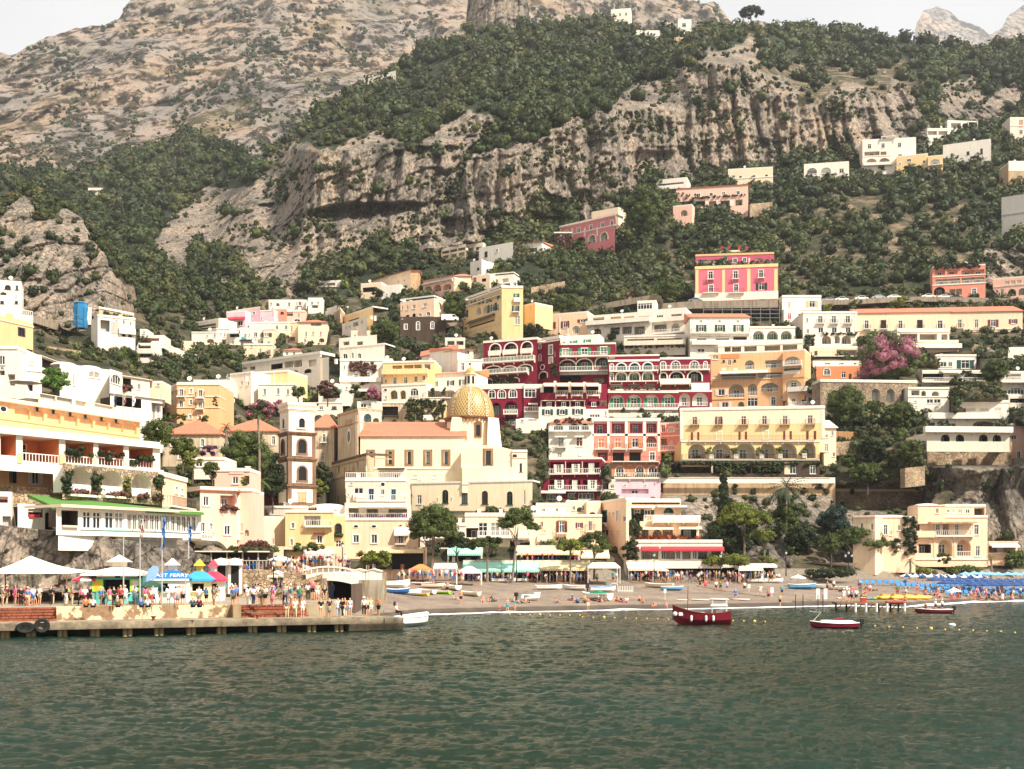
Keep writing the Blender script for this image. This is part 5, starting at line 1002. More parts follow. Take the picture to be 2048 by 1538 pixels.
H('left receding side of the orange palazzo with small balconies',(1575,105,1702,400),'O','w 130 190 14 1600 b u;w 105 170 14 1625 b u;w 95 160 14 1655 b u;w 200 260 12 1620,1665 u;t 145 150;L 310 360 40 1615 i=J',z='B',D=236,r=50,dep=6,cl=0)
H('white roofed house behind the orange palazzo',(1860,15,2190,60),'W','w 22 45 16 2100',z='B',D=256,dep=9)
H('white house with a blue arched window right of the orange palazzo',(650,1380,770,1538),'W','a 1370 1448 26 745 u;w 1390 1420 14 690',z='F',D=268,r=1330,dep=8)
H('cream house front with three small windows beside the yellow corner house',(770,1300,972,1500),'C','w 1375 1420 16 808;w 1358 1400 16 882;w 1358 1395 14 943;t 1292 1300;w 1480 1490 12 850',z='F',D=272,r=1278,dep=8)
H('bright yellow corner house with white balcony doors',(972,1290,1325,1390),'Y','d 1325 1400 30 1018 u b;w 1318 1365 24 1125 u;t 1270 1288;x 1275 1400 1070 1080;x 1275 1400 1190 1200',z='F',D=276,r=1268,dep=9)
H('cream house with green shutters below the yellow corner house',(1040,1395,1400,1538),'C','w 1430 1490 24 1102 c=D u;w 1425 1485 24 1232;w 1435 1490 24 1325 c=B;t 1385 1394',z='F',D=270,dep=9)
H('long house with a sloping white roof edge and deep open galleries',(885,1215,1640,1290),'C','l 1225 1245 40 910 e;l 1215 1250 50 985;l 1190 1240 110 1220 i=J e q=2.5;l 1165 1225 90 1335 e;l 1155 1220 80 1420 ;l 1150 1215 80 1560 e;L 1240 1280 70 1520 i=N;L 1250 1300 50 1400 i=C;t 1175 1200',z='F',D=300,r=1110,dep=7)
H('blank white gable house in the middle of the slope',(1545,1170,1720,1380),'W','a 1215 1285 20 1585 u',z='F',D=293,r=1140,dep=9)
VL('large white villa with round windows and vines on its front',(0,1170,500,1400),'W','w 1205 1245 18 42;w 1210 1245 20 95;a 1280 1350 40 152 u g;a 1270 1340 40 268 u g;a 1310 1350 26 380 u;v 1170 1260 100 340 k=m;v 1250 1400 200 270 k=m;v 1200 1290 310 345 k=m;t 1140 1165;b 1360 0 400 k=s y=1',z='G',D=292,dep=10)
VL('white villa with arched windows and a stepped roof terrace',(0,1050,430,1165),'W','a 1092 1150 44 52 u g;a 1082 1140 20 122 u;a 1088 1140 36 188 u g;t 1030 1042;l 1000 1025 80 200 i=V;l 985 1020 60 60 i=V',z='G',D=304,r=1010,dep=10,cl=0)
H('upper white pavilion with a glazed dark strip on the white villa',(-10,960,355,1010),'W','l 935 955 200 130 e q=1;l 975 1012 60 60 i=V;l 975 1010 60 190 i=V',z='G',D=310,r=925,dep=8,cl=0)
H('white garden house with an emerald awning under the vines',(1620,1400,1920,1538),'W','a 1440 1490 40 1660 ;l 1470 1520 90 1780 i=N;n 1430 1462 1715 1845 c=G y=1.4;w 1410 1440 18 1890',z='F',D=284,dep=8)
H('yellow house with white arcaded balconies and green doors',(412,1190,905,1420),'Y','l 1205 1262 95 550 i=Y q=1.5;l 1200 1258 95 660 i=Y q=1.5;l 1195 1252 75 748 i=Y q=1.5;l 1190 1245 60 840 i=W q=1.5;b 1290 412 850 k=s c=Y y=1.3;w 1320 1400 36 528 c=D;w 1315 1385 36 632 c=D;w 1308 1365 36 730 c=D;w 1300 1350 30 805 c=D;t 1168 1185;w 1340 1375 20 440 c=B',z='G',D=290,r=1178,dep=9)
H('white arcade house with three arches below the yellow house',(400,1420,830,1600),'C','L 1445 1530 70 518 i=E;L 1445 1530 55 605 i=E;a 1425 1500 80 715 u g;w 1500 1530 18 440;o 1430 1455 30 438;t 1390 1410',z='G',D=284,r=1400,dep=9)
H('white gabled house with two windows and an orange tiled roof',(785,1120,1130,1230),'W','w 1125 1165 32 1000;w 1145 1170 26 878;o 1040 1052 14 1128',z='G',D=303,r=1055,roof='g',rh=2.4,dep=8)
H('white gable end facing the sea right of the orange tiled roof',(1065,1050,1205,1235),'W','a 1045 1062 10 1125',z='G',D=302,dep=7,r=1080,roof='s',rh=1)
H('small cottage with a lantern window beside the gabled white house',(1175,1055,1280,1120),'V','w 1060 1100 50 1220 g',z='G',D=306,roof='s',rh=.8,dep=6)
H('cream tower house with one dark green window',(1132,1160,1365,1300),'C','w 1180 1255 34 1180 c=D u;o 1180 1205 30 1250;t 1150 1160',z='G',D=293,r=1165,dep=8)
H('cream house with a red roof terrace and three green shuttered windows',(860,1295,1310,1430),'C','w 1358 1412 30 928 c=D u;w 1350 1400 34 1065 s=D;w 1340 1395 34 1180 s=D;t 1285 1295',z='G',D=289,r=1270,roof='s',rh=1.8,rc='F',dep=8)
H('terrace with three vine draped arches left of the dome',(800,1430,1120,1538),'C','L 1450 1515 90 850 i=W;L 1448 1512 100 935 i=A;L 1440 1510 110 1055 i=A;b 1520 800 1120 k=i y=1.5;v 1430 1520 880 900;v 1430 1500 990 1010',z='G',D=283,dep=6,cl=0)
H('shabby house with a dark balcony roof between the church and arcade house',(390,225,660,440),'E','l 255 340 150 485 e i=J q=2;w 235 285 30 618;w 400 430 30 445;L 380 425 50 520 i=V;b 345 410 560 k=i y=1 c=J;t 210 225',z='H',D=272,dep=8)
H('ivy covered yellow house left of the dome',(640,200,1010,440),'Y','w 318 378 26 742 f=N;w 308 372 28 862 s=N;w 305 370 24 985 f=N;v 190 300 640 1010;v 290 440 640 720;v 280 440 760 820;v 300 440 890 960;b 380 800 900 k=s y=.5',z='H',D=270,dep=8,cl=0)
H('white house behind the church gable with a glazed arch',(165,205,385,440),'W','w 225 265 55 225 g;a 225 260 22 290;a 325 425 70 265 g f=D;L 365 430 60 345 i=V',z='H',D=268,dep=8,roof='v',rh=.7)
H('lilac house with a magenta canopy over two arches',(735,700,915,855),'L','L 785 850 42 790 i=L;a 775 825 50 868 ;n 745 772 735 915 c=r y=1;w 730 745 14 825 ',z='F',D=352,r=690,dep=8)
H('long lilac house top right of the magenta canopy',(780,690,1060,800),'L','w 735 755 18 825,905;w 690 718 22 1000 u;w 780 795 16 985',z='F',D=356,r=650,dep=8)
H('pale lilac flat block beside the salmon house',(1045,700,1190,800),'L','w 745 770 14 1070;w 690 712 12 1195;t 678 688',z='F',D=358,r=692,dep=7)
H('salmon house with a square dark window on the slope',(1195,665,1310,790),'S','w 690 710 30 1270 f=N;w 760 780 14 1280;w 700 760 14 1200',z='F',D=360,dep=8)
H('pink house with an arched fan window right of the salmon house',(1310,690,1492,790),'K','w 705 745 22 1428;l 690 730 60 1345 q=2;a 760 785 60 1415 u;t 680 690',z='F',D=361,dep=8)
H('white house with a rooftop of tanks at the top of the left cluster',(1140,585,1500,675),'W','w 600 625 18 1163;L 605 635 34 1228 i=C;w 600 638 24 1338 u;w 595 630 24 1440 b;a 655 672 26 1175;w 645 670 16 1438',z='F',D=374,dep=9)
H('white side house sloping down right of the tank roof house',(1500,595,1575,690),'W','w 620 640 10 1540',z='F',D=374,dep=7,r=640)
VL('low white modern villa with a flat roof among the dark trees',(1590,405,1840,460),'W','l 412 440 70 1640 e;l 410 438 80 1740 ',z='F',D=396,r=395,dep=7)
H('flat terrace house left of the low modern villa',(1375,470,1600,530),'V','l 485 520 60 1430;l 480 515 70 1540 i=J;t 455 472',z='F',D=394,dep=6)
H('dark veranda house on thin posts at the left end of the cluster',(435,800,660,860),'V','l 812 835 190 540 e q=2;l 842 858 190 540 e q=2',z='F',D=342,r=765,dep=7)
H('small white house between the veranda and the lilac house',(655,765,740,850),'W','w 790 820 20 685',z='F',D=350,dep=6)
H('cream house with a chimney above the double house',(585,835,700,900),'C','w 838 868 20 618',z='F',D=344,dep=7)
H('white double fronted house with three narrow windows',(640,860,768,1015),'W','w 895 930 16 680,718;l 955 1000 80 690 i=C;t 850 858',z='F',D=338,dep=8)
H('narrow house with a white awning and loggia in the cluster',(765,865,870,1015),'C','l 905 935 90 815 i=J;n 878 900 765 855;w 970 1005 24 800;l 865 900 30 850',z='F',D=337,dep=8)
H('cream house with a turquoise cloth hanging from its window',(870,855,1090,1010),'C','w 900 935 24 916;a 885 935 34 1015;x 928 955 880 924 c=t n=hanging_cloth;w 970 995 22 1100;n 955 968 870 1020 c=N y=1.2;w 905 925 14 955',z='F',D=338,dep=8)
H('cream house with a dark bay window right of the turquoise cloth',(1090,860,1200,1010),'A','w 892 932 50 1120 s=J;w 975 1000 22 1140;t 850 862',z='F',D=337,dep=8)
H('low cream houses stepping up at the left foot of the cluster',(400,895,640,1000),'C','w 915 935 18 548;w 905 935 20 620;L 950 990 70 580 i=A;t 885 892',z='F',D=332,dep=8)
H('small cube house with a blind window at the lower left of the cluster',(320,985,440,1090),'U','w 1010 1035 22 388 c=C;w 1030 1050 12 297',z='F',D=322,dep=7)
H('yellow flat house behind the double cream houses',(955,800,1330,868),'U','w 820 865 28 1220 c=D;w 820 862 28 1308;t 790 798',z='F',D=345,dep=8)
H('cream house seen corner on with an orange window',(1340,800,1500,990),'A','w 825 890 20 1360;w 830 860 26 1447 ;l 935 975 50 1310;t 788 798',z='F',D=347,r=792,dep=9)
H('pale house with a hipped roof and a white loggia in the gable',(1425,790,1700,1000),'U','l 790 825 100 1598 i=W;w 880 915 24 1568 c=F;w 880 925 18 1640 c=r;w 880 930 16 1500;w 950 985 22 1490;L 945 980 50 1650 i=V',z='F',D=344,roof='t',rh=1.6,dep=9)
H('lower cream house with a red door right of the van',(900,1010,1180,1145),'A','w 1005 1035 18 975;w 1045 1085 16 1060;t 1000 1010',z='F',D=325,dep=8)
H('tan house with arched windows left of the yellow sloping house',(1770,700,1830,830),'T','a 705 740 20 1838;w 725 755 14 1790;w 775 805 12 1790',z='F',D=356,r=660,dep=8)
H('white terraced house above the tan house',(1645,690,1800,760),'W','w 715 735 12 1690,1720',z='F',D=366,r=640,dep=8)
H('yellow house with a sloping roof line and dark awnings',(1830,760,2145,850),'Y','w 780 815 18 1860 f=N;l 760 790 100 1960 e i=J;w 725 745 12 2085;t 740 752;w 800 830 10 1900',z='F',D=352,r=655,dep=8)
H('white stairs house with small dark windows below the yellow sloping house',(20,820,260,920),'C','w 770 800 16 212;l 790 830 50 150;w 850 900 10 150;w 830 850 14 60,90',z='G',D=338,r=745,dep=7)
H('tiled farmhouse with blind arches at the edge of the wood',(290,400,680,470),'A','L 350 372 50 520,620 q=.2 e;L 362 382 40 440 q=.2 e;w 380 400 12 620;w 390 410 12 560',z='G',D=388,r=290,roof='s',rh=1.8,dep=8)
H('rough grey gable end of the tiled farmhouse',(680,300,762,490),'T','w 425 455 14 705;w 340 360 10 700',z='G',D=384,roof='s',rh=1.2,dep=7)
H('cream house with a dark porch left of the blue arch house',(200,430,400,560),'A','l 455 500 120 280 e i=J q=2;w 530 550 12 230',z='G',D=380,r=415,dep=7)
H('white cube house with a bright blue arched window',(400,450,580,560),'W','a 505 548 34 523 f=b g;w 515 540 14 450 u;a 515 550 14 556 f=b',z='G',D=376,r=438,dep=7)
H('salmon house with three wide arches under a balcony',(800,395,1095,520),'K','L 445 505 75 845 i=K;L 430 495 75 935 i=K;L 425 480 80 1030 i=K;w 385 410 18 888 u;w 372 400 18 972 u;w 365 390 18 1075;w 395 415 18 820;t 415 425;b 430 800 1090 k=i y=.8',z='G',D=378,r=335,roof='s',rh=1.4,dep=9)
H('tan side wing of the salmon arched house with a lean to roof',(1095,345,1260,470),'A','w 395 430 20 1180;t 340 348',z='G',D=379,r=345,roof='t',rh=1.6,dep=8)
H('beige house joined to the right of the salmon arched house',(1255,360,1440,440),'A','w 360 400 28 1296 f=N;l 370 400 40 1385 i=J',z='G',D=382,r=335,dep=7)
H('white lookout house with wide windows above the yellow hotel',(1330,370,1670,440),'W','a 375 410 40 1498;l 370 405 60 1400;l 370 405 60 1590;t 335 345;b 425 1540 1700 k=w y=1',z='G',D=386,r=340,dep=8)
H('narrow white stepped tower house under the long white villa',(1252,225,1362,340),'W','w 265 290 24 1328 f=N',z='G',D=398,dep=6,r=200)
H('flat cream apartment floor with a curved front above a ruined wall',(580,610,905,735),'P','w 635 670 14 600;w 630 672 18 648;w 622 660 28 712;w 608 645 34 815 g;L 720 738 34 650 i=N;a 705 735 30 772 u;a 690 730 34 850 u;L 705 738 30 712 i=N;t 568 582',z='G',D=352,r=572,dep=9)
H('right corner of the curved apartment with a dark loggia arch',(905,570,1030,735),'P','L 595 665 60 945 i=J;w 610 650 14 895;t 560 572',z='G',D=352,r=590,dep=8)
bld('tall weathered brown stone house base with three windows','wall',(572,738,1015,965),'J','w 810 860 26 632 u;a 785 865 30 750 u;a 785 855 30 888 u;w 745 760 10 600',name='old_house',z='G',D=349,dep=7,cl=0,roof='n',foot=4)
HT('bright yellow hotel front with green shutters, arches and a striped awning',(1185,600,1555,940),'Y','w 580 625 26 1285 s=D;w 565 615 26 1358 s=D;w 548 600 28 1435 s=D;w 535 580 24 1520;w 500 540 24 1592 s=D;L 648 720 46 1333 i=C;L 635 705 46 1400 i=C;a 615 690 44 1463 s=D;w 615 680 26 1513 c=D;w 680 750 24 1208 s=D b;b 635 1230 1560 k=i y=.9;w 830 868 24 1208 c=D;l 800 850 240 1365 i=J e q=1.5;n 780 812 1240 1490 c=Z y=1.2;w 765 808 22 1514 c=D;t 880 915 1160 1540 c=Y;l 925 965 40 1210 ;w 900 930 20 1290,1340,1400;t 560 580',z='G',D=344,r=470,dep=10)
HT('right front of the bright yellow hotel with an arched window',(1555,462,1760,900),'Y','w 515 575 28 1697 s=D;w 632 690 34 1690 s=D b;a 725 815 50 1706 q=1;t 440 462;b 590 1670 1735 k=s y=.6',z='G',D=334,dep=8)
H('small yellow annex with a terracotta roof line beside the yellow hotel',(1755,640,1875,770),'Y','w 640 655 10 1830',z='G',D=341,r=612,dep=7)
H('orange house with a dark window and a white terrace at the left edge',(-60,715,318,1010),'O','w 850 920 55 207 f=N u;t 745 760 c=A;l 1060 1095 60 325 i=J',z='A',D=216,dep=9,r=800,roof='n')
H('white balustrade terrace storey on top of the left orange house',(-60,690,318,745),'V','x 700 745 60 125 c=O;r',z='A',D=218,dep=8,r=760)
H('white tower like house with a parasol terrace at the left edge',(-60,1040,165,1500),'W','a 1110 1200 60 20 i=W;w 1220 1250 30 20;L 1230 1300 50 20 i=W;t 1030 1050;l 1290 1400 70 110 i=W',z='A',D=186,dep=8)
H('white terrace house with an orange pergola frame at the left',(165,1105,400,1500),'W','L 1240 1320 40 175 i=P;w 1160 1200 40 305 c=A;l 1390 1450 90 270 i=J q=1.5;t 1240 1250',z='A',D=190,dep=8,r=1130)
H('white house with roof domes and a wide fan arch, left of the small houses',(575,1180,1060,1470),'W','a 1262 1325 110 905 c=X;w 1265 1320 10 650;w 1290 1400 14 710',z='A',D=196,r=1250,dep=10,roof='v',rh=1)
H('white house with a glazed arched window beside the fan arch house',(1055,1262,1175,1460),'W','a 1295 1385 95 1112 g u',z='A',D=196,r=1300,dep=7)
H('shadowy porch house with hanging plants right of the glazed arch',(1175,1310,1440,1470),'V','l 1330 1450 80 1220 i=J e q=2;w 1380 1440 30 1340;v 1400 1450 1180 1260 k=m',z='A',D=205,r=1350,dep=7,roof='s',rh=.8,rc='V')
H('plain white gabled house with a dark garage mouth and flags in front',(1060,130,1560,420),'W','l 170 260 260 1230 i=J q=4 e;d 235 385 24 1478 c=J;n 215 232 1455 1545 c=J y=.8;w 260 330 18 1520',z='B',D=186,r=190,dep=8,roof='s',rh=1.2,rc='V')
H('white conservatory house with a brown glazed side among tree tops',(395,1120,590,1260),'W','l 1165 1250 160 485 i=J q=1 e',z='A',D=212,r=1190,dep=6,roof='s',rh=.8,rc='W')
H('white villa with black arched windows at the far left',(-80,395,205,640),'W','a 432 475 58 75 f=N;a 435 480 24 163 f=N;L 500 530 60 32 i=V;w 585 612 34 20 f=N;w 585 612 28 158 f=N;w 530 550 10 155',z='A',D=272,r=415,dep=8)
H('pink roofed cream house behind the black arched windows at the far left',(-80,335,160,400),'C','w 345 365 20 60,110',z='A',D=286,r=350,dep=7,roof='s',rh=1.5,rc='F')
H('yellow house with a brown balcony at the left edge under the crag',(-80,180,165,300),'O','l 200 225 120 90 i=J;a 262 285 40 65 q=1;t 170 182',z='A',D=292,r=240,dep=7)
H('cream chapel with a small domed bell turret under the crag',(160,280,280,400),'P','a 282 325 14 192 ;a 285 325 14 235;t 270 280;w 360 400 26 205 c=G',z='A',D=287,dep=6,roof='v',rh=1.5)
H('low white house with ivy and one wide window under the crag',(280,335,560,440),'V','w 370 415 55 348 f=N;v 360 440 400 560',z='A',D=287,r=350,dep=7)
H('white apartment house with galleries tucked under the crag',(940,730,1300,940),'C','w 768 785 18 1118;w 770 810 22 1190;w 790 825 18 1256;w 850 885 22 1198;w 855 890 22 1265;L 905 930 36 1190,1250 i=J;l 770 880 90 1010 i=X e q=1.5;b 890 1140 1300 k=s y=.6;t 722 735;x 780 900 1070 1140 c=X',z='A',D=262,r=765,dep=8)
H('flat gallery roof with plants on the apartment house under the crag',(950,655,1290,725),'T','l 665 690 200 1060 e i=J;v 690 730 1000 1290',z='A',D=268,r=720,dep=6,cl=0)
H('small white house with one arched window right of the gallery house',(1345,870,1410,930),'W','a 875 900 20 1383',z='A',D=300,dep=6)
H('low white terrace with red flowers below the small white house',(1350,930,1575,985),'W','l 940 970 160 1450 i=P;v 950 985 1360 1500 k=m',z='A',D=296,dep=6)
H('narrow two floor house with white balconies above the ravine',(1310,1005,1480,1250),'W','l 1015 1050 120 1390 i=J;l 1090 1125 140 1390 i=J;b 1088 1310 1478 k=s y=1;l 1150 1180 120 1395 i=C;b 1180 1310 1475 k=s y=1;w 1195 1215 50 1340,1420',z='A',D=290,dep=7)
H('low house with a cream flat roof beside the narrow balcony house',(1490,1025,1640,1110),'C','l 1050 1075 80 1540 i=J;t 1020 1028;L 1085 1110 60 1530 i=J',z='A',D=300,dep=6)
H('small arched white hut above the road van',(1600,1040,1715,1110),'W','w 1080 1105 24 1665 f=N;l 1055 1080 40 1620',z='A',D=304,dep=6,roof='v',rh=.6)
VL('cream beach villa with two tall arches and a roof terrace',(975,935,1668,1340),'P','d 1005 1105 38 997 f=N;d 1000 1100 44 1192 u;d 1005 1105 38 1375 ;d 1005 1105 44 1560 u;l 1000 1108 60 1270 i=P q=1.5;L 1150 1310 140 1262 i=A q=2;L 1150 1310 135 1440 i=P q=2 rl;d 1210 1310 40 1575;b 1118 975 1150 k=s c=P y=1;n 975 985 1090 1540 c=T y=1.6;t 925 938;b 1112 1160 1520 k=w y=.8;l 1195 1280 120 1065 i=J;t 1330 1345;x 1120 1320 1150 1165 c=P;x 1120 1320 1345 1358 c=P',z='O',D=190,dep=10,cl=0)
VL('left wing of the cream beach villa with a vine on its corner',(585,935,975,1310),'P','w 1008 1105 36 687 u;w 1070 1110 18 742 c=P;a 1010 1062 20 817 ;a 1150 1195 24 825;w 1215 1250 20 828;t 925 938;v 940 1290 860 975 k=k;v 1150 1300 740 800 k=k',z='O',foot=3,D=190.5,dep=10,roof='v',rh=.9)
VL('shaded left side of the cream beach villa behind the pine',(375,940,587,1330),'A','w 990 1060 26 460;w 995 1060 20 558;t 930 942 c=K',z='O',foot=3,D=193,r=935,dep=9,cl=0)
H('square rooftop room with blue windows on the cream beach villa',(1000,820,1260,925),'P','w 852 898 26 1185 g;t 815 825',z='O',D=191.5,dep=6,roof='v',rh=.7)
H('glass fronted roof gallery right of the square rooftop room',(1262,828,1650,930),'P','w 860 890 26 1290;w 860 892 24 1338 c=V;w 858 898 44 1405 f=W;w 858 898 44 1478;l 845 925 100 1590 e i=T q=3;t 822 832',z='O',D=191.6,dep=6,cl=0)
H('low terrace wing with white awnings right of the cream beach villa',(1675,1190,1960,1330),'P','l 1215 1275 260 1800 i=P q=3;w 1220 1275 44 1790;n 1185 1215 1680 1810 y=1.6;n 1185 1215 1812 1950 y=1.6;t 1280 1290;t 1165 1180 c=K',z='O',D=192,dep=7,cl=0)
H('small white house among dark trees right of the tank roof house',(616,598,645,618),'W','w 603 610 5 624,636;l 610 616 12 630',dep=6)
H('small peach house under the trees left of the weathered stone house',(702,664,740,684),'P','w 669 676 5 710,722,733;b 681 704 738',dep=6)
H('little cream cottage on the bend of the grey road wall',(566,700,602,718),'C','w 704 711 5 574,588',dep=6,roof='t',rh=1)
H('low pale house below the bright yellow hotel',(890,678,930,694),'V','l 682 690 14 902,920 ri',dep=6)
H('small white house tucked above the round cream terrace tree',(590,734,628,756),'W','a 740 750 8 600,616 u',dep=6)
H('pale house peeping out left of the orange palazzo',(292,766,324,786),'A','w 764 772 6 300,316',dep=6,D=224)
#CHURCH
CH='church with a majolica dome, red tiled nave roof and five brown framed windows'
r0_,sx_,zz_,L_,Hh_=bld(CH,'church',(195,545,1195,1015),'U','w 690 805 32 297,482,665,845,1020 f=N;x 820 832 250 340 c=T;t 845 858 250 1110 c=W;t 535 552;w 915 945 40 718,905 c=W;w 960 995 50 755 c=W;x 905 1015 1175 1195 c=U',name='church',z='H',D=236,dep=14,roof='s',rh=4.6,rc='ti',cl=0,foot=10)
for u in(297,482,665,845,1020):
 x=sx_(680+u/ZS);z1,z0=zz_(680+u/ZS,760+668/ZS),zz_(680+u/ZS,760+825/ZS);a=4.1/ZS*236/24;w1,w2=1.72*42/80,1.72*22/80*1.0
 MB().box(x-.88,x-.42,-.1,-.001,z0,z1).box(x+.42,x+.88,-.1,-.001,z0,z1).box(x-.42,x+.42,-.098,-.001,z1-.32,z1).box(x-.42,x+.42,-.098,-.001,z0,z0+.32).build('stone_surround',cq('Z')if 0 else pq('#a5805f','brown_tuff',.5),r0_)
CHURCH=r0_
bld('c_transept','church',(1165,672,1660,1010),'U','w 680 815 48 1425 f=N;t 830 842;o 1 2 3 4'.replace(';o 1 2 3 4',''),name='church',z='H',D=233,dep=13,roof='n',cl=0)
tr,sxt,zzt,Lt,Ht=bld('c_transept_low','church',(1175,842,1655,1015),'U','t 990 1005',name='church',z='H',D=232.2,dep=4,roof='n',cl=0)
t2=ROOTS['c_transept']
mbt=MB();Lw=(1660-1165)/ZS*233/2400;hT=(1010-672)/ZS*233/2400
prof=[(i/10*Lw,math.sin(i/10*PI)*.9)for i in range(11)]
for(xa,ha),(xb,hb)in zip(prof,prof[1:]):
 mbt.hull8([(xa,0,hT),(xb,0,hT),(xb,13,hT),(xa,13,hT)],[(xa,0,hT+ha),(xb,0,hT+hb),(xb,13,hT+hb),(xa,13,hT+ha)])
mbt.build('transept_vault',cq('U'),t2)
zb=(1010-815)/ZS*233/2400;xw=(1425-1165)/ZS*233/2400
mbs=MB();hz0=(1010-830)/ZS*233/2400;hz1=(1010-658)/ZS*233/2400
mbs.box(xw-1.0,xw-.52,-.1,-.001,hz0,hz1).box(xw+.52,xw+1.0,-.1,-.001,hz0,hz1).box(xw-.52,xw+.52,-.098,-.001,hz1-.35,hz1).build('stone_surround',pq('#a5805f','brown_tuff',.5),t2)
bld('c_annex','church',(1655,690,1800,1010),'U','w 715 740 40 1680 f=N;w 800 885 24 1738 f=Z;t 682 692;t 745 752 1655 1790',name='church',z='H',D=232.6,dep=11,cl=0)
bld('c_front_upper','church',(1325,350,1520,720),'E','o 490 600 28 1432;t 330 352 c=T;x 390 435 1400 1460 c=T;t 455 462 c=T;x 340 720 1497 1518 c=C;l 380 440 60 1430 q=.15 e i=T',name='church',z='D',D=240,r=292,dep=9,roof='n',cl=0)
bld('c_front_lower','church',(1240,810,1600,1290),'E','t 800 822 c=Z;t 840 850 c=T;x 830 1290 1590 1600 c=C;l 880 930 60 1425 q=.15 e i=T;w 830 890 16 1335,1515 f=T;a 905 970 20 1275 f=T;t 960 968 c=T;w 1060 1150 14 1270 f=T;w 1110 1160 16 1325 f=T;w 1020 1150 16 1410 f=T;x 830 1290 1300 1312 c=T;x 830 1290 1385 1395 c=T;x 830 1290 1470 1480 c=T',name='church',z='D',D=237,r=712,dep=8,roof='n',cl=0)
bld('c_front_top','church',(1395,335,1500,350),'C','',name='church',z='D',D=240.5,r=285,dep=3,roof='n',cl=0)
c0=P(1024,0,0)
def church_part(mb,name,mat,at,smooth=False):
 o=mb.build(name,mat,CHURCH,smooth);M=mof(CHURCH).inverted();o.location=M@Vector(at);return o
DC=P(941,837,245.5);k=245.5/2400
def domemat():
 m,nt,b=newmat('majolica_tiles');L=nt.links.new;tc=N(nt,'ShaderNodeTexCoord');sp=N(nt,'ShaderNodeSeparateXYZ');L(tc.outputs['Object'],sp.inputs[0])
 at=N(nt,'ShaderNodeMath',operation='ARCTAN2');L(sp.outputs[1],at.inputs[0]);L(sp.outputs[0],at.inputs[1])
 A_=N(nt,'ShaderNodeMath',operation='MULTIPLY');A_.inputs[1].default_value=48/PI/2;L(at.outputs[0],A_.inputs[0])
 B_=N(nt,'ShaderNodeMath',operation='MULTIPLY');B_.inputs[1].default_value=1.05;L(sp.outputs[2],B_.inputs[0])
 outs=[]
 for op in('ADD','SUBTRACT'):
  s=N(nt,'ShaderNodeMath',operation=op);L(A_.outputs[0],s.inputs[0]);L(B_.outputs[0],s.inputs[1])
  f=N(nt,'ShaderNodeMath',operation='PINGPONG');f.inputs[1].default_value=.5;L(s.outputs[0],f.inputs[0])
  c=N(nt,'ShaderNodeMath',operation='LESS_THAN');c.inputs[1].default_value=.12;L(f.outputs[0],c.inputs[0]);outs.append(c)
 mx=N(nt,'ShaderNodeMath',operation='MAXIMUM');L(outs[0].outputs[0],mx.inputs[0]);L(outs[1].outputs[0],mx.inputs[1])
 n=N(nt,'ShaderNodeTexNoise',i_Scale=2.2,i_Detail=4.0);L(tc.outputs['Object'],n.inputs['Vector']);r=ramp(nt,[(.35,sG('#75592a')),(.65,sG('#997838'))]);L(n.outputs['Fac'],r.inputs[0])
 cm=N(nt,'ShaderNodeMix',data_type='RGBA');cm.inputs[7].default_value=(*sG('#c6ac72'),1);L(mx.outputs[0],cm.inputs[0]);L(r.outputs[0],cm.inputs[6]);L(cm.outputs[2],b.inputs['Base Color'])
 b.inputs['Roughness'].default_value=.45;return m
R_=48*k;Hd=64*k
prof=[(R_*math.cos(t)**.85 if t<1.5 else.9*0+1.15*12*k*0+.9,Hd*math.sin(t))for t in np.linspace(0,1.42,14)]
church_part(MB().lathe(prof,48),'dome',domemat(),DC,True)
rib=MB()
for j in range(8):
 a=2*PI*j/8+PI/2*3+.0
 for(ra,za),(rb,zb_)in zip(prof,prof[1:]):
  for s0,s1 in((-.42,-.2),(-.2,.2),(.2,.42)):
   pr=.1 if s0!=-.2 else.04
   def pt(r,z,s,e):return(r*math.cos(a)-s*math.sin(a)+e*math.cos(a),r*math.sin(a)+s*math.cos(a)+e*math.sin(a),z+e*.4)
   q=max(.35,ra/R_);q2=max(.35,rb/R_)
   rib.poly([pt(ra,za,s0*q,pr),pt(ra,za,s1*q,pr),pt(rb,zb_,s1*q2,pr),pt(rb,zb_,s0*q2,pr)])
def ribmat():
 m,nt,b=newmat('rib_tiles');L=nt.links.new;tc=N(nt,'ShaderNodeTexCoord');ck=N(nt,'ShaderNodeTexChecker',i_Scale=4.0)
 ck.inputs['Color1'].default_value=(*sG('#7a3b2a'),1);ck.inputs['Color2'].default_value=(*sG('#efdfb4'),1);L(tc.outputs['Object'],ck.inputs['Vector']);L(ck.outputs[0],b.inputs['Base Color']);b.inputs['Roughness'].default_value=.5;return m
church_part(rib,'dome_rib',ribmat(),DC)
tuff=pq('#8a6244','tuff_cornice',.5)
mbc=MB().lathe([(R_*.98,-.05),(R_*1.12,-.05),(R_*1.1,-.35),(R_*.98,-.55)],32)
for j in range(40):
 a=2*PI*j/40;cx,cy=R_*1.03*math.cos(a),R_*1.03*math.sin(a);mbc.box(cx-.14,cx+.14,cy-.14,cy+.14,-1.0,-.45)
church_part(mbc,'dome_cornice',tuff,DC)
oct_=[(R_*1.04*math.cos(2*PI*(j+.5)/8),R_*1.04*math.sin(2*PI*(j+.5)/8))for j in range(8)]
drum=MB().prism(oct_,-12,-.3)
drum.hull8([(R_*.7,-R_*1.15,-9),(R_*1.36,-R_*.8,-9),(R_*1.36,-R_*.2,-9),(R_*.7,-R_*.6,-9)],[(R_*.75,-R_*.95,-.3),(R_*1.18,-R_*.6,-.3),(R_*1.18,-R_*.25,-.3),(R_*.75,-R_*.6,-.3)])
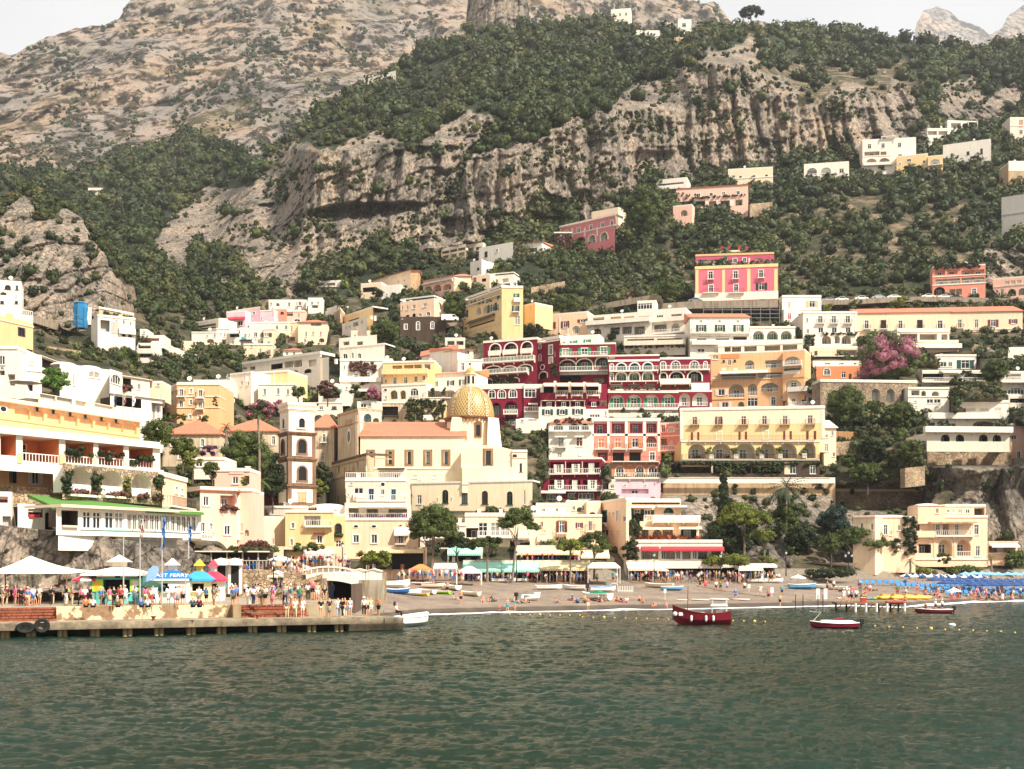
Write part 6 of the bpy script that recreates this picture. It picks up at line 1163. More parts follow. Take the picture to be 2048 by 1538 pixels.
drum.hull8([(-R_*.95,-R_*1.12,-9),(-R_*.55,-R_*1.12,-9),(-R_*.55,-R_*.6,-9),(-R_*1.05,-R_*.6,-9)],[(-R_*.72,-R_*1.0,-.3),(-R_*.3,-R_*1.02,-.3),(-R_*.3,-R_*.6,-.3),(-R_*.72,-R_*.6,-.3)])
church_part(drum,'drum',cq('U'),DC)
wmb=MB();y=-R_*.975;xo=1.7
for a,b_,c,d_ in((-.75,-.42,-4.4,-1.5),(.42,.75,-4.4,-1.5),(-.42,.42,-1.85,-1.5),(-.42,.42,-4.4,-4.1)):wmb.box(xo+a,xo+b_,y-.1,y+.2,c,d_)
wmb.hull8([(xo-.95,y-.15,-1.5),(xo+.95,y-.15,-1.5),(xo+.95,y+.1,-1.5),(xo-.95,y+.1,-1.5)],[(xo-.1,y-.15,-1.0),(xo+.1,y-.15,-1.0),(xo+.1,y+.1,-1.0),(xo-.1,y+.1,-1.0)])
fo=church_part(wmb,'window',tuff,DC);MB().poly([(xo-.42,y-.02,-4.1),(xo+.42,y-.02,-4.1),(xo+.42,y-.02,-1.85),(xo-.42,y-.02,-1.85)]).build('pane',GLASS,fo)
lan=MB().lathe([(1.35,Hd-.25),(1.35,Hd+.1),(1.05,Hd+.15),(1.02,Hd+2.3),(1.3,Hd+2.4),(1.3,Hd+2.6)],8)
lo_=church_part(lan,'lantern',cq('U'),DC)
MB().lathe([(1.2,Hd+2.6),(1.1,Hd+3.0),(.75,Hd+3.5),(.25,Hd+3.85),(.08,Hd+4.0),(.05,Hd+4.9)],16).build('cap',domemat(),lo_,smooth=True)
for a in(-1.9,-.95,-2.85):
 cx,cy=1.0*math.cos(a),1.0*math.sin(a)
 MB().box(cx-.22,cx+.22,cy-.12,cy+.12,Hd+.5,Hd+2.0).build('opening',GLASS,lo_)
for n_ in('c_transept_low','c_transept','c_annex','c_front_upper','c_front_lower','c_front_top'):absorb(ROOTS.pop(n_),CHURCH)
#BELL TOWER
BT=P(594,1018,216);kk=216/2400;yaw=math.radians(30)
BELL=em('bell_tower',BT,yaw,'brown and cream bell tower with arched openings and a plain white top stage','bell tower')
def V_(y):return(1018-(760+y/ZS))*kk
s2=53*kk/math.cos(math.radians(20))/2
stages=[(1215,1030,1.06,'b'),(1030,772,1.03,'b'),(772,525,1.0,'b'),(520,300,.94,'w')]
brown=pq('#8a6b55','tower_tuff',.55)
for i,(ya,yb,sc_,kd)in enumerate(stages):
 a,b_=V_(ya),V_(yb);h=s2*sc_;mb=MB().box(-h,h,-h,h,a-(4 if i==0 else 0),b_)
 st=mb.build('stage',brown if kd=='b' else cq('C'),BELL)
 co_=MB().box(-h-.28,h+.28,-h-.28,h+.28,b_-.02,b_+.22).box(-h-.14,h+.14,-h-.14,h+.14,b_-.25,b_-.021).build('cornice',brown if kd=='b' else cq('C'),BELL)
 for fi,rot in enumerate((0,-PI/2)):
  fr=[]
  def tr_(pts):return[(x*math.cos(rot)-y*math.sin(rot),x*math.sin(rot)+y*math.cos(rot),z)for x,y,z in pts]
  def bx(mb,x0,x1,y0,y1,z0,z1):
   mb.hull8(tr_([(x0,y0,z0),(x1,y0,z0),(x1,y1,z0),(x0,y1,z0)]),tr_([(x0,y0,z1),(x1,y0,z1),(x1,y1,z1),(x0,y1,z1)]))
  y=-h
  if kd=='b':
   pw=h*.72;pm=MB();bx(pm,-pw,pw,y-.05,y-.001,a+(.55 if i else 3.0*.2),b_-.55);pm.build('plaster_panel',cq('C'),BELL)
  if i==0:
   if fi==0:
    pm=MB();bx(pm,-.75,.75,y-.14,y-.051,a+.6,b_-1.0);bx(pm,-1.0,1.0,y-.16,y-.051,b_-1.2,b_-1.0);pm.build('stone_relief',cq('T'),BELL)
   continue
  ow=.72 if kd=='b' else.55;oh=(2.4 if kd=='b' else 1.7);oz=a+(1.05 if kd=='b' else.9);zc=oz+oh-ow
  am=MB()
  bx(am,-ow-.3,-ow,y-.2,y-.002,oz,zc);bx(am,ow,ow+.3,y-.2,y-.002,oz,zc);bx(am,-ow-.4,ow+.4,y-.24,y-.002,oz-.25,oz)
  for q in range(8):
   t0,t1=PI*q/8,PI*(q+1)/8
   p=[(f_*math.cos(t),zc+f_*math.sin(t))for t,f_ in((t0,ow),(t0,ow+.3),(t1,ow+.3),(t1,ow))]
   am.hull8(tr_([(u,y-.2,v)for u,v in p]),tr_([(u,y-.002,v)for u,v in p]))
  ao=am.build('arch_surround',brown if kd=='b' else cq('C'),BELL)
  pts=[(-ow,y-.055,oz),(ow,y-.055,oz)]+[(ow*math.cos(PI*q/8),y-.055,zc+ow*math.sin(PI*q/8))for q in range(9)]
  MB().poly(tr_(pts)).build('opening',pN('painted_dark_opening',(.01,.01,.012),.9),ao)  # flat dark pane proud of the wall; shade of an opening painted in
h=s2*.94;b_=V_(300);MB().hull8([(-h,-h,b_+.2),(h,-h,b_+.2),(h,h,b_+.2),(-h,h,b_+.2)],[(-h-.35,-h-.35,b_+.8),(h+.35,-h-.35,b_+.8),(h+.35,h+.35,b_+.8),(-h-.35,h+.35,b_+.8)]).box(-h-.3,h+.3,-h-.3,h+.3,b_+.802,b_+1.25).build('parapet',cq('C'),BELL)
BLD.append(('bell',553,815,627,1010,213,219))
#LARGE HOTEL AT THE LEFT
HB=[]
def hb(k,*a,**kw):kw.setdefault('cl',0);kw.setdefault('foot',.6);bld(k,'hotel',*a,name='hotel',**kw);HB.append(k)
hb('h_top',(-160,172,1345,470),'O','L 232 372 150 215 q=.35 e i=O;L 250 390 130 360,520,680,830,980,1120,1250 q=.35 e i=O;w 262 300 10 365,520,682,828,983,1123 f=Z c=N;o 255 305 60 30;t 158 182 c=A y=.6;t 352 358 c=F y=.05',r=402,z='B',D=140,dep=16,rc='V')
hb('h_roofrail',(370,120,1250,215),'V','l 140 195 150 460,620 q=.3 e i=X;l 175 260 110 780 q=.5 e i=W;l 200 270 180 1000 q=.5 e i=W;x 130 240 840 865',r=280,z='B',D=146,dep=2,roof='n')
hb('h_terrace',(-160,462,1540,800),'W','l 512 725 150 80 i=F q=4;l 540 795 350 395 i=F q=4 rl;l 570 815 270 765 i=F q=4 rl;l 595 830 240 1068 i=F q=4 rl;l 620 845 230 1355 i=F q=4 rl;x 700 800 165 210 c=O y=.1;x 715 810 570 622 c=O y=.1;x 745 825 905 935 c=P y=.1;x 770 840 1190 1235 c=P y=.1;x 800 860 1465 1510 c=P y=.1;v 640 720 640 890 k=k;v 700 760 950 1180 k=k;v 740 800 1240 1470 k=k;t 455 500 y=.5;t 795 830 600 1535 y=.7',r=632,z='B',D=133,dep=9)
hb('h_orange',(-160,795,602,1010),'O','w 870 1000 70 340 s=W;l 850 990 70 125 i=J q=1;x 780 800 170 600 c=F y=.01;n 770 845 190 602 c=F y=1.2;n 790 815 -160 185 c=A y=1.5',r=835,z='B',D=132.5,dep=10,roof='n')
hb('h_rooms',(600,800,1562,1090),'st','L 835 1085 225 765 i=W q=2.2 rs;L 868 1100 205 1075 i=W q=2.2 rs;L 900 1120 185 1360 i=W q=2.2 rs;v 820 1080 610 660 k=k;v 880 1080 890 950;v 880 1100 1190 1240 k=y;v 920 1120 1480 1540;v 1068 1095 660 930 k=m;v 1090 1115 985 1230 k=m;v 1110 1135 1290 1540 k=m;x 1092 1115 650 940 c=W y=.5;x 1110 1130 985 1230 c=W y=.5',r=890,z='B',D=132,dep=10,roof='n')
hb('h_wing',(1560,925,1795,1215),'P','w 1025 1090 26 1695 u;w 1045 1100 22 1750 u;t 880 925;b 1200 1560 1795 k=i y=1.2',r=985,z='B',D=143,dep=8)
hb('h_stone',(-160,1000,602,1150),'sr','',r=1045,z='B',D=130,dep=8,roof='n')
hb('h_rest',(540,1215,1935,1430),'W','w 1262 1430 80 835,930 f=W g;w 1268 1432 85 1050,1145 f=W g;w 1285 1440 40 1245,1295 f=W;w 1290 1440 44 1350,1408 f=W;w 1295 1445 38 1462,1510 f=W;w 1300 1452 40 1560,1612 f=W;w 1305 1456 38 1665,1718 f=W;w 1312 1460 36 1770,1818,1868 f=W;l 1255 1415 160 670 i=J q=2;x 1395 1415 590 740 c=K y=.3;t 1195 1222 c=A y=.9;x 1432 1440 770 1930 c=M y=.1',r=1282,z='B',D=125,dep=8,roof='n')
hb('h_base',(170,1225,545,1400),'W','L 1245 1440 90 478 i=N q=2;l 1240 1320 140 340 i=J e q=1.5;x 1290 1320 275 375 c=r y=.2',r=1240,z='B',D=124.5,dep=6)
hb('h_low',(560,165,1700,330),'W','x 280 375 1125 1690 c=X y=.05;w 180 230 10 1650',r=205,z='C',D=124.6,dep=6,roof='n')
hb('h_farleft',(-200,1105,112,1400),'W','l 1120 1180 90 30 i=h e q=1;l 1310 1400 80 110 i=X e q=.5',r=1110,z='B',D=127,dep=6)
rr=ROOTS['h_rest'];Lr=[b for b in BLD if b[0]=='h_rest'][0]
M_=mof(rr).inverted();ha=rr.location.z
def plp(x,y,D):return M_@P(x/ZS,760+y/ZS,D)
e0,e1=plp(500,1208,119.5),plp(1960,1272,131);b0,b1=plp(262,1098,127.5),plp(1870,1262,141)
tm=MB().hull8([b0-Vector((0,0,.3)),e0-Vector((0,0,.3)),e1-Vector((0,0,.3)),b1-Vector((0,0,.3))],[b0,e0,e1,b1])
tm.build('turf_roof',pN('turf',(.09,.22,.04),.9),rr)
for k_ in HB[1:]:absorb(ROOTS.pop(k_),ROOTS['h_top'])
ROOTS['h_top']['label']='large orange and white hotel with a pergola terrace and a green turf restaurant roof'
#blocks that are one building
merge('burgundy block with three white',['slender burgundy tower','burgundy block with green doors','white rooftop room with green','burgundy wing with five','right burgundy wing','white arched ground storey','last two white arches','dark balcony floor','lower left burgundy','burgundy bay','burgundy restaurant terrace'],'wide burgundy hotel with white framed arches and green shutters, right of the dome')
merge('hot pink palace',['pink attic','raised middle'],'hot pink palace with yellow corners and red chimneys standing above the road')
merge('orange hotel with arched',['right tower of the orange','lowest terrace of the orange'],'orange hotel with arched loggias joined to the right end of the burgundy hotel')
merge('large cream hotel with brown',['arched gallery floor','slim round tower','dark dining pergola'],'large cream hotel with brown shutters over a gallery of round arches and a vine pergola')
merge('salmon hotel with white',['red wing with','salmon ground floor'],'salmon hotel with white columns and arched glass doors, left of the large cream hotel')
merge('burgundy apartment house',['lower burgundy floors'],'narrow burgundy apartment house with white balconies beside the lilac house')
merge('big white villa of stacked',['middle floor of the big','lower gallery of the big'],'big white villa of stacked terraces above four dark arches at the right')
merge('long white building with two',['right end of the long white','white glazed rooftop','lower white terrace with'],'long white building of deep terraces directly above the burgundy hotel')
merge('long cream building with tiled',['right part of the long tiled'],'very long cream building under a tiled roof below the coast road')
merge('peach corner house',['peach house with a wide','lower terraces of the peach'],'peach house with a green arch and stepped terraces above the beach restaurant')
merge('bright yellow hotel front',['right front of the bright','small yellow annex'],'bright yellow hotel with green shutters on the slope above the dome')
merge('yellow villa with a big arch',['yellow bay of'])
merge('rose villa',['dark vine covered wing','pale yellow attic'],'rose villa with white pilasters and a vine covered wing below the cliff')
merge('long pale pink villa',['pink gatehouse'])
merge('salmon pink house with thick',['pink side front','pale pink roof house'],'salmon pink house with thick white window frames at the foot of the large left hotel')
merge('orange palazzo with white',['left receding side'],'orange palazzo with white trimmed windows left of the bell tower')
merge('cream beach villa with two',['left wing of the cream beach','shaded left side','square rooftop room','glass fronted roof','low terrace wing'],'cream beach villa with two tall arches and white roof vaults at the right')
merge('apartment house with blue',['top storey with a round','small white penthouse','flowery terrace floor'],'pale apartment house with blue glass doors and flower terraces in front of the church')
merge('ochre house with a small',['dim ochre side wall'])
merge('orange house with a dark window',['white balustrade terrace storey'])
merge('tall white house with iron',['open roof loggia'],'tall white house with iron balconies and a planted roof loggia left of the salmon hotel')
merge('flat cream apartment floor',['right corner of the curved','tall weathered brown'],'curved cream apartment floor set on a tall weathered brown stone house')
merge('tiled farmhouse',['rough grey gable'])
merge('white box house',['white ground floor with a red'])
merge('old cream palace wing',['long tiled palace wing','octagonal cream palace'],'old cream palace range with tiled roofs on both sides of the bell tower')
merge('white gabled house with two',['white gable end'])
merge('lilac house with a magenta',['long lilac house'])
merge('white villa with arched windows and',['upper white pavilion'])
merge('white apartment house with galleries',['flat gallery roof'])
def rf_D(U,V):
 D=np.interp(V,[1040,1100,1190],[124.0,121.5,119.5])+np.interp(U,[-100,200,430],[-2.5,0,9]);x=(U-1024)/F*D;z=CZ-(V-VH)/F*D
 return D+.11*rock_relief(x*5+90,z*5,U,V),np.ones_like(U)
def relief_later():
 rs_('rock_face',np.arange(-100,424,2.0),lambda u:np.full_like(u,1210.),lambda u:np.interp(u,[-100,0,90,215,350,424],[1040,1050,1060,1072,1098,1112]),80,rf_D,lambda U,V,rk:np.stack([rk,.3+0*rk,0*rk],-1),RM,back=6)
#HILLSIDE SHEET, cut back where houses stand
make_carve(BLD)
relief_later()
ul=np.arange(-320,2352,3.0)
rs_('hillside',ul,lambda u:np.full_like(u,1175.)+np.interp(u,[430,560],[10,0]),lambda u:ridge(u),400,hill_D,hillcol,RM,back=90)
def rockmask(U,V):
 r=soft(ROCK,U,V);return r
def acc_forest(U,V,rg):
 rk=rockmask(U,V)>.5;sc_=soft(SCRUB,U,V)>.5
 below=V<np.interp(U,[-320,60,90,500,620,700,860,1000,1100,1180,1390,1560,1850,2050,2350],[380,390,640,622,575,555,520,500,540,610,600,605,560,560,560])
 top=V>ridge(U)+2
 p=np.where(rk,.02,np.where(sc_,.38,1.0))
 return below&top&(rg.rand(len(U))<p)
forest('hillside_wood',13500,(-60,25,2130,650),acc_forest,(13,38),3,46,lambda u,v:hill_D(u,v))
def acc_rockveg(U,V,rg):
 rk=rockmask(U,V)>.5;q=fb(U/70.,V/16.+U/110.,8.,4)
 return rk&(V<620)&(V>ridge(U))&(q>.14)
forest('cliff_shrubs',17000,(300,25,2130,620),acc_rockveg,(4,12),4,22,lambda u,v:hill_D(u,v),size=.2)
def acc_crag(U,V,rg):
 rk=soft(CROCK,U,V)>.5
 return(V>cragtop(np.clip(U,-320,286))+3)&(U<278)&np.where(rk,rg.rand(len(U))<.05,V<650)
forest('crag_wood',2600,(-120,365,285,690),acc_crag,(12,30),5,46,crag_D)
def acc_mt(U,V,rg):
 top=np.interp(U,[a for a,_ in MR],[b for _,b in MR])+6
 q=fb(U/45.,V/30.,3.,4)
 low=(V>300+fb(U/50.,0*U,0*U,3)*25)&(U<560)
 leftwood=(U<85+fb(V/20.,0*U,0*U,2)*20)&(V>265+U*.55)
 return(V>top)&((q>.30)|low|leftwood|(rg.rand(len(U))<.035))&(V<400)
forest('mountain_scrub',11000,(-60,5,1560,400),acc_mt,(4,11),6,10,mt_D,pal=PAL*1.1,size=.25)
#QUAY
QA,QB=Vector((-42.0,93.0)),Vector((-9.76,107.0));QD=(QB-QA).normalized();QN=Vector((-QD.y,QD.x));QYAW=math.atan2(QD.y,QD.x)
def qs(u,off=0):
 """distance along the quay where the ray of column u meets the line `off` metres behind its edge"""
 t=(u-1024)/F;A=QA+QN*off;return(t*A.y-A.x)/(QD.x-t*QD.y)
def qpt(u,off,z):s=qs(u,off);p=QA+QN*off+QD*s;return Vector((p.x,p.y,z))
QUAY=em('quay',(QA.x,QA.y,0),QYAW,'long concrete quay on piles with rusty steps where passengers wait','quay')
def concmat():
 m,nt,b=newmat('stained_concrete');L=nt.links.new;ge=N(nt,'ShaderNodeNewGeometry');n1=N(nt,'ShaderNodeTexNoise',i_Scale=.7,i_Detail=8.0,i_Roughness=.7);L(ge.outputs['Position'],n1 .inputs['Vector'])
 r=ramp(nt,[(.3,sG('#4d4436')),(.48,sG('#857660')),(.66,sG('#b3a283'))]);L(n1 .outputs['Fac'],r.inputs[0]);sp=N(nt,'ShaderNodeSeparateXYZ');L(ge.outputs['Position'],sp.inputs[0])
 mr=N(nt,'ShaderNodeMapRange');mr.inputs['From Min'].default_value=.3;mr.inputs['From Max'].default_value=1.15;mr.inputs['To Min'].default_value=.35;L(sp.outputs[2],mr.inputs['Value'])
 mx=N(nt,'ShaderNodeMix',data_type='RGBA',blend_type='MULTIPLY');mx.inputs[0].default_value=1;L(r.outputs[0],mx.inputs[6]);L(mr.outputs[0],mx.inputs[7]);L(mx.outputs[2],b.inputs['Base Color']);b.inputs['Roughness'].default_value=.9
 bp=N(nt,'ShaderNodeBump',i_Strength=.6,i_Distance=.06);L(n1 .outputs['Fac'],bp.inputs['Height']);L(bp.outputs[0],b.inputs['Normal']);return m
CONC=concmat()
def peelmat():
 m,nt,b=newmat('peeling_plaster');L=nt.links.new;ge=N(nt,'ShaderNodeNewGeometry');n1=N(nt,'ShaderNodeTexNoise',i_Scale=.55,i_Detail=8.0,i_Roughness=.62);L(ge.outputs['Position'],n1 .inputs['Vector'])
 r=ramp(nt,[(.46,sG('#93765a')),(.5,sG('#e6cfa6'))]);L(n1 .outputs['Fac'],r.inputs[0]);n2=N(nt,'ShaderNodeTexNoise',i_Scale=3.0,i_Detail=5.0);L(ge.outputs['Position'],n2 .inputs['Vector']);r2=ramp(nt,[(.3,(.7,.68,.64)),(.6,(1.05,1.05,1.05))]);L(n2 .outputs['Fac'],r2 .inputs[0])
 mx=N(nt,'ShaderNodeMix',data_type='RGBA',blend_type='MULTIPLY');mx.inputs[0].default_value=1;L(r.outputs[0],mx.inputs[6]);L(r2 .outputs[0],mx.inputs[7]);L(mx.outputs[2],b.inputs['Base Color']);b.inputs['Roughness'].default_value=.9;return m
sE=qs(768);sL=-24
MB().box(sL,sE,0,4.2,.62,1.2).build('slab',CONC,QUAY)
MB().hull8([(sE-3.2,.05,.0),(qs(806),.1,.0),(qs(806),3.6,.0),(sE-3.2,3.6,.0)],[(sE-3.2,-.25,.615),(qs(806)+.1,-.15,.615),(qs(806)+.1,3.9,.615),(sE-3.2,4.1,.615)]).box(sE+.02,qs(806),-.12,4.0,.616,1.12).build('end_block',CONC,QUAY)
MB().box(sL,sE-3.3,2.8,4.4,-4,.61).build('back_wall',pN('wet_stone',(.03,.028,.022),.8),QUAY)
for u in[-30,5,57,120,185,250,313,377,438,500,558,618,673,735]:
 for du in(0,10):
  s=qs(u+du,.7);MB().tube([(s,.7,-5),(s,.7,.615)],.19,10).build('pile',pq('#b59a6d','pile_concrete',.6),QUAY)
s0,s1,s2_,s3=qs(112,4.2),qs(478,4.2),qs(612,4.2),qs(703,4.2)
MB().box(s0,s1-.7,4.2,4.7,1.0,2.32).box(s0,s0+.4,3.2,4.2,1.2,2.3).build('peeling_wall',peelmat(),QUAY)
MB().box(s1-.69,s1,3.2,4.7,1.0,2.35).build('wall_end',pq('#a08a6a','quay_end',.5),QUAY)
MB().box(s2_+.01,s3,4.3,4.9,1.0,2.25).build('low_wall',pq('#a8967a','quay_low',.5),QUAY)
rust=pq('#9a5a42','rusty_step',.7,3)
for i in range(5):
 for a,b in((sL,s0-.01),(s1+.01,s2_)):
  MB().box(a,b,3.2+i*.35,3.52+i*.35,1.2+i*.225,1.2+i*.225+.17).build('step',rust,QUAY)
for a,b in((sL,s0-.01),(s1+.01,s2_)):MB().box(a,b,3.25,4.9,1.19,1.21).box(a,b,5.0,5.4,1.2,2.28).build('step_base',CONC,QUAY)
pz=pq('#a39684','quay_paving',.4)
dk_=MB();L0=[(sL,4.72),(s1,4.72),(s1,5.41),(s2_,5.41),(s2_,4.91),(s3,4.91),(s3+3,20),(s3+12,42),(sL,44)]
dk_.prism(L0,1.6,2.3);dk_.build('upper_deck',pz,QUAY)
for u in(1475/ZS,400+555/ZS,470):
 if u==470:continue
 s=qs(u,.5);MB().lathe([(.16,1.2),(.13,1.3),(.12,1.45),(.22,1.5),(.22,1.58),(.0,1.6)],12,s,.5).build('bollard',rust,QUAY)
tyre=pN('rubber',(.012,.012,.012),.8)
for u,a in((51,.5),(84,1.2)):
 s=qs(u,-.25);m_=MB();n=20
 for i in range(n):
  t0,t1=2*PI*i/n,2*PI*(i+1)/n
  for(r0,y0),(r1,y1)in(((.3,-.14),(.52,-.18)),((.52,-.18),(.6,0)),((.6,0),(.52,.18)),((.52,.18),(.3,.14)),((.3,.14),(.3,-.14))):
   f_=lambda r,t,y:(r*math.cos(t)*(1.25 if a<1 else 1),y,r*math.sin(t)*(.75 if a<1 else 1))
   m_.poly([f_(r0,t0,y0),f_(r1,t0,y1),f_(r1,t1,y1),f_(r0,t1,y0)])
 o=m_.build('tyre_fender',tyre,None);o.location=qpt(u,-.22,.98 if a>1 else.85);o.rotation_euler=(0,0,QYAW)
 tag(o,'round black tyre fender hanging upright on the quay edge, the right of two' if a>1 else 'flattened black tyre fender on the quay edge, the left of two','tyre','tyre fenders on the quay')
#boat tunnel and ramp right of the quay
def onz(u,v,z):D=gD(v,z);return P(u,v,D)
def obox(label,cat,name,u0,u1,v0,v1,D,dep,mat,yaw=0):
 A=P((u0+u1)/2,v1,D);k=D/2400;W_=(u1-u0)*k;h=(v1-v0)*k
 o=MB().box(-W_/2,W_/2,0,dep,-2,h).build(name,mat);o.location=A;o.rotation_euler=(0,0,yaw);return tag(o,label,cat)
T_=em('boat_tunnel',P(657,1196,122),0,'white arched bridge front over a dark boat store beside the quay','bridge');k=122/2400
tw=45*k;th=lambda v:(1196-v)*k
fm=MB();n=14
for i in range(n):
 a,b=-tw+2*tw*i/n,-tw+2*tw*(i+1)/n;ca=lambda x:th(1168)+.35*(1-(x/tw)**2);ct=lambda x:th(1150)+.3*(1-(x/tw)**2)
 fm.hull8([(a,0,ca(a)),(b,0,ca(b)),(b,9,ca(b)),(a,9,ca(a))],[(a,0,ct(a)),(b,0,ct(b)),(b,9,ct(b)),(a,9,ct(a))])
fm.build('arched_fascia',cq('W'),T_)
rm=MB()
for i in range(n):
 a,b=-tw-.3+(2*tw+.6)*i/n,-tw-.3+(2*tw+.6)*(i+1)/n;c_=lambda x:th(1141)+.3*(1-(x/tw)**2)
 rm.hull8([(a,-.1,c_(a)),(b,-.1,c_(b)),(b,.1,c_(b)),(a,.1,c_(a))],[(a,-.1,c_(a)+.18),(b,-.1,c_(b)+.18),(b,.1,c_(b)+.18),(a,.1,c_(a)+.18)])
for i in range(9):x=-tw+2*tw*i/8;rm.box(x-.04,x+.04,-.05,.05,th(1150),th(1141)+.3*(1-(x/tw)**2))
rm.build('railing',cq('W'),T_)
MB().box(-tw-.5,-tw,.2,9,-1.5,th(1150)).box(tw,tw+.4,.2,9,-1.5,th(1168)).box(-tw,tw,8.5,9,-1.5,th(1150)).build('side_wall',cq('Z'),T_)
MB().box(-tw-4,tw+1.5,9.01,20,-1,th(1146)).build('back_terrace',cq('sr'),T_)
RP=P(592,1196,119);o=MB().hull8([(-2.3,0,-1),(2.6,0,-1),(2.6,7,-1),(-2.3,7,-1)],[(-2.3,0,.3),(2.6,0,1.95),(2.6,7,1.95),(-2.3,7,.3)]).hull8([(-2.3,-.2,.3),(2.6,-.2,1.95),(2.6,.2,1.95),(-2.3,.2,.3)],[(-2.3,-.2,.75),(2.6,-.2,2.4),(2.6,.2,2.4),(-2.3,.2,.75)]).build('stone_ramp',cq('sr'));o.location=RP;tag(o,'whitewashed stone ramp climbing to the arched bridge front','ramp')
o=obox('grey stained wall behind the beached boats, under the white beach huts','wall','boat_yard_wall',702,762,1160,1198,128,3,pq('#b0a28c','yard_wall',.7))
for i,uc in enumerate((717,746)):
 D=129;k=D/2400;w_=13.8*k;h0,h1=17*k,21.5*k
 m_=MB();m_.poly([(-w_,0,0),(w_,0,0),(w_,0,h0),(0,0,h1),(-w_,0,h0)]).poly([(w_,2.2,0),(-w_,2.2,0),(-w_,2.2,h0),(0,2.2,h1),(w_,2.2,h0)]).poly([(w_,0,0),(w_,2.2,0),(w_,2.2,h0),(w_,0,h0)]).poly([(-w_,2.2,0),(-w_,0,0),(-w_,0,h0),(-w_,2.2,h0)]).poly([(-w_,0,h0),(0,0,h1),(0,2.2,h1),(-w_,2.2,h0)]).poly([(0,0,h1),(w_,0,h0),(w_,2.2,h0),(0,2.2,h1)])
 hu=em('beach_hut',P(uc,1160,D),0,('left' if i==0 else 'right')+' white gabled beach hut of the pair above the boat yard wall','beach hut','beach huts');m_.build('body',cq('W'),hu)
 MB().hull8([(-w_-.1,-.12,h0-.02),(0,-.12,h1-.02),(0,2.3,h1-.02),(-w_-.1,2.3,h0-.02)],[(-w_-.1,-.12,h0+.08),(0,-.12,h1+.08),(0,2.3,h1+.08),(-w_-.1,2.3,h0+.08)]).hull8([(0,-.12,h1-.02),(w_+.1,-.12,h0-.02),(w_+.1,2.3,h0-.02),(0,2.3,h1-.02)],[(0,-.12,h1+.08),(w_+.1,-.12,h0+.08),(w_+.1,2.3,h0+.08),(0,2.3,h1+.08)]).build('roof',cq('V'),hu)
 for xx in(-.45,.45):MB().box(xx-.02,xx+.02,-.03,-.002,0,h0).build('door_seam',cq('X'),hu)
#KIOSKS AND TENTS
def tm_(s,size,mat,parent,loc,rot=(PI/2,0,0),name='lettering'):
 c=bpy.data.curves.new('t','FONT');c.body=s;c.size=size;c.extrude=.012;c.align_x='CENTER';c.align_y='CENTER'
 o=bpy.data.objects.new('t',c);COL.objects.link(o);bpy.context.view_layer.update()
 me=bpy.data.meshes.new_from_object(o.evaluated_get(bpy.context.evaluated_depsgraph_get()));bpy.data.objects.remove(o);bpy.data.curves.remove(c)
 me.materials.clear();me.materials.append(mat);t=bpy.data.objects.new(name,me);COL.objects.link(t);t.parent=parent;t.location=loc;t.rotation_euler=rot;return t
DECKZ=2.3
def kiosk(label,uc,vb,wpx,hbody,hroof,over,cb,cr_,cl=None,yaw=.15,lan=1,z=DECKZ,dep=3.2,D=None):
 D=D or gD(vb,z);k=D/2400;W_=wpx*k/2
 t=em('kiosk',Vector(((uc-1024)/F*D,D,z)),yaw,label,'kiosk','ticket kiosks on the quay')
 hb_=hbody*k;hr=hroof*k;e=over*k
 m_=MB().box(-W_,W_,0,.12,0,.95).box(-W_,-W_*.5,0,.12,.95,hb_).box(W_*.5,W_,0,.12,.95,hb_).box(-W_*.5,W_*.5,0,.12,hb_*.82,hb_).box(-W_,-W_+.12,.12,dep,0,hb_).box(W_-.12,W_,.12,dep,0,hb_).box(-W_+.12,W_-.12,dep-.12,dep,0,hb_)
 m_.build('body',cb,t);MB().box(-W_*.5,W_*.5,1.2,1.25,.9,hb_*.82).build('interior',pN('painted_dark_opening',(.01,.01,.012),.9),t)
 MB().box(-W_*.55,W_*.55,-.35,.13,.93,1.0).build('counter',WP,t)
 rw=W_*.28;rd=dep*.28
 c0_,c1_=(-W_-e,W_+e),(-e,dep+e)
 MB().hull8([(c0_[0],c1_[0],hb_),(c0_[1],c1_[0],hb_),(c0_[1],c1_[1],hb_),(c0_[0],c1_[1],hb_)],[(-rw,dep/2-rd,hb_+hr),(rw,dep/2-rd,hb_+hr),(rw,dep/2+rd,hb_+hr),(-rw,dep/2+rd,hb_+hr)]).box(c0_[0],c0_[1],c1_[0]-.02,c1_[0],hb_-.15,hb_+.02).build('roof',cr_,t)
 if lan:
  lb=hb_+hr;MB().box(-rw*.85,rw*.85,dep/2-rd*.85,dep/2+rd*.85,lb,lb+.5).build('lantern',cl[0]if cl else cb,t)
  MB().hull8([(-rw*1.5,dep/2-rd*1.4,lb+.5),(rw*1.5,dep/2-rd*1.4,lb+.5),(rw*1.5,dep/2+rd*1.4,lb+.5),(-rw*1.5,dep/2+rd*1.4,lb+.5)],[(-.05,dep/2-.05,lb+1.15),(.05,dep/2-.05,lb+1.15),(.05,dep/2+.05,lb+1.15),(-.05,dep/2+.05,lb+1.15)]).build('lantern_roof',cl[1]if cl else cr_,t)
 return t,W_,hb_,hr,e,k,dep
TQ=pN('turquoise',sG('#6cc7b8'),.5);YG=pN('yellow_green_panel',sG('#b9e04a'),.5);BLU=pN('ferry_blue',sG('#1d6fb4'),.45);CYB=pN('sky_blue',sG('#3c9bd8'),.5);REDC=pN('coral_red',sG('#d83c55'),.5);YEL=pN('bright_yellow',sG('#f0c040'),.5)
wmat=cq('W')
t,W_,hb_,hr,e,k,dp=kiosk('turquoise drinks kiosk with a white pagoda roof and yellow green panels',233,1208,102,60,13,16,TQ,wmat,(wmat,wmat))
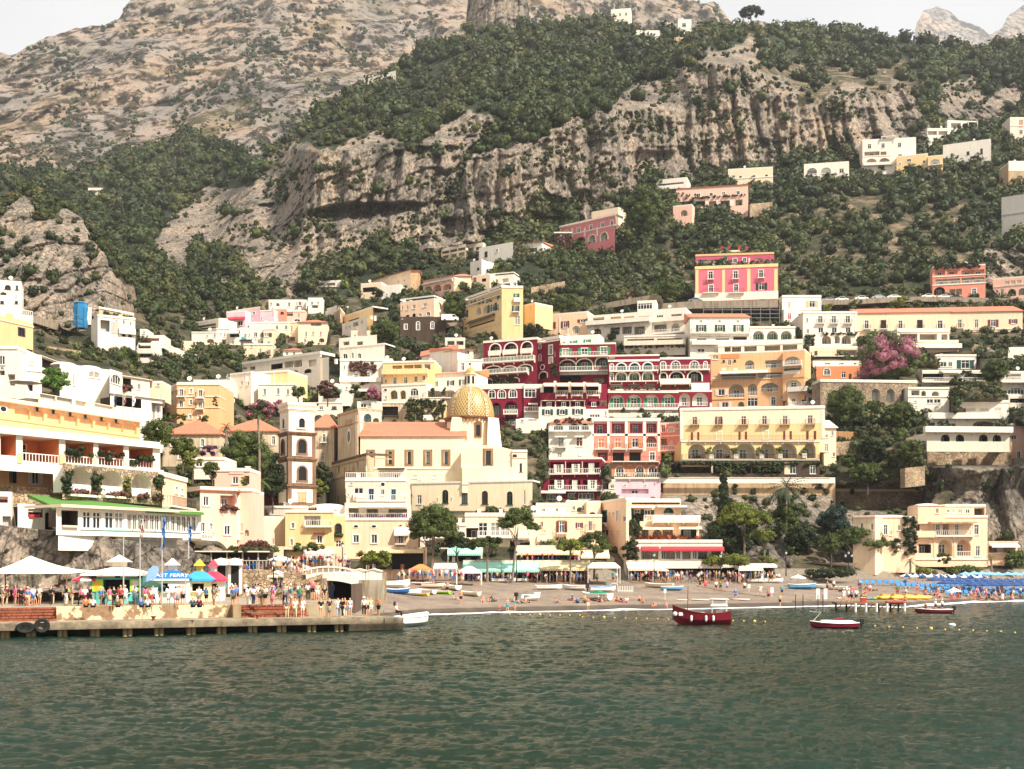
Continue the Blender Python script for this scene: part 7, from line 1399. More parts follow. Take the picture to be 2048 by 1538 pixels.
for s in(-1,1):MB().box(s*W_*.72-W_*.2,s*W_*.72+W_*.2,-.05,-.005,hb_*.42,hb_*.82).build('menu_panel',YG,t);MB().box(s*W_*.72-W_*.11,s*W_*.72+W_*.11,-.07,-.051,hb_*.47,hb_*.78).build('menu_sheet',WP if s>0 else YEL,t)
MB().box(-W_*.97,W_*.97,-.08,-.006,hb_*.86,hb_*.97).build('sign_band',pN('navy',sG('#1c2f44'),.5),t)
MB().box(-W_*.75,-W_*.05,-.09,-.081,hb_*.89,hb_*.94).box(W_*.15,W_*.8,-.09,-.081,hb_*.89,hb_*.94).build('sign_lettering_strip',WP,t)
for s in(-.85,.8):
 st=MB().box(W_*s-.3,W_*s+.3,-1.1,-.6,1.0,1.06)
 for a,b in((-.27,-1.07),(.27,-1.07),(-.27,-.63),(.27,-.63)):st.tube([(W_*s+a,b,0),(W_*s+a,b,1.0)],.02,5)
 o=st.build('bar_table',IRON);o.parent=None;o.location=t.location;o.rotation_euler=t.rotation_euler;tag(o,('left' if s<0 else 'right')+' tall black bar table at the front of the turquoise kiosk','table')
t,W_,hb_,hr,e,k,dp=kiosk('blue roofed ferry ticket kiosk lettered across its front slope',341,1205,64,47,17,5,WP,BLU,(WP,WP),lan=1,dep=3)
sl_=math.atan2(hr,dp/2+e-dp*.28);tx=tm_('FAST FERRY',.62,WP,t,(0,-e+(dp/2+e-dp*.28)*.38-.03,hb_+hr*.38+.03),(sl_,0,0))
MB().box(-W_*.15,W_*.5,-.06,-.02,hb_*.3,hb_*.8).build('notice_board',pN('pale_notice',sG('#d8e2e8')),t);MB().box(-W_-e*.9,W_+e*.9,-e-.04,-e-.021,hb_-.15,hb_+.02).build('fascia',WP,t)
t,*_=kiosk('sky blue roofed kiosk with a yellow pyramid lantern',396,1203,46,44,17,9,pN('pale_yellow',sG('#efe1a8')),CYB,(YEL,YEL),dep=3)
t,*_=kiosk('coral red roofed kiosk with a red and white lantern, rightmost of the kiosks',424,1200,42,42,17,8,WP,REDC,(WP,REDC),dep=3,D=117)
t,*_=kiosk('small blue green kiosk roof squeezed between the ferry kiosk and the yellow lantern',362,1196,20,42,12,5,WP,pN('teal',sG('#2f7f8c')),(WP,BLU),dep=2.4,lan=0,D=119)
tn=em('tent',P(30,1210,108),.12,'big white pointed tent over the waiting passengers at the left','tent');k=108/2400
pk=(18*k,2,99*k);cs=[(-70*k,-2.5,63*k),(112*k,-2.2,63*k),(138*k,5,68*k),(-70*k,8,66*k)]
m_=MB();n=10
def sag(a,b,t):p=Vector(a)*(1-t)+Vector(b)*t;p.z-=math.sin(t*PI)*.35;return p
for a,b in zip(cs,cs[1:]+cs[:1]):
 prev=None
 for i in range(n+1):
  ed=Vector(a)*(1-i/n)+Vector(b)*(i/n);row=[sag(ed,pk,j/8)-Vector((0,0,0))for j in range(9)]
  if prev:
   for j in range(8):m_.poly([prev[j],row[j],row[j+1],prev[j+1]])
  prev=row
m_.build('canopy',pN('tent_fabric',sG('#f2ece2'),.7),tn,smooth=True)
for c in cs:MB().tube([(c[0]*.97,c[1],0),(c[0],c[1],c[2])],.07,8).build('pole',pN('brown_pole',sG('#7a5a40')),tn)
def gz(label,uc,vb,wpx,htop,heave,mat,D=None,z=None,dep=None,sides=0,cat='gazebo',name='gazebo',post=WP,group=None,flat=.15):
 D=ba(uc,vb).y if D is None else D+float(Doff(uc,vb));k=D/2400;A=P(uc,vb,D);W_=wpx*k/2;dep=dep or W_*2
 t=em(name,A,0,label,cat,group)
 he,ht=heave*k,htop*k
 MB().hull8([(-W_,0,he),(W_,0,he),(W_,dep,he),(-W_,dep,he)],[(-W_*flat,dep/2-W_*flat,ht),(W_*flat,dep/2-W_*flat,ht),(W_*flat,dep/2+W_*flat,ht),(-W_*flat,dep/2+W_*flat,ht)]).box(-W_,W_,-.03,0,he-.22,he).build('canopy',mat,t)
 for x in(-W_*.97,W_*.97):
  for y in(.05,dep-.05):MB().tube([(x,y,-.3),(x,y,he)],.06,6).build('post',post,t)
 return t
gz('orange pyramid gazebo over a crowded table at the top of the beach',840,1160,46,32,21,pN('orange_fabric',sG('#e08a50')),D=180)
gz('white gabled market stall between the orange and the lilac gazebos',890,1164,47,38,29,wmat,D=176,flat=.9)
gz('white gazebo with a lilac edge in front of the teal awning',938,1166,50,34,22,pN('lilac_fabric',sG('#e4dcea')),D=176)
gz('white slatted beach kiosk with a low hipped roof, right of the cream awning',1208,1163,66,38,29,wmat,D=182,flat=.7)
gz('square white bar pavilion on the promenade at the right',1502,1160,50,28,21,wmat,D=186,flat=.9)
gz('first white dining parasol tent above the crowd, left of the arched bridge',550,1168,54,27,17,wmat,D=134,flat=.05)
gz('second white dining tent above the crowd, nearest the lamp',578,1160,50,28,17,wmat,D=140,flat=.05)
gz('third and highest white dining tent above the crowd',596,1152,40,26,17,wmat,D=146,flat=.05)
gz('grey hip roofed bath pavilion behind the blue parasols',1832,1164,46,25,16,cq('T'),D=193,flat=.5)
gz('long white roofed open pavilion right of the beach pines',1772,1160,116,24,16,cq('V'),D=196,dep=6,flat=.7)
gz('flat white dining canopy under the pines at the right',1637,1152,142,26,18,wmat,D=200,dep=5,flat=.95)
#shop row awnings facing the beach
def shop(label,u0,u1,va,vb,vg,D,cols,ac,name='shop',post=1,r=None,awd=3.2):
 """low dark shop front with a wide sloping awning"""
 D+=float(Doff((u0+u1)/2,vg));k=D/2400;A=P(u0,vg,D);L_=(u1-u0)*k;t=em(name,A,0,label,'restaurant' if name=='restaurant' else 'shop')
 zt,ze=(vg-va)*k,(vg-vb)*k
 MB().box(0,L_,.3,4,-1.5,zt+.3).build('wall',cols,t)
 MB().box(.3,L_-.3,.2,.299,.1,ze+.1).build('shop_front',pN('painted_dark_opening',(.01,.01,.012),.9),t)
 n=max(1,round(L_/7));
 for i in range(n):
  a,b=L_*i/n+.03,L_*(i+1)/n-.03
  m_=MB().hull8([(a,-awd,ze),(b,-awd,ze),(b,.28,zt-.05),(a,.28,zt-.05)],[(a,-awd,ze+.05),(b,-awd,ze+.05),(b,.28,zt),(a,.28,zt)])
  q=int((b-a)/.35)
  for j in range(q):m_.box(a+(b-a)*j/q+.02,a+(b-a)*(j+1)/q-.02,-awd-.02,-awd,ze-.28,ze+.03)
  m_.build('awning',ac,t)
  MB().tube([(a+.1,-awd+.1,-.3),(a+.1,-awd+.1,ze)],.04,6).build('post',WP,t)
 for i in range(int(L_/2.2)):
  x=.8+i*2.2;MB().box(x,x+.9,-.9,-.1,.0,.75).build('table',pN('table_dark',(.05,.035,.03)),t)if i%2 else MB().box(x,x+.5,-.6,-.1,.0,.9).build('display_stand',[WP,TQ,pN('goods',sG('#b06a50'))][i%3],t)
 return t
shop('beach bar under a long mint green awning',926,1079,1124,1141,1163,190,pq(HEX['V'],'shopw'),pN('mint_awning',sG('#9fdcc2'),.6))
shop('beach bar under a long cream awning right of the mint green one',1079,1180,1124,1138,1163,190,pq(HEX['V'],'shopw'),pN('cream_awning',sG('#e9d2a0'),.6))
shop('restaurant under a broad sand coloured awning left of the ivy pergola',1252,1318,1124,1138,1160,191,pq(HEX['V'],'shopw'),pN('sand_awning',sG('#eddcb8'),.6),'restaurant')
shop('ivy covered restaurant with two long pale awnings and green hedge roof',1330,1550,1127,1132,1158,193,cq('J'),pN('pale_awning',sG('#ece2cc'),.6),'restaurant',awd=2)
shop('upper terrace restaurant with cream half round awnings behind the pines',1030,1160,1094,1107,1124,200,pq(HEX['V'],'shopw'),pN('cream_awning',sG('#e9d2a0'),.6),'restaurant',awd=2)
shop('café terrace with a sand awning left of the yellow barrel awning',1160,1218,1103,1114,1130,201,pq(HEX['P'],'shopw2'),pN('sand_awning',sG('#eddcb8'),.6),'restaurant',awd=2)
shop('glass shop front with a pale green blind behind the big pine',895,965,1092,1108,1124,199,pq(HEX['V'],'shopw'),pN('mint_awning',sG('#9fdcc2'),.6),awd=1.2)
shop('clothes shop under a dark canopy with racks, right of the citrus tree',735,850,1098,1103,1140,186,pq(HEX['P'],'shopw2'),pN('cream_awning',sG('#e9d2a0'),.6),awd=2.4)
H('cream restaurant house with a glazed terrace room behind the small pine',(930,1030,1080,1100),'U','w 1045 1072 18 966,990,1010 g f=W;l 1056 1075 40 915 i=J;b 1074 955 1060 k=w y=1;l 1080 1096 40 940;l 1080 1096 40 1040 i=J;t 1028 1033',D=204,dep=9)
H('white balcony house left of the glazed terrace room',(840,1050,932,1100),'V','l 1060 1072 50 890 e i=J;w 1062 1080 12 850 u;b 1074 870 930 k=w y=.8;l 1080 1095 60 880;t 1046 1052',D=203.5,dep=9)
H('pale white house with a big dish behind the second pine',(1030,1070,1082,1110),'W','l 1085 1100 30 1055;w 1076 1084 8 1042',D=205,dep=8)
t=em('terrace_restaurant',P(385,1150,139),.25,'open terrace restaurant with white railings under the salmon pink house','restaurant');k=139/2400
L_=165*k
MB().box(0,L_,0,7,-3,10*k).build('base_wall',cq('sr'),t)
rm=MB();rl_(rm,0,L_,0,10*k,'w',1.15);rm.build('railing',cq('X'),t)
MB().box(-1,L_*.95,-.4,7,46*k,48.5*k).build('canopy',cq('V'),t);MB().box(0,L_,6.5,7,10*k,46*k).build('back_wall',pN('dark_red_brown',(.035,.02,.015)),t)
for i in range(6):x=.3+i*(L_-.6)/5;MB().box(x-.08,x+.08,.1,.26,10*k,46*k).build('post',cq('X'),t)
for i in range(8):
 x=1+i*(L_-2)/7;m_=MB().lathe([(.02,10*k+1.55),(.16,10*k+1.25),(.18,10*k+1.25)],8,x,1.5).tube([(x,1.5,10*k+.7),(x,1.5,10*k+1.3)],.02,5);m_.build('table_lamp',pN('lamp_shade',sG('#f7ead0'),.6),t)
C_=np.stack([rng.uniform(L_*.45,L_,60),rng.uniform(-.6,3,60),rng.uniform(48*k,52*k,60)],-1)
a_,b_,c_,d_=cu_(C_,rng.uniform(.3,.6,60),np.array([G_OL,G_MID,(.14,.05,.03)])[rng.randint(0,3,60)],18,.12,3);mq('climbing_plant',a_,b_,leafmat(),col=d_,T=c_,parent=t)
for u,nmx in((443,'left'),(470,'right')):
 A=P(u,1166,131);t=em('arched_doorway',A,.25,nmx+' arched doorway with a white scalloped hood below the terrace restaurant','doorway','arched doorways');k=131/2400
 MB().box(-.75,.75,.1,.5,-1.2,2.6).build('frame',cq('W'),t);MB().box(-.42,.42,.06,.099,-1.1,1.9).build('door',pN('painted_dark_opening',(.01,.01,.012),.9),t)
 MB().lathe([(.0,2.75),(.45,2.65),(.75,2.3),(.85,1.95)],12,0,.1,PI,2*PI).build('hood',cq('W'),t)
o=obox('rough stone wall behind the arched doorways and kiosks','wall','retaining_wall',380,545,1140,1180,133,5,cq('sr'),.25)
def rb_(label,name,cat,pts,h,th,mat,kind=None):
 """low wall following (u, v, D) points"""
 m_=MB();W=[P(a,b,c+float(Doff(a,b)))for a,b,c in pts]
 for a,b in zip(W,W[1:]):
  m_.hull8([a-Vector((0,0,h)),b-Vector((0,0,h)),b+Vector((0,th,-h)),a+Vector((0,th,-h))],[a,b,b+Vector((0,th,0)),a+Vector((0,th,0))])
 o=m_.build(name,mat);tag(o,label,cat,kind=kind);return o
rw=pq('#9a8b78','road_wall',.5)
rb_('long pale road parapet falling to the right above the left ravine','road_wall','wall',[(60,628,262),(120,648,272),(170,660,280),(215,672,287)],1.6,9,rw)
rb_('coast road parapet with parked cars at the upper right','road_wall','wall',[(1640,600,362),(1700,599,362),(1790,594,363),(1850,593,364),(1950,595,365),(2090,598,366)],1.5,9,rw)
rb_('coast road wall passing under the hot pink palace','road_wall','wall',[(1310,608,354),(1390,602,353),(1470,601,352),(1556,600,352)],2.2,12,rw)
rb_('curved road viaduct left of the hot pink palace','road_wall','wall',[(1165,618,366),(1225,603,362),(1300,590,358),(1322,592,352),(1326,600,348)],1.8,8,rw)
rb_('short road wall with a white van in the left ravine','road_wall','wall',[(342,732,302),(380,728,304),(408,726,306)],.9,8,rw)
rb_('grey bending road wall below the lower cream house','road_wall','wall',[(515,712,320),(535,700,324),(560,696,328)],1.4,6,rw)
rb_('road wall with a white van right of the weathered stone house','road_wall','wall',[(890,646,350),(926,643,352)],1.4,8,rw)
sw=cq('sr')
for(lb,pts,h)in[('highest dry stone terrace wall among the olive trees',[(1640,432,462),(1670,424,464),(1700,422,466)],2.2),('second dry stone terrace wall among the olive trees',[(1770,414,468),(1836,410,470)],3.4),('short dry stone terrace wall right of the tall terrace wall',[(1735,442,455),(1780,438,456)],2),('lowest dry stone terrace wall among the olive trees',[(1800,446,452),(1860,440,454)],2),('stone buttress wall below the pale pink villa',[(1500,408,458),(1545,404,460)],5),('crumbling stone wall above the coast road left of the pink palace',[(1062,575,376),(1130,562,380)],5),('cliff foot wall under the left road parapet',[(85,690,245),(150,700,252),(210,710,258)],5)]:
 rb_(lb,'terrace_wall','wall',pts,h,2,sw)
rb_('white zigzag stair balustrade right of the green shuttered house','stair_balustrade','stair',[(1950,688,322),(1975,694,320),(2010,712,318),(2030,722,316)],2.2,1,cq('V'))
rb_('tall buttress of the zigzag stair','stair_wall','wall',[(1945,694,321),(1960,690,321),(1990,722,318)],8,3,sw)
rb_('wooden garden fence right of the slim tower','garden_fence','fence',[(1670,862,262),(1725,864,264)],2.2,.2,pq('#a27a54','fence_wood',.4))
rb_('small orange garden wall on the terrace below the arcade','garden_wall','wall',[(1785,862,258),(1806,862,258)],2.0,2,cq('F'))
rb_('grey garden terrace wall under the leafy slope right of the slim tower','terrace_wall','wall',[(1665,884,254),(1760,880,256)],3,3,sw)
rb_('brick red earth wall below the big white villa','terrace_wall','wall',[(1810,936,222),(1850,932,222)],4,3,sw)
t=em('scaffold',P(156,654,272),0,'scaffold tower wrapped in bright blue netting under the crag','scaffold');k=272/2400
m_=MB();n=8
for i in range(n):
 a=i/n*2*PI;b=(i+1)/n*2*PI;f_=lambda a,z,s=1:(14*k*s*math.cos(a),1.6+1.4*math.sin(a),z)
 for j in range(5):m_.poly([f_(a,j*10*k,1+.1*math.sin(j*2)),f_(b,j*10*k,1+.1*math.sin(j*2)),f_(b,(j+1)*10*k,1+.1*math.sin(j*2+2)),f_(a,(j+1)*10*k,1+.1*math.sin(j*2+2))])
m_.lathe([(14*k,50*k),(10*k,53*k),(0,54*k)],8,0,1.6);m_.build('net',pN('blue_net',sG('#1e78a8'),.8),t)
for x in(-15*k,0,15*k):MB().tube([(x,-.05,-1),(x,-.05,48*k)],.05,5).build('pole',pN('steel',(.3,.3,.3),.4,.7),t)
for z in(2,12,24):MB().tube([(-16*k,-.1,z*k),(22*k,-.1,z*k)],.05,5).build('rail',pN('steel',(.3,.3,.3),.4,.7),t)
o=obox('white sheet hanging right of the blue scaffold','sheet','hanging_sheet',171,183,614,632,274,.1,cq('W'))
t=em('scaffold',P(1475,640,347),0,'bare pole scaffold standing under the road below the hot pink palace','scaffold');k=347/2400
for i in range(9):x=(-68+i*19)*k;MB().tube([(x,0,-1),(x,0,29*k)],.1,5).build('pole',pN('steel',(.3,.3,.3),.4,.7),t)
for z in(4,12,20,28):MB().tube([(-68*k,-.1,z*k),(84*k,-.1,z*k)],.09,5).build('rail',pN('steel',(.3,.3,.3),.4,.7),t)
#flagpoles, lamps, poles
def fg(label,u,vb,vt,D,fc=None,fv=0,fh=0,fw=8):
 t=em('flagpole',P(u,vb,D),0,label,'flagpole','flagpoles on the quay' if D<118 else None);k=D/2400
 MB().tube([(0,0,0),(0,0,(vb-vt)*k)],[.07,.04],8).build('pole',pN('pole_grey',(.45,.44,.42),.4),t)
 if fc:
  for j,c in enumerate(fc):
   m_=MB();a=fw*k*j/len(fc);b=fw*k*(j+1)/len(fc);n=6
   for i in range(n):
    z0,z1=(vb-fv)*k-fh*k*i/n,(vb-fv)*k-fh*k*(i+1)/n;sh=lambda q:.12*math.sin(q*1.9)
    m_.poly([(.06+a*(1-i/n*.35)+sh(i)*.4,sh(i),z0),(.06+b*(1-i/n*.35)+sh(i)*.4,sh(i+1),z0),(.06+b*(1-(i+1)/n*.35)+sh(i+1)*.4,sh(i+2),z1),(.06+a*(1-(i+1)/n*.35)+sh(i+1)*.4,sh(i+1),z1)])
   m_.build('flag',c,t)
GRN=pN('flag_green',sG('#1f8a4c'));RDD=pN('flag_red',sG('#c8384a'));NAV=pN('flag_blue',sG('#1b5a9c'))
fg('thin flagpole without a flag beside the turquoise kiosk',247,1208,1046,104)
fg('flagpole with a drooping green white and red flag',280,1210,1036,103,[GRN,WP,RDD],1038,38,7)
fg('flagpole with a long blue flag beside the ferry kiosk',324,1208,1034,105,[NAV],1036,62,6)
fg('flagpole with a shorter blue flag above the yellow lantern kiosk',377,1118,1046,122,[NAV],1050,32,6)
fg('bare flagpole in front of the sky blue kiosk',371,1206,1150,106)
fg('rooftop flagpole with a navy flag on the large left hotel',228,822,786,136,[pN('navy',sG('#1c2f44'))],792,22,5)
fg('rooftop flagpole with a green white and red flag on the large left hotel',246,824,788,136,[GRN,WP,RDD],790,20,6)
fg('rooftop flagpole with a white flag on the large left hotel',265,826,783,136,[WP],785,26,6)
t=em('feather_banner',P(297,1205,107),.1,'leaning pale blue feather banner beside the ferry kiosk','banner');k=107/2400
MB().poly([(-12*k,0,30*k),(4*k,0,34*k),(16*k,0,52*k),(21*k,0,66*k),(17*k,0,73*k),(8*k,0,73*k),(0,0,66*k),(-5*k,0,50*k)]).build('banner',pN('banner_blue',sG('#93b6dc')),t);MB().tube([(-8*k,.03,0),(-8*k,.03,34*k),(10*k,.03,74*k)],.03,6).build('pole',WP,t)
def lamp(label,u,vb,vt,D,arms=1):
 D+=float(Doff(u,vb));t=em('street_lamp',P(u,vb,D),0,label,'street lamp','black street lamps');k=D/2400;h=(vb-vt)*k
 MB().tube([(0,0,-.5),(0,0,.5),(0,0,h-.6)],[.12,.08,.05],8).build('post',IRON,t)
 for x in((0,)if arms==1 else(-.55,0,.55)):
  z=h-.6 if x==0 else h-1.1
  if x:MB().tube([(0,0,z-.2),(x,0,z)],.03,6).build('arm',IRON,t)
  l=MB().lathe([(.06,z),(.16,z+.12),(.22,z+.45),(.0,z+.46)],8,x,0).build('lantern',pN('lamp_glass',(.7,.7,.66),.3),t)
  MB().lathe([(.26,z+.45),(.1,z+.65),(.03,z+.8)],8,x,0).build('cap',IRON,l)
lamp('tall black lamp post in front of the white dining tents',610,1162,1096,132);lamp('black lamp post left of the dining tents, above the crowd',547,1180,1120,126)
lamp('black lamp post behind the mint awning',1033,1158,1104,183);lamp('black lamp post in front of the ivy restaurant',1441,1160,1108,184,1);lamp('black lamp post beside the sand awning restaurant',1308,1158,1106,184)
lamp('three armed lamp post under the pines at the right',1697,1148,1102,190,3);lamp('black lamp post at the left end of the flat white canopy',1572,1146,1102,190);lamp('wall lamp post by the cream beach house',685,1138,1086,150)
#cars on the road
def car_mesh():
 t=em('parked_car',(0,0,0));prof=[(-2.1,.35),(-2.15,.75),(-1.9,.9),(-1.2,.95),(-.75,1.38),(.7,1.42),(1.35,.95),(2.0,.85),(2.15,.6),(2.1,.35)]
 m_=MB();n=len(prof)
 for i in range(n):
  a,b=prof[i],prof[(i+1)%n];m_.poly([(a[0],-.82,a[1]),(b[0],-.82,b[1]),(b[0],.82,b[1]),(a[0],.82,a[1])])
 m_.poly([(x,-.82,z)for x,z in prof]);m_.poly([(x,.82,z)for x,z in prof][::-1]);body=m_.build('body',WP,t)
 g=MB().poly([(-1.05,-.83,.97),(1.2,-.83,.97),(.65,-.83,1.33),(-.72,-.83,1.3)]).poly([(-1.05,.83,.97),(1.2,.83,.97),(.65,.83,1.33),(-.72,.83,1.3)]);g.build('window',GLASS,t)
 for x in(-1.3,1.3):
  for y in(-.8,.8):
   w_=MB();w_.lathe([(.0,-.1),(.33,-.1),(.33,.1),(0,.1)],12);o=w_.build('wheel',tyre,t);o.rotation_euler=(PI/2,0,0);o.location=(x,y,.33)
 return t
car0=car_mesh();first=True
CPAINT=[(WP,'white'),(pN('car_silver',(.45,.46,.48),.3,.5),'silver grey'),(pN('car_dark',(.05,.055,.06),.3),'dark grey'),(pN('car_grey',(.2,.2,.2),.3),'mid grey')]
CARS=[(1660,600,1,'leftmost of the cars along the right coast road'),(1686,599,0,'second from left along the right coast road'),(1726,597,0,'third from left along the right coast road'),(1760,595,1,'in the middle of the right coast road'),(1791,594,0,'above the long tiled building, just left of its step'),(1824,593,2,'between two white ones on the right coast road'),(1860,593,0,'below the left end of the pink balcony house'),(1892,594,0,'below the middle of the pink balcony house'),(1915,595,2,'at the right end of the row under the pink balcony house'),(1392,601,3,'in front of the left corner of the hot pink palace')]
for i,(u,v,c,wh)in enumerate(CARS):
 t=car0 if i==0 else copy_tree(car0);D=364+(-9 if u<1600 else 0);t.location=P(u,v-.5,D)+Vector((0,2.0,-.35));t.rotation_euler=(0,0,.05)
 tag(t,CPAINT[c][1]+' car parked '+wh,'car','cars parked along the coast road')
 for ch in t.children:
  if ch.name.startswith('body'):ch.material_slots[0].link='OBJECT';ch.material_slots[0].material=CPAINT[c][0]
def van(label,u,v,D):
 t=em('van',P(u,v,D),.03,label,'van');m_=MB();prof=[(-2.5,.4),(-2.5,1.95),(-2.3,2.1),(1.3,2.1),(2.0,1.35),(2.5,1.1),(2.55,.4)]
 m_.poly([(x,-.95,z)for x,z in prof]).poly([(x,.95,z)for x,z in prof][::-1])
 for a,b in zip(prof,prof[1:]+prof[:1]):m_.poly([(a[0],-.95,a[1]),(b[0],-.95,b[1]),(b[0],.95,b[1]),(a[0],.95,a[1])])
 m_.build('body',WP,t);MB().poly([(.7,-.96,1.35),(1.85,-.96,1.35),(1.3,-.96,1.95),(.7,-.96,1.95)]).build('window',GLASS,t)
 for x in(-1.5,1.6):o=MB().lathe([(0,-.1),(.36,-.1),(.36,.1),(0,.1)],12).build('wheel',tyre,t);o.rotation_euler=(PI/2,0,0);o.location=(x,-.92,.36)
van('white van parked on the road in the left ravine',384,727,301);van('white van on the road right of the weathered stone house',900,644,348)
#TREES
BARK=pN('bark',(.09,.065,.045),.9);BARKL=pN('bark_pale',(.22,.17,.13),.9)
TC=dict(d=(.026,.040,.012),g=(.066,.092,.02),y=(.13,.155,.024),b=(.03,.055,.04),p=(.34,.13,.17),v=(.10,.03,.09),m=(.10,.045,.03),l=(.09,.17,.03))
tn_=[100]
def tree(label,kind,u,vb,vt,w,c='g',D=None,cb=None,n=None,cat='tree',name=None,tu=0,c2=None,group=None):
 """kind: pine, round, cone, palm, bush; cb = row where the crown ends"""
 tn_[0]+=1;sd=tn_[0];rg=np.random.RandomState(sd)
 D=(D+float(Doff(u,vb))if D else hd(u,min(vb,1165))-1.2);k=D/2400;A=P(u+tu,vb,D);H_=(vb-vt)*k;W_=w*k
 nmx=name or dict(pine='pine_tree',round='tree',cone='cypress_tree',palm='palm_tree',bush='shrub')[kind]
 if kind=='bush':cat='shrub' if cat=='tree' else cat
 t=em(nmx,A,0,label,cat,group);dx=-tu*k
 s=max(.10,1.25*k);base=np.array(TC[c]);
 hb_=(vb-(cb if cb else vb-(vb-vt)*dict(pine=.45,round=.25,cone=.06,palm=.7,bush=.0)[kind]))*k
 if kind=='palm':
  mb=MB();mb.tube([(0,0,-1),(dx*.5+.1,0,H_*.4),(dx,0,hb_+(H_-hb_)*.4)],[.28,.2,.17],8);mb.build('trunk',BARKL,t)
  q=[];z0=hb_+(H_-hb_)*.45;fr=MB();nf=26
  for i in range(nf):
   a=2*PI*i/nf+rg.rand()*.3;el=rg.uniform(-.3,1.25);Lf=W_*.56
   for j in range(9):
    t0,t1=j/9,(j+1)/9
    def fp(t_):return Vector((dx+Lf*t_*math.cos(a)*math.cos(el*(1-t_*.5)),Lf*t_*math.sin(a)*math.cos(el*(1-t_*.5)),z0+Lf*t_*math.sin(el)-.75*Lf*t_*t_*(1-.35*el)))
    p0,p1=fp(t0),fp(t1);sd_=Vector((-math.sin(a),math.cos(a),0));ww=.32*math.sin(PI*min(1,t0+.12))*Lf*.42
    for sg in(-1,1):fr.poly([p0,p1,p1+sd_*sg*ww+(p1-p0)*.7-Vector((0,0,ww*.5)),p0+sd_*sg*ww*.25+(p1-p0)*.5])
  o=fr.build('frond_crown',pN('palm_'+c,tuple(base),.6),t);return t
 R0=W_/2;hh=(H_-hb_)/2;zc=hb_+hh
 n=n or int(np.clip(W_*(H_-hb_)*1.6,16,90))
 if kind=='cone':
  z=rg.rand(n*2)**1.2;r=R0*(1-z*.85)*rg.uniform(.2,.8,n*2);a=rg.rand(n*2)*2*PI
  C_=np.stack([r*np.cos(a),r*np.sin(a),hb_+z*(H_-hb_)*.95],-1);R_c=R0*(.62-.38*z)*rg.uniform(.7,1.2,n*2)
 else:
  n+=30*('rich' in label);d=rg.normal(size=(n,3));d/=np.linalg.norm(d,axis=1,keepdims=True);rr=rg.uniform(.45,.86,(n,1))
  if kind=='pine':d[:,2]=np.abs(d[:,2])*1.5-.55;d[:,2]=np.clip(d[:,2],-.7,1)
  C_=d*rr*np.array([R0,R0*.8,hh])+np.array([dx,0,zc]);R_c=np.minimum(R0,max(hh,.5*R0))*rg.uniform(.26,.46,n)*(1 if n<30 else.8)
 cc=base*rg.uniform(.7,1.45,(len(C_),1));hi=(C_[:,2]-C_[:,2].min())/(np.ptp(C_[:,2])+.01)
 if c2:msk=rg.rand(len(C_))<.5;cc[msk]=np.array(TC[c2])*rg.uniform(.7,1.3,(msk.sum(),1))
 lv=int(np.clip((R_c.mean()/s)**2*3.2,14,130))
 V_,Q,T,lc=cu_(C_,R_c,cc,lv,s,sd,core=.72,flat=.75 if kind=='pine' else.85)
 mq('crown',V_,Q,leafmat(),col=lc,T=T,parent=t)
 if kind!='bush':
  mb=MB();tr=max(.12,W_*.022);top=Vector((dx,0,hb_+hh*.7))
  mb.tube([(0,0,-1.5),(dx*.3+.1,0,hb_*.5),(dx*.8,0,hb_*.95),top],[tr*1.4,tr,tr*.8,tr*.3],8)
  for i in range(6 if kind!='cone' else 0):
   e=C_[rg.randint(len(C_))];mb.tube([(dx*.75,0,hb_*rg.uniform(.7,1)),((dx+e[0])/2,e[1]/2,(hb_+e[2])/2),tuple(e)],[tr*.55,tr*.35,tr*.15],6,False)
  mb.build('trunk',BARKL if kind=='pine' and c!='d' else BARK,t)
 return t
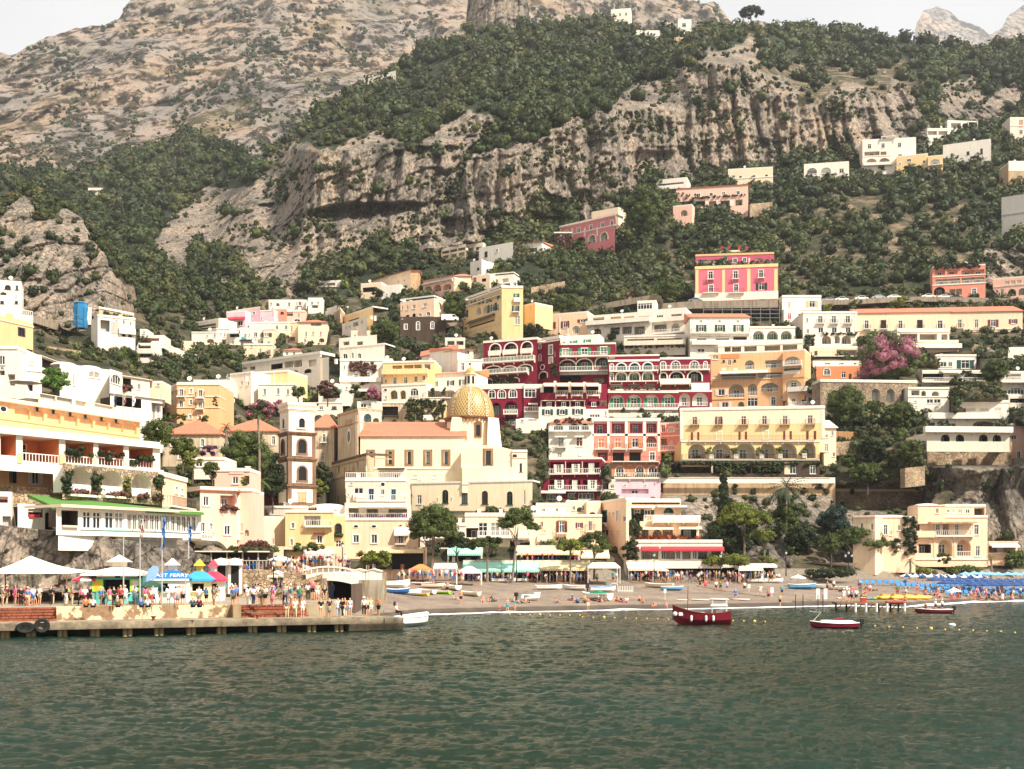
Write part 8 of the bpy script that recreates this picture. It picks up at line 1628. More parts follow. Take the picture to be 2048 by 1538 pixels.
TREES='''tallest beach pine with a dense broad crown, left of the mint awning|pine|868|1140|1006|114|g|184|1102|-6
dark low pine tucked right of the tallest beach pine|pine|914|1142|1062|60|d|185|1108|0
flat topped pine behind the mint awning, left of the forked pine|pine|974|1146|1070|92|g|185|1108|0
tall forked pine with a bare pale trunk behind the mint awning|pine|1036|1150|1012|92|g|185|1076|-12
flat topped pine in front of the cream awning|pine|1140|1150|1077|80|y|184|1110|0
wide domed pine left of the peach corner house|pine|1188|1140|1060|88|g|186|1112|0
round citrus tree beside the beach huts|round|757|1142|1100|78|y|176|1136|0
small citrus tree at the left end of the round citrus tree|round|728|1140|1104|34|y|176|1134|0
big yellow green pine with layered crown right of the beach restaurant|pine|1488|1118|1002|118|y|200|1070|0
lower layered pine just right of the big yellow green pine|pine|1528|1118|1056|76|y|197|1092|0
dark evergreen mass left below the big yellow green pine|round|1448|1120|1036|90|d|203|1116|0
tall irregular dark cypress against the white pool terrace|cone|1447|1080|942|40|d|206|0|0
tall dark tree with a spreading fan top below the pool terrace|palm|1572|1110|935|96|d|205|1010|0
shaggy dark tree hanging below the fan topped tree|round|1574|1100|985|58|g|206|1070|0
bluish cedar on the rock right of the fan topped tree|round|1668|1090|1008|72|b|208|1070|0
dark rounded tree between the fan topped tree and the wide pine|round|1606|1118|1048|80|d|202|1110|0
wide low beach pine left of the cream beach villa|pine|1712|1122|1050|146|g|196|1112|0
dark green bush tree under the wide low beach pine|round|1662|1120|1070|60|g|195|1112|0
great round pine left of the bell tower|round|492|1010|858|112|g|205|962|0
dark tree squeezed between the round pine and the bell tower|round|545|1010|900|54|d|207|1000|0
tall thin palm rising above the round pine|palm|516|960|806|36|g|203|846|3
small palm in front of the old tiled palace|palm|452|900|836|30|d|203|868|0
broad date palm at the foot of the bell tower|palm|522|1015|936|62|g|198|985|0
dark trees between the bell tower and the church front|round|642|1000|922|44|d|226|990|0
bright green shrub at the foot of the church front|bush|640|990|958|34|y|222|0|0
bright green tree beside the white terrace house at the left|round|110|796|728|60|l|182|790|0
leafy creeper tree above the pergola end of the large left hotel|round|315|905|838|60|g|160|900|0
green tree behind the pergola of the large left hotel|round|365|925|872|66|g|163|920|0
drooping green tree right of the large left hotel|round|385|945|900|40|y|158|940|0
purple bougainvillea by the old palace|bush|412|915|888|54|v|170|0|0
dark conical shrub tree behind the salmon pink house|round|424|965|925|36|g|168|960|0
yellow green bush on the salmon house roof|bush|488|972|955|20|y|160|0|0
first round bush on the terrace of the orange palazzo, at the left|bush|334|842|826|18|g|205|0|0
second round bush on the terrace of the orange palazzo|bush|352|840|825|20|g|205|0|0
third round bush on the terrace of the orange palazzo|bush|367|842|827|14|g|205|0|0
clipped bush at the right corner of the orange palazzo|bush|408|846|830|26|g|208|0|0
clipped bush further right below the orange palazzo|bush|430|820|790|12|g|222|0|0
clipped round tree on the cream terrace in mid town|round|596|800|770|34|g|262|798|0
dark tree with pink blossom above the old palace|round|520|850|796|62|d|238|845|0
rose flowered shrub right of the dark blossom tree|bush|562|820|798|40|p|245|0|0
dark reddish tree in front of the white arch house|round|655|800|760|48|m|268|798|0
green tree on the blue awning terrace|round|710|800|766|24|g|262|798|0
pink flowering shrub by the white arcade house|bush|748|800|770|36|p|268|0|0
dark green tree left of the bright yellow hotel|round|910|650|582|44|g|352|645|0
round tree left of the weathered stone house|round|770|690|640|62|g|330|686|0
low dark tree below the weathered stone house|round|845|712|690|60|d|322|708|0
big round tree above the cream brown shuttered house|round|1134|632|588|62|g|352|630|0
hedge line in front of the cream brown shuttered house|bush|1060|668|650|70|d|338|0|0
great tree rich with pink blossom at the right|round|1772|800|662|134|g|300|770|0
dark tree hiding the left arcade arches|round|1692|880|762|84|g|268|866|0
lighter tree right of the one hiding the arcade arches|round|1798|872|803|78|g|262|860|0
bushy tree near the zigzag stair|round|1992|770|718|58|g|300|768|0
stone pine standing alone on the skyline|pine|1502|56|11|56|d|775|36|0
large tree right of the rose villa|round|1288|478|372|82|g|420|470|0
bright bush left of the hot pink palace|bush|1340|600|560|44|g|358|0|0
green bush right of the white box house|bush|1656|624|606|24|y|345|0|0
bush before the coast road wall|bush|1712|614|598|34|g|350|0|0
large bush in front of the coast road wall|bush|1800|614|594|44|y|350|0|0
dark bush at the right of the large roadside bush|bush|1836|614|600|22|g|350|0|0
dark tree on the slope right of the slim tower|round|1745|922|872|62|d|236|918|0
leafy tree above the rubble garden wall|round|1735|975|925|76|g|228|972|0
ivy slope below the big white villa|bush|1822|925|880|56|g|226|0|0
small dark tree on the slope left of the ivy|round|1700|940|905|44|g|238|938|0
round grey green bush by the headland rock|bush|1832|985|955|30|b|216|0|0
hanging creeper on the headland rock|bush|1884|985|955|10|g|205|0|0
dark bush growing from the headland cliff|bush|1972|980|962|18|d|204|0|0
clipped hedge before the arches of the cream beach villa|bush|1890|1128|1104|36|g|186|0|0
low garden hedge behind the parasols at the right|bush|1930|1152|1136|110|g|188|0|0
flowering garden shrubs between the pavilions and the beach villa|bush|1835|1156|1138|90|y|190|0|0
dark hedge under the flat white dining canopy|bush|1650|1152|1142|130|d|188|0|0
dark ivy mass at the right end of the beach villa|bush|2030|1140|1098|60|g|188|0|0
young palm before the beach villa|palm|1820|1150|1112|28|y|186|1130|0
slim palm at the right of the beach villa|palm|1982|1150|1100|26|y|186|1130|0
green hedge roof of the ivy restaurant|bush|1450|1130|1112|140|y|191|0|0
green hedge roof right end|bush|1530|1130|1112|60|y|191|0|0
climbing green bush at the corner of the peach house|round|1268|1085|1032|34|d|202|1080|0
dark creeper beside the crimson door awning|round|1262|1135|1075|36|d|192|1130|0
vine canopy above the ochre house shop|bush|612|1105|1086|80|g|196|0|0
orange flowered vine over the terrace restaurant|bush|505|1100|1085|90|m|150|0|0
tree with loose green leaves by the road bridge of the left ravine|round|438|740|688|56|g|306|736|0
shrubby tree under the left road parapet|round|250|760|690|70|g|262|756|0
dark tree left of the white cube arch house|round|756|600|576|26|d|372|598|0
tree hanging over the wall of the salmon hotel|round|1335|930|905|24|y|250|928|0
green slope tree left of the burgundy apartments|round|1076|905|860|70|y|268|900|0
dark shrubbery between the dome and the tall white house|bush|1050|910|872|90|g|268|0|0'''
for ln in TREES.split('\n'):
 a=ln.split('|');lab,kd=a[0],a[1];u,vb,vt,w_=map(float,a[2:6]);cb=float(a[8])or None
 tree(lab,kd,u,vb,vt,w_,a[6],float(a[7]),cb,tu=float(a[9]),c2='p' if 'pink blossom' in lab else None)
def acc_town(U,V,rg):
 ok=(V>np.interp(U,[-320,250,300,500,620,700,860,1000,1100,1390,1560,2350],[640,640,640,612,560,545,510,490,530,590,595,550]))&(V<1112)
 ok&=~((U>1330)&(V>960)&(V<1120)&(rg.rand(len(U))<.7))&~((U>1860)&(V>880)&(rg.rand(len(U))<.93))&~((U<460)&(V>1000))
 for(_,u0,v0,u1,v1,a,b)in BLD:ok&=~((U>u0-2)&(U<u1+2)&(V>v0-1)&(V<v1+1))
 return ok
forest('garden_shrubs',9500,(-60,480,2120,1112),acc_town,(10,26),31,44,lambda u,v:hill_D(u,v),size=.13,pal=np.concatenate([PAL,[(.10,.13,.03),(.14,.10,.05)]]).astype(np.float32),lift=.35)
#PEOPLE
def skin_mesh(name,pts,edges,rad,sub=1):
 me=bpy.data.meshes.new(name);me.from_pydata(pts,edges,[]);o=bpy.data.objects.new('tmp',me);COL.objects.link(o)
 s=o.modifiers.new('s','SKIN');s.use_smooth_shade=True
 for i,r in enumerate(rad):
  d=me.skin_vertices[0].data[i];d.radius=(r,r)if not hasattr(r,'__len__')else r;d.use_root=i==0
 if sub:m=o.modifiers.new('b','SUBSURF');m.levels=sub;m.render_levels=sub
 bpy.context.view_layer.update()
 r=bpy.data.meshes.new_from_object(o.evaluated_get(bpy.context.evaluated_depsgraph_get()));bpy.data.objects.remove(o);r.name=name;return r
def pose(kind):
 """joints: pelvis waist chest neck head0 head1 | shoulder elbow wrist hand x2 | hip knee ankle toe x2 (facing -y)"""
 if kind in('stand','arms','walk'):
  p=[(0,0,.92),(0,.01,1.08),(0,0,1.3),(0,0,1.46),(0,-.02,1.56),(0,-.02,1.68)]
  for s in(-1,1):
   p+=[(s*.17,0,1.39)]
   p+=[(s*.23,.03,1.12),(s*.23,-.04,.88),(s*.22,-.07,.77)]if kind=='stand' or(kind=='walk')else[(s*.24,.0,1.14),(s*.13,-.24,1.2+.04*s),(s*.07,-.3,1.27+.04*s)]
  for s in(-1,1):
   f=.0 if kind!='walk' else s*.2
   p+=[(s*.095,0,.88),(s*.1,-.02-f,.48),(s*.1,.02-f*1.3+.08*(s<0)*(kind=='walk'),.08),(s*.115,-.13-f*1.3,.03)]
 elif kind=='sit':
  p=[(0,0,.12),(0,.06,.26),(0,.06,.46),(0,.05,.62),(0,.02,.71),(0,.02,.82)]
  for s in(-1,1):p+=[(s*.17,.05,.55),(s*.25,.1,.32),(s*.2,-.1,.22),(s*.16,-.18,.2)]
  for s in(-1,1):p+=[(s*.1,-.05,.12),(s*.13,-.4,.38),(s*.12,-.62,.07),(s*.12,-.74,.03)]
 elif kind=='perch':
  p=[(0,0,.5),(0,.03,.66),(0,0,.87),(0,-.02,1.03),(0,-.05,1.12),(0,-.05,1.24)]
  for s in(-1,1):p+=[(s*.17,0,.96),(s*.23,.0,.72),(s*.14,-.2,.6),(s*.1,-.28,.6)]
  for s in(-1,1):p+=[(s*.1,-.06,.5),(s*.11,-.45,.5),(s*.11,-.45,.08),(s*.12,-.58,.03)]
 else:
  p=[(0,0,.12),(0,.16,.12),(0,.38,.13),(0,.54,.13),(0,.62,.15),(0,.73,.16)]
  for s in(-1,1):p+=[(s*.17,.47,.12),(s*.27,.25,.1),(s*.25,.0,.07),(s*.24,-.1,.06)]
  for s in(-1,1):p+=[(s*.1,-.05,.11),(s*.12,-.45,.16 if s>0 else.28),(s*.12,-.85 if s>0 else-.75,.08),(s*.13,-.96 if s>0 else-.86,.1)]
 return p
PE=[(0,1),(1,2),(2,3),(3,4),(4,5)]+[(2,6),(6,7),(7,8),(8,9),(2,10),(10,11),(11,12),(12,13)]+[(0,14),(14,15),(15,16),(16,17),(0,18),(18,19),(19,20),(20,21)]
PR=[.12,.105,.125,.052,.085,.07,.055,.04,.03,.026,.055,.04,.03,.026,.085,.055,.038,.03,.085,.055,.038,.03]
PM={}
for kd in('stand','arms','walk','sit','perch','lie'):
 p=pose(kd);V3=[Vector(q)for q in p]
 def sub(idx,ed,r,nm_):return skin_mesh(nm_,[p[i]for i in idx],[(idx.index(a),idx.index(b))for a,b in ed],r)
 d=dict(body=skin_mesh('body',p,PE,PR))
 d['shirt']=sub([2,1,0,6,7,10,11],[(2,1),(1,0),(2,6),(6,7),(2,10),(10,11)],[.145,.13,.135,.078,.056,.078,.056],'shirt')
 ml=[V3[14].lerp(V3[15],.8),V3[18].lerp(V3[19],.8)]
 d['shorts']=skin_mesh('shorts',[p[0],p[14],tuple(ml[0]),p[18],tuple(ml[1])],[(0,1),(1,2),(0,3),(3,4)],[.14,.1,.08,.1,.08])
 d['trousers']=sub([0,14,15,16,18,19,20],[(0,14),(14,15),(15,16),(0,18),(18,19),(19,20)],[.14,.1,.07,.055,.1,.07,.055],'trousers')
 if kd in('stand','arms','walk'):d['skirt']=skin_mesh('skirt',[(0,0,1.0),(0,0,.8),(0,-.02,.4)],[(0,1),(1,2)],[.13,.17,.25],1)
 h=V3[5];up=(V3[5]-V3[4]).normalized();bk=Vector((0,1,0))if kd!='lie' else Vector((0,0,-1))
 c0_=h-up*.045+bk*.025
 d['hair']=skin_mesh('hair',[tuple(c0_),tuple(c0_+bk*.02-up*.06)],[(0,1)],[.098,.085],1)
 d['long_hair']=skin_mesh('hair',[tuple(c0_),tuple(c0_+bk*.03-up*.1),tuple(c0_+bk*.05-up*.27)],[(0,1),(1,2)],[.1,.09,.05],1)
 hm_=MB();hm_.lathe([(.17,.0),(.105,.012),(.1,.09),(.06,.12),(0,.125)],12);me=bpy.data.meshes.new('hat');
 q=up.to_track_quat('Z','Y');me.from_pydata([tuple(h-up*.03+q@Vector(v))for v in hm_.v],[],hm_.f);d['hat']=me
 PM[kd]=d
def cm(nme,hx):return pN('cloth_'+nme,sG(hx),.8)
SKIN=[pN('skin_a',sG('#d9a07c'),.6),pN('skin_b',sG('#c48760'),.6),pN('skin_c',sG('#8a5a3c'),.6)]
HAIRC=[('dark hair',pN('hair_dark',(.02,.015,.012),.6)),('brown hair',pN('hair_brown',(.09,.05,.03),.6)),('fair hair',pN('hair_fair',(.4,.28,.14),.6)),('grey hair',pN('hair_grey',(.4,.38,.36),.6))]
CL={n_:cm(n_,h_)for n_,h_ in dict(white='#f0ece4',black='#17171a',navy='#1f2a44',blue='#4a7ab8',red='#c23a40',pink='#e06a8c',grey='#8b8a86',beige='#cdb894',green='#3f8a54',lime='#8fd03a',turquoise='#2f9fb0',burgundy='#6b1f34',yellow='#e0b840',orange='#e07a40',lilac='#c9a8d0',khaki='#6f6444',denim='#3f5878',striped='#b9c4d4').items()}
TOPW=['white']*8+['black']*4+['navy']*2+['blue']*2+['red','pink','pink','grey','grey','beige','green','turquoise','burgundy','yellow','orange','lilac','striped']
BOTW=['black']*4+['beige']*3+['white']*2+['denim']*3+['grey','navy','navy','khaki','red']
PLIST=[]
def pZ(pos,kd='stand',top='white',bot='black',bk='shorts',hair=0,hat=None,yaw=0,skin=0,where='',label=None,sc_=1.0,carry=None,group=None):
 o=bpy.data.objects.new('person',PM[kd]['body']);COL.objects.link(o);o.location=pos;o.rotation_euler=(0,0,yaw);o.scale=(sc_,)*3
 if not len(PM[kd]['body'].materials):PM[kd]['body'].materials.append(SKIN[0])
 o.material_slots[0].link='OBJECT';o.material_slots[0].material=SKIN[skin]
 def part(nme,key,m):
  me=PM[kd][key]
  if not len(me.materials):me.materials.append(m)
  c=bpy.data.objects.new(nme,me);COL.objects.link(c);c.parent=o;c.material_slots[0].link='OBJECT';c.material_slots[0].material=m;return c
 if top:part('shirt','shirt',CL[top])
 if bk=='skirt' and 'skirt' in PM[kd]:part('skirt','skirt',CL[bot])
 elif bk!='skirt':part(bk,bk,CL[bot])
 else:part('shorts','shorts',CL[bot])
 part('hair','long_hair' if hair in(5,6)else 'hair',HAIRC[hair%4 if hair<5 else hair-5][1])
 if hat:part('hat','hat',CL[hat])
 if carry:
  b=MB().hull8([(-.14,.12,1.0),(.14,.12,1.0),(.12,.28,1.02),(-.12,.28,1.02)],[(-.13,.12,1.4),(.13,.12,1.4),(.1,.24,1.38),(-.1,.24,1.38)]).build('backpack',CL[carry]);b.location=pos;b.rotation_euler=(0,0,yaw);tag(b,carry+' backpack worn by the person '+where,'backpack')
 hh_=dict(stand='standing',arms='standing with hands raised to the chest',walk='walking',sit='sitting on the ground',perch='sitting',lie='lying on the beach')[kd]
 cl=(('in '+top+' top and ')if top else 'bare chested in ')+bot+' '+('swimwear' if not top and bk=='shorts' else bk)
 PLIST.append([o,label,cl,hh_,HAIRC[hair%4 if hair<5 else hair-5][0]if not hat else hat+' hat',where,group])
 return o
R2=random.Random(5)
def rnd_person(pos,kinds,where,group,swim=0,face=None):
 sw_=R2 .random()<swim;kd=R2 .choice(kinds)
 pZ(pos,kd,None if sw_ and R2 .random()<.7 else R2 .choice(TOPW),R2 .choice(['navy','black','red','blue','turquoise','pink'])if sw_ else R2 .choice(BOTW),R2 .choice(['shorts','shorts','trousers','skirt'])if not sw_ else 'shorts',R2 .choice([0,0,1,2,3,5,6]),R2 .choice(['white','beige','black','navy'])if R2 .random()<.22 else None,R2 .uniform(0,6.28)if face is None else face+R2 .uniform(-.6,.6),R2 .choice([0,0,0,1,1,2]),where,None,R2 .uniform(.93,1.05),None,group)
def deck(u,v):D=gD(v,DECKZ);return P(u,v,D)
def slabp(u,off=.9):return qpt(u,off,1.2)
for a in[(574,'stand','grey','beige','trousers',0,None,'leftmost on the lower quay edge before the rusty steps',.9),(590,'walk','white','beige','trousers',0,None,'second from left on the quay edge before the rusty steps',1.6),(605,'stand','white','white','shorts',0,None,'right of the rusty steps on the quay edge, with a shoulder strap',2.2),(642,'stand','black','beige','shorts',1,None,'facing the sea on the quay edge below the boat tunnel',1),(659,'arms','black','grey','skirt',5,None,'with a long wide skirt on the quay edge',1.2),(676,'stand','white','striped','trousers',2,None,'with pale trousers right of the long skirt on the quay edge',1.4),(685,'walk','black','black','trousers',0,None,'all in black near the quay end',1.0),(690,'stand','orange','white','trousers',1,None,'behind the one all in black on the quay',1.9),(700,'stand','striped','striped','shorts',6,None,'in a short light blue suit near the quay end',1.6)]:
 pZ(slabp(a[0],a[8]),a[1],a[2],a[3],a[4],a[5],a[6],R2 .uniform(-.4,.4),0,a[7])
sgx=[(728,'white','black','first from left in the small group on the quay end'),(735,'beige','black','second in the small group on the quay end'),(741,'beige','white','third in the small group on the quay end')]
for i,(u,tp,bt,wh)in enumerate(sgx):pZ(qpt(u,2.4,1.2),'stand',tp,bt,'shorts' if i else 'trousers',5 if i==1 else 0,'white' if i==0 else None,.3*i,0,wh)
pZ(qpt(757,1.4,1.2),'arms','orange','black','shorts',1,None,-.8,1,'with a shoulder bag at the quay end');pZ(qpt(793,1.0,1.12),'perch','white','black','trousers',0,None,1.4,0,'crouched at the very end of the quay',carry='navy')
pZ(P(626,1199,112),'arms','pink','black','shorts',1,None,0,0,'towering in bright pink before the boat tunnel',sc_=1.12);pZ(P(616,1201,112),'stand','white','black','trousers',0,None,.2,2,'left of the bright pink one before the boat tunnel')
pZ(P(635,1202,111),'stand','beige','white','shorts',2,None,.2,0,'right of the bright pink one before the boat tunnel');pZ(P(649,1198,110),'perch','black','black','shorts',1,None,.2,0,'seated on the low quay wall in black')
pZ(P(664,1196,124),'stand','blue','blue','trousers',0,None,.1,0,'in blue inside the boat tunnel mouth');pZ(P(648,1196,125),'stand','navy','navy','trousers',0,None,.1,0,'in navy inside the dark boat tunnel')
for u,tp,wh in((283,'blue','in pale blue seated at the deck edge left of the ferry kiosk'),(296,'white','in white seated at the deck edge left of the ferry kiosk'),(186,'white','in a white shirt seated at the deck edge before the turquoise kiosk'),(172,'orange','seated at the deck edge left of the turquoise kiosk'),(236,'khaki','seated at the deck edge below the turquoise counter'),(386,'denim','in denim seated at the deck edge below the yellow lantern'),(399,'burgundy','in burgundy seated at the deck edge below the yellow lantern')):
 pZ(deck(u,1214.5)-Vector((0,0,.0)),'sit',tp,'black','shorts',R2 .choice([0,1,3]),None,PI+R2 .uniform(-.2,.2),0,wh)
for u,tp,bt,bk,hr_,hat,wh in((5,'grey','beige','shorts',3,'beige','first from left in the tent queue'),(14,'burgundy','khaki','shorts',1,'beige','in burgundy in the tent queue'),(30,'pink','pink','shorts',5,None,'all in pink in the tent queue'),(42,'black','black','trousers',0,None,'dark clad in the tent queue'),(53,'red','red','skirt',5,None,'in a red dress in the tent queue'),(66,'white','blue','shorts',1,'navy','in white and blue in the tent queue'),(79,'white','beige','shorts',3,'beige','with a pale hat at the front of the tent queue'),(102,'black','black','trousers',0,None,'standing in black by the tent pole'),(134,'lime','black','shorts',0,None,'in a lime green shirt by the tent pole'),(144,'pink','beige','trousers',6,None,'in faded pink behind the lime green shirt'),(170,'white','burgundy','shorts',3,None,'in white under the striped parasol'),(181,'black','black','shorts',0,None,'in black left of the turquoise kiosk'),(228,'black','black','trousers',0,None,'in black at the turquoise counter'),(242,'red','black','shorts',1,None,'in red at the turquoise counter'),(250,'white','white','shorts',1,'beige','in white right of the red one at the turquoise counter'),(337,'white','white','skirt',5,None,'in a long white dress before the ferry kiosk'),(351,'white','lilac','skirt',5,None,'in a pale loose dress before the ferry kiosk'),(366,'beige','black','shorts',1,None,'with a yellow bag before the ferry kiosk'),(398,'white','grey','shorts',0,None,'in a white T shirt before the yellow lantern kiosk'),(467,'blue','khaki','shorts',3,None,'in a light blue shirt and khaki shorts at the front of the crowd'),(497,'white','white','trousers',5,None,'all in white near the top of the rusty steps'),(524,'khaki','khaki','trousers',0,None,'in olive clothes at the top of the rusty steps'),(545,'pink','pink','skirt',5,None,'in a pink dress at the top of the rusty steps'),(570,'grey','navy','trousers',3,None,'in a grey jacket beside the stone ramp'),(582,'turquoise','white','shorts',0,None,'in turquoise beside the stone ramp')):
 pZ(deck(u,R2 .uniform(1209.5,1213)),R2 .choice(['stand','arms','walk']),tp,bt,bk,hr_,hat,R2 .uniform(2,4.3),R2 .choice([0,0,1]),wh)
for i in range(26):u=R2 .uniform(8,436);rnd_person(deck(u,R2 .uniform(1208.8,1212.5)),['stand','arms','walk'],'on the quay deck '+('under the white tent' if u<160 else 'by the turquoise kiosk' if u<290 else 'by the ferry kiosks'),'passengers waiting on the quay deck')
for i in range(44):u=R2 .uniform(440,606);v=R2 .uniform(1190,1211);rnd_person(deck(u,v),['stand','arms','walk'],'in the dense crowd '+('at the left beside the red roofed kiosk' if u<500 else 'above the rusty steps' if u<560 else 'by the stone ramp'),'dense crowd on the quay')
for i in range(14):u=R2 .uniform(560,705);rnd_person(P(u,1143,132)+Vector((0,R2 .uniform(0,4),0)),['stand','walk'],'on the terrace above the boat tunnel','people on the upper terrace')
for i in range(64):
 u=R2 .choice([R2 .uniform(800,1250),R2 .uniform(1295,1420),R2 .uniform(1295,1420),R2 .uniform(1450,1560)]);rnd_person(ba(u,R2 .uniform(1163.4,1166.5)),['stand','arms','walk'],'on the promenade '+('by the market gazebos' if u<960 else 'before the mint awning' if u<1080 else 'before the cream awning' if u<1250 else 'before the ivy restaurant' if u<1440 else 'by the white bar pavilion'),'strollers on the promenade')
BW=[(922,1208,'stand',None,'navy','bare chested standing alone on the sand',0),(1015,1224,'arms',None,'turquoise','bare chested wading with two children',0),(998,1224,'walk',None,'red','first child wading at the left of the bare chested adult',.6),(1030,1224,'walk',None,'orange','second child wading at the right of the bare chested adult',.6),(1176,1221,'stand','orange','white','facing the sea at the waterline below the green boat cover',0),(895,1188,'stand',None,'black','bare chested beside the lime kayak',0),(956,1171,'stand','white','denim','in a white shirt and jeans between the beached boats',0),(1309,1215,'sit',None,'red','sitting in the surf line left of the red boat',0),(1333,1221,'walk',None,'pink','wading child just left of the red boat',.7),(1471,1201,'stand','blue','blue','all in blue on the sand above the paddleboards',0),(1489,1185,'stand','white','black','in a white shirt on the beach path',0),(1411,1181,'stand','pink','red','leftmost of those on the beach path',0),(1432,1183,'stand','white','burgundy','second on the beach path',0),(1441,1183,'stand','green','black','in dark green on the beach path',0),(1454,1184,'stand','lilac','blue','in lilac on the beach path',0),(1521,1192,'stand','white','white','in white right of the beach path sign',0),(1537,1202,'stand','pink','black','with a child in front near the jetty gangway',0),(1564,1193,'stand','turquoise','navy','in blue by the jetty gangway',0),(1560,1213,'walk','beige','black','walking the wet sand by the gangway',0),(1400,1178,'stand','black','black','dark clad with a bag left of the beach path',0),(1950,1203,'stand',None,'orange','tall bather under the blue parasols',0),(1978,1205,'walk','navy','navy','stepping into the surf at the right',0),(2005,1206,'walk','white','white','bending at the foam at the right edge',0),(2025,1207,'walk',None,'lilac','rightmost wader in the foam',0)]
for u,v,kd,tp,bt,wh,s in BW:pZ(ba(u,v),kd,tp,bt,'shorts',R2 .choice([0,1,1,5]),None,R2 .uniform(-.5,.5),R2 .choice([0,1]),wh,sc_=s or 1)
for i in range(24):u=R2 .choice([R2 .uniform(905,1235),R2 .uniform(1120,1300)]);rnd_person(ba(u,R2 .uniform(1200,1209)),['sit','sit','lie'],'on the shingle '+('left of the grey boat cover' if u<1030 else 'between the grey and green boat covers' if u<1160 else 'right of the green boat cover'),'sunbathers on the open beach',.85)
for i in range(64):
 u=R2 .uniform(1650,2044);v=R2 .uniform(1176,1200)if u<1790 else R2 .uniform(1186,1202);rnd_person(ba(u,v),['sit','lie','stand','walk']if i%3 else['sit','stand'],'on the crowded beach '+('left of the parasols' if u<1760 else 'behind the yellow pedal boats' if u<1870 else 'in front of the blue parasols'),'bathers on the crowded beach',.8)
def crowd():
 b=PM['arms']['body'];n=len(b.vertices);v=np.empty(n*3,np.float32);b.vertices.foreach_get('co',v);v=v.reshape(-1,3)
 f4=[list(p.vertices)for p in b.polygons if len(p.vertices)==4];f3=[list(p.vertices)for p in b.polygons if len(p.vertices)==3];rg=np.random.RandomState(4);Vs,Qs,Ts,Cs=[],[],[],[]
 z=v[:,2:3];k=0
 sp=[(u,1163.5,187)for u in np.linspace(935,1175,46)]+[(u,1161,188)for u in np.linspace(1256,1545,52)]+[(u,1153,201)for u in np.linspace(1575,1700,22)]+[(u,1126,199)for u in np.linspace(1035,1155,18)]+[(u,1160,172)for u in np.linspace(800,925,26)]+[(u,1150,141)for u in np.linspace(395,540,16)]+[(u,1160,138)for u in np.linspace(545,612,24)]+[(u,1134,150)for u in np.linspace(612,690,14)]
 for u,vv_,D in sp:
  p=P(u+rg.uniform(-2,2),vv_,D+float(Doff(u,vv_)))+Vector((0,rg.uniform(-2.5,1),0));a=rg.uniform(0,6.3);c,s=math.cos(a),math.sin(a);w_=v.copy();w_[:,0]=v[:,0]*c-v[:,1]*s;w_[:,1]=v[:,0]*s+v[:,1]*c;w_[:,2]-=rg.choice([0,0,.35])
  cols=[sG(h)for h in('#f0ece4','#17171a','#c23a40','#4a7ab8','#e06a8c','#8b8a86','#cdb894')];sh=np.array(cols[rg.randint(7)]);bt=np.array(cols[rg.choice([1,3,5,6])])
  Cs.append(np.where(z>1.62,(.02,.015,.012),np.where(z>1.46,sG('#c48760'),np.where(z>.95,sh,np.where(z>.5,bt,sG('#c48760'))))));Vs.append(w_+np.array(p));Qs.append(np.array(f4)+k);Ts+=[np.array(f3)+k]if f3 else[];k+=n
 o=mq('crowd',np.concatenate(Vs),np.concatenate(Qs),leafmat(),smooth=True,col=np.concatenate(Cs),T=np.concatenate(Ts)if Ts else None);o['kind']='stuff'
crowd()
from collections import defaultdict
bk_=defaultdict(list)
for r in PLIST:bk_[(r[2],r[3],r[4],r[5])].append(r)
ORD=['leftmost','second from left','third from left','fourth from left','fifth from left','sixth from left','seventh from left']
for kq,rs in bk_.items():
 rs.sort(key=lambda r:r[0].location.x/r[0].location.y)
 for i,r in enumerate(rs):
  ps={'sitting on the ground':'sitting ','sitting':'sitting ','lying on the beach':'lying '}.get(r[3],'')
  lab=ps+'person '+r[2].replace(' top and ',' and ')+' '+r[5]
  if len(rs)>1:lab=ORD[min(i,6)]+' '+lab
  ws=lab.split()
  if len(ws)>16:ws=('person '+r[5]).split()
  tag(r[0],' '.join(ws[:16]),'person',r[6])
#BOATS AND BEACH THINGS
def hu_(L_,W_,H_,bow=.45,mat=None,name='hull',parent=None,sheer=.25,transom=.75):
 mb=MB();n=12;rings=[]
 for i in range(n+1):
  t=i/n;x=-L_/2+L_*t;w_=W_/2*(transom+(1-transom)*min(1,t*3))*(1-max(0,(t-(1-bow))/bow)**2.2)if t>0 else W_/2*transom;w_=max(w_,.02)
  top=H_*(1+sheer*(t-.35)**2*3);keel=.0+H_*.55*max(0,(t-.8)/.2)**2
  rings.append([(x,-w_,top),(x,-w_*.92,top*.45+keel*.5),(x,-w_*.45,keel*.8+.06),(x,0,keel),(x,w_*.45,keel*.8+.06),(x,w_*.92,top*.45+keel*.5),(x,w_,top)])
 for a,b in zip(rings,rings[1:]):
  for j in range(6):mb.poly([a[j],a[j+1],b[j+1],b[j]])
  mb.poly([(a[0][0],a[0][1]*.9,a[0][2]-.12),(b[0][0],b[0][1]*.9,b[0][2]-.12),(b[6][0],b[6][1]*.9,b[6][2]-.12),(a[6][0],a[6][1]*.9,a[6][2]-.12)])
  mb.poly([a[0],b[0],(b[0][0],b[0][1]*.9,b[0][2]-.12),(a[0][0],a[0][1]*.9,a[0][2]-.12)]).poly([a[6],b[6],(b[6][0],b[6][1]*.9,b[6][2]-.12),(a[6][0],a[6][1]*.9,a[6][2]-.12)])
 mb.poly(rings[0]);return mb.build(name,mat,parent,smooth=False),rings
def rubrail(rings,mat,parent,s=.05):
 mb=MB()
 for k_ in(0,6):mb.tube([r[k_]for r in rings],s,6)
 return mb.build('gunwale',mat,parent)
def at_sea(u,v,z=-.12):D=gD(v,0);p=P(u,v,D);p.z=z;return p
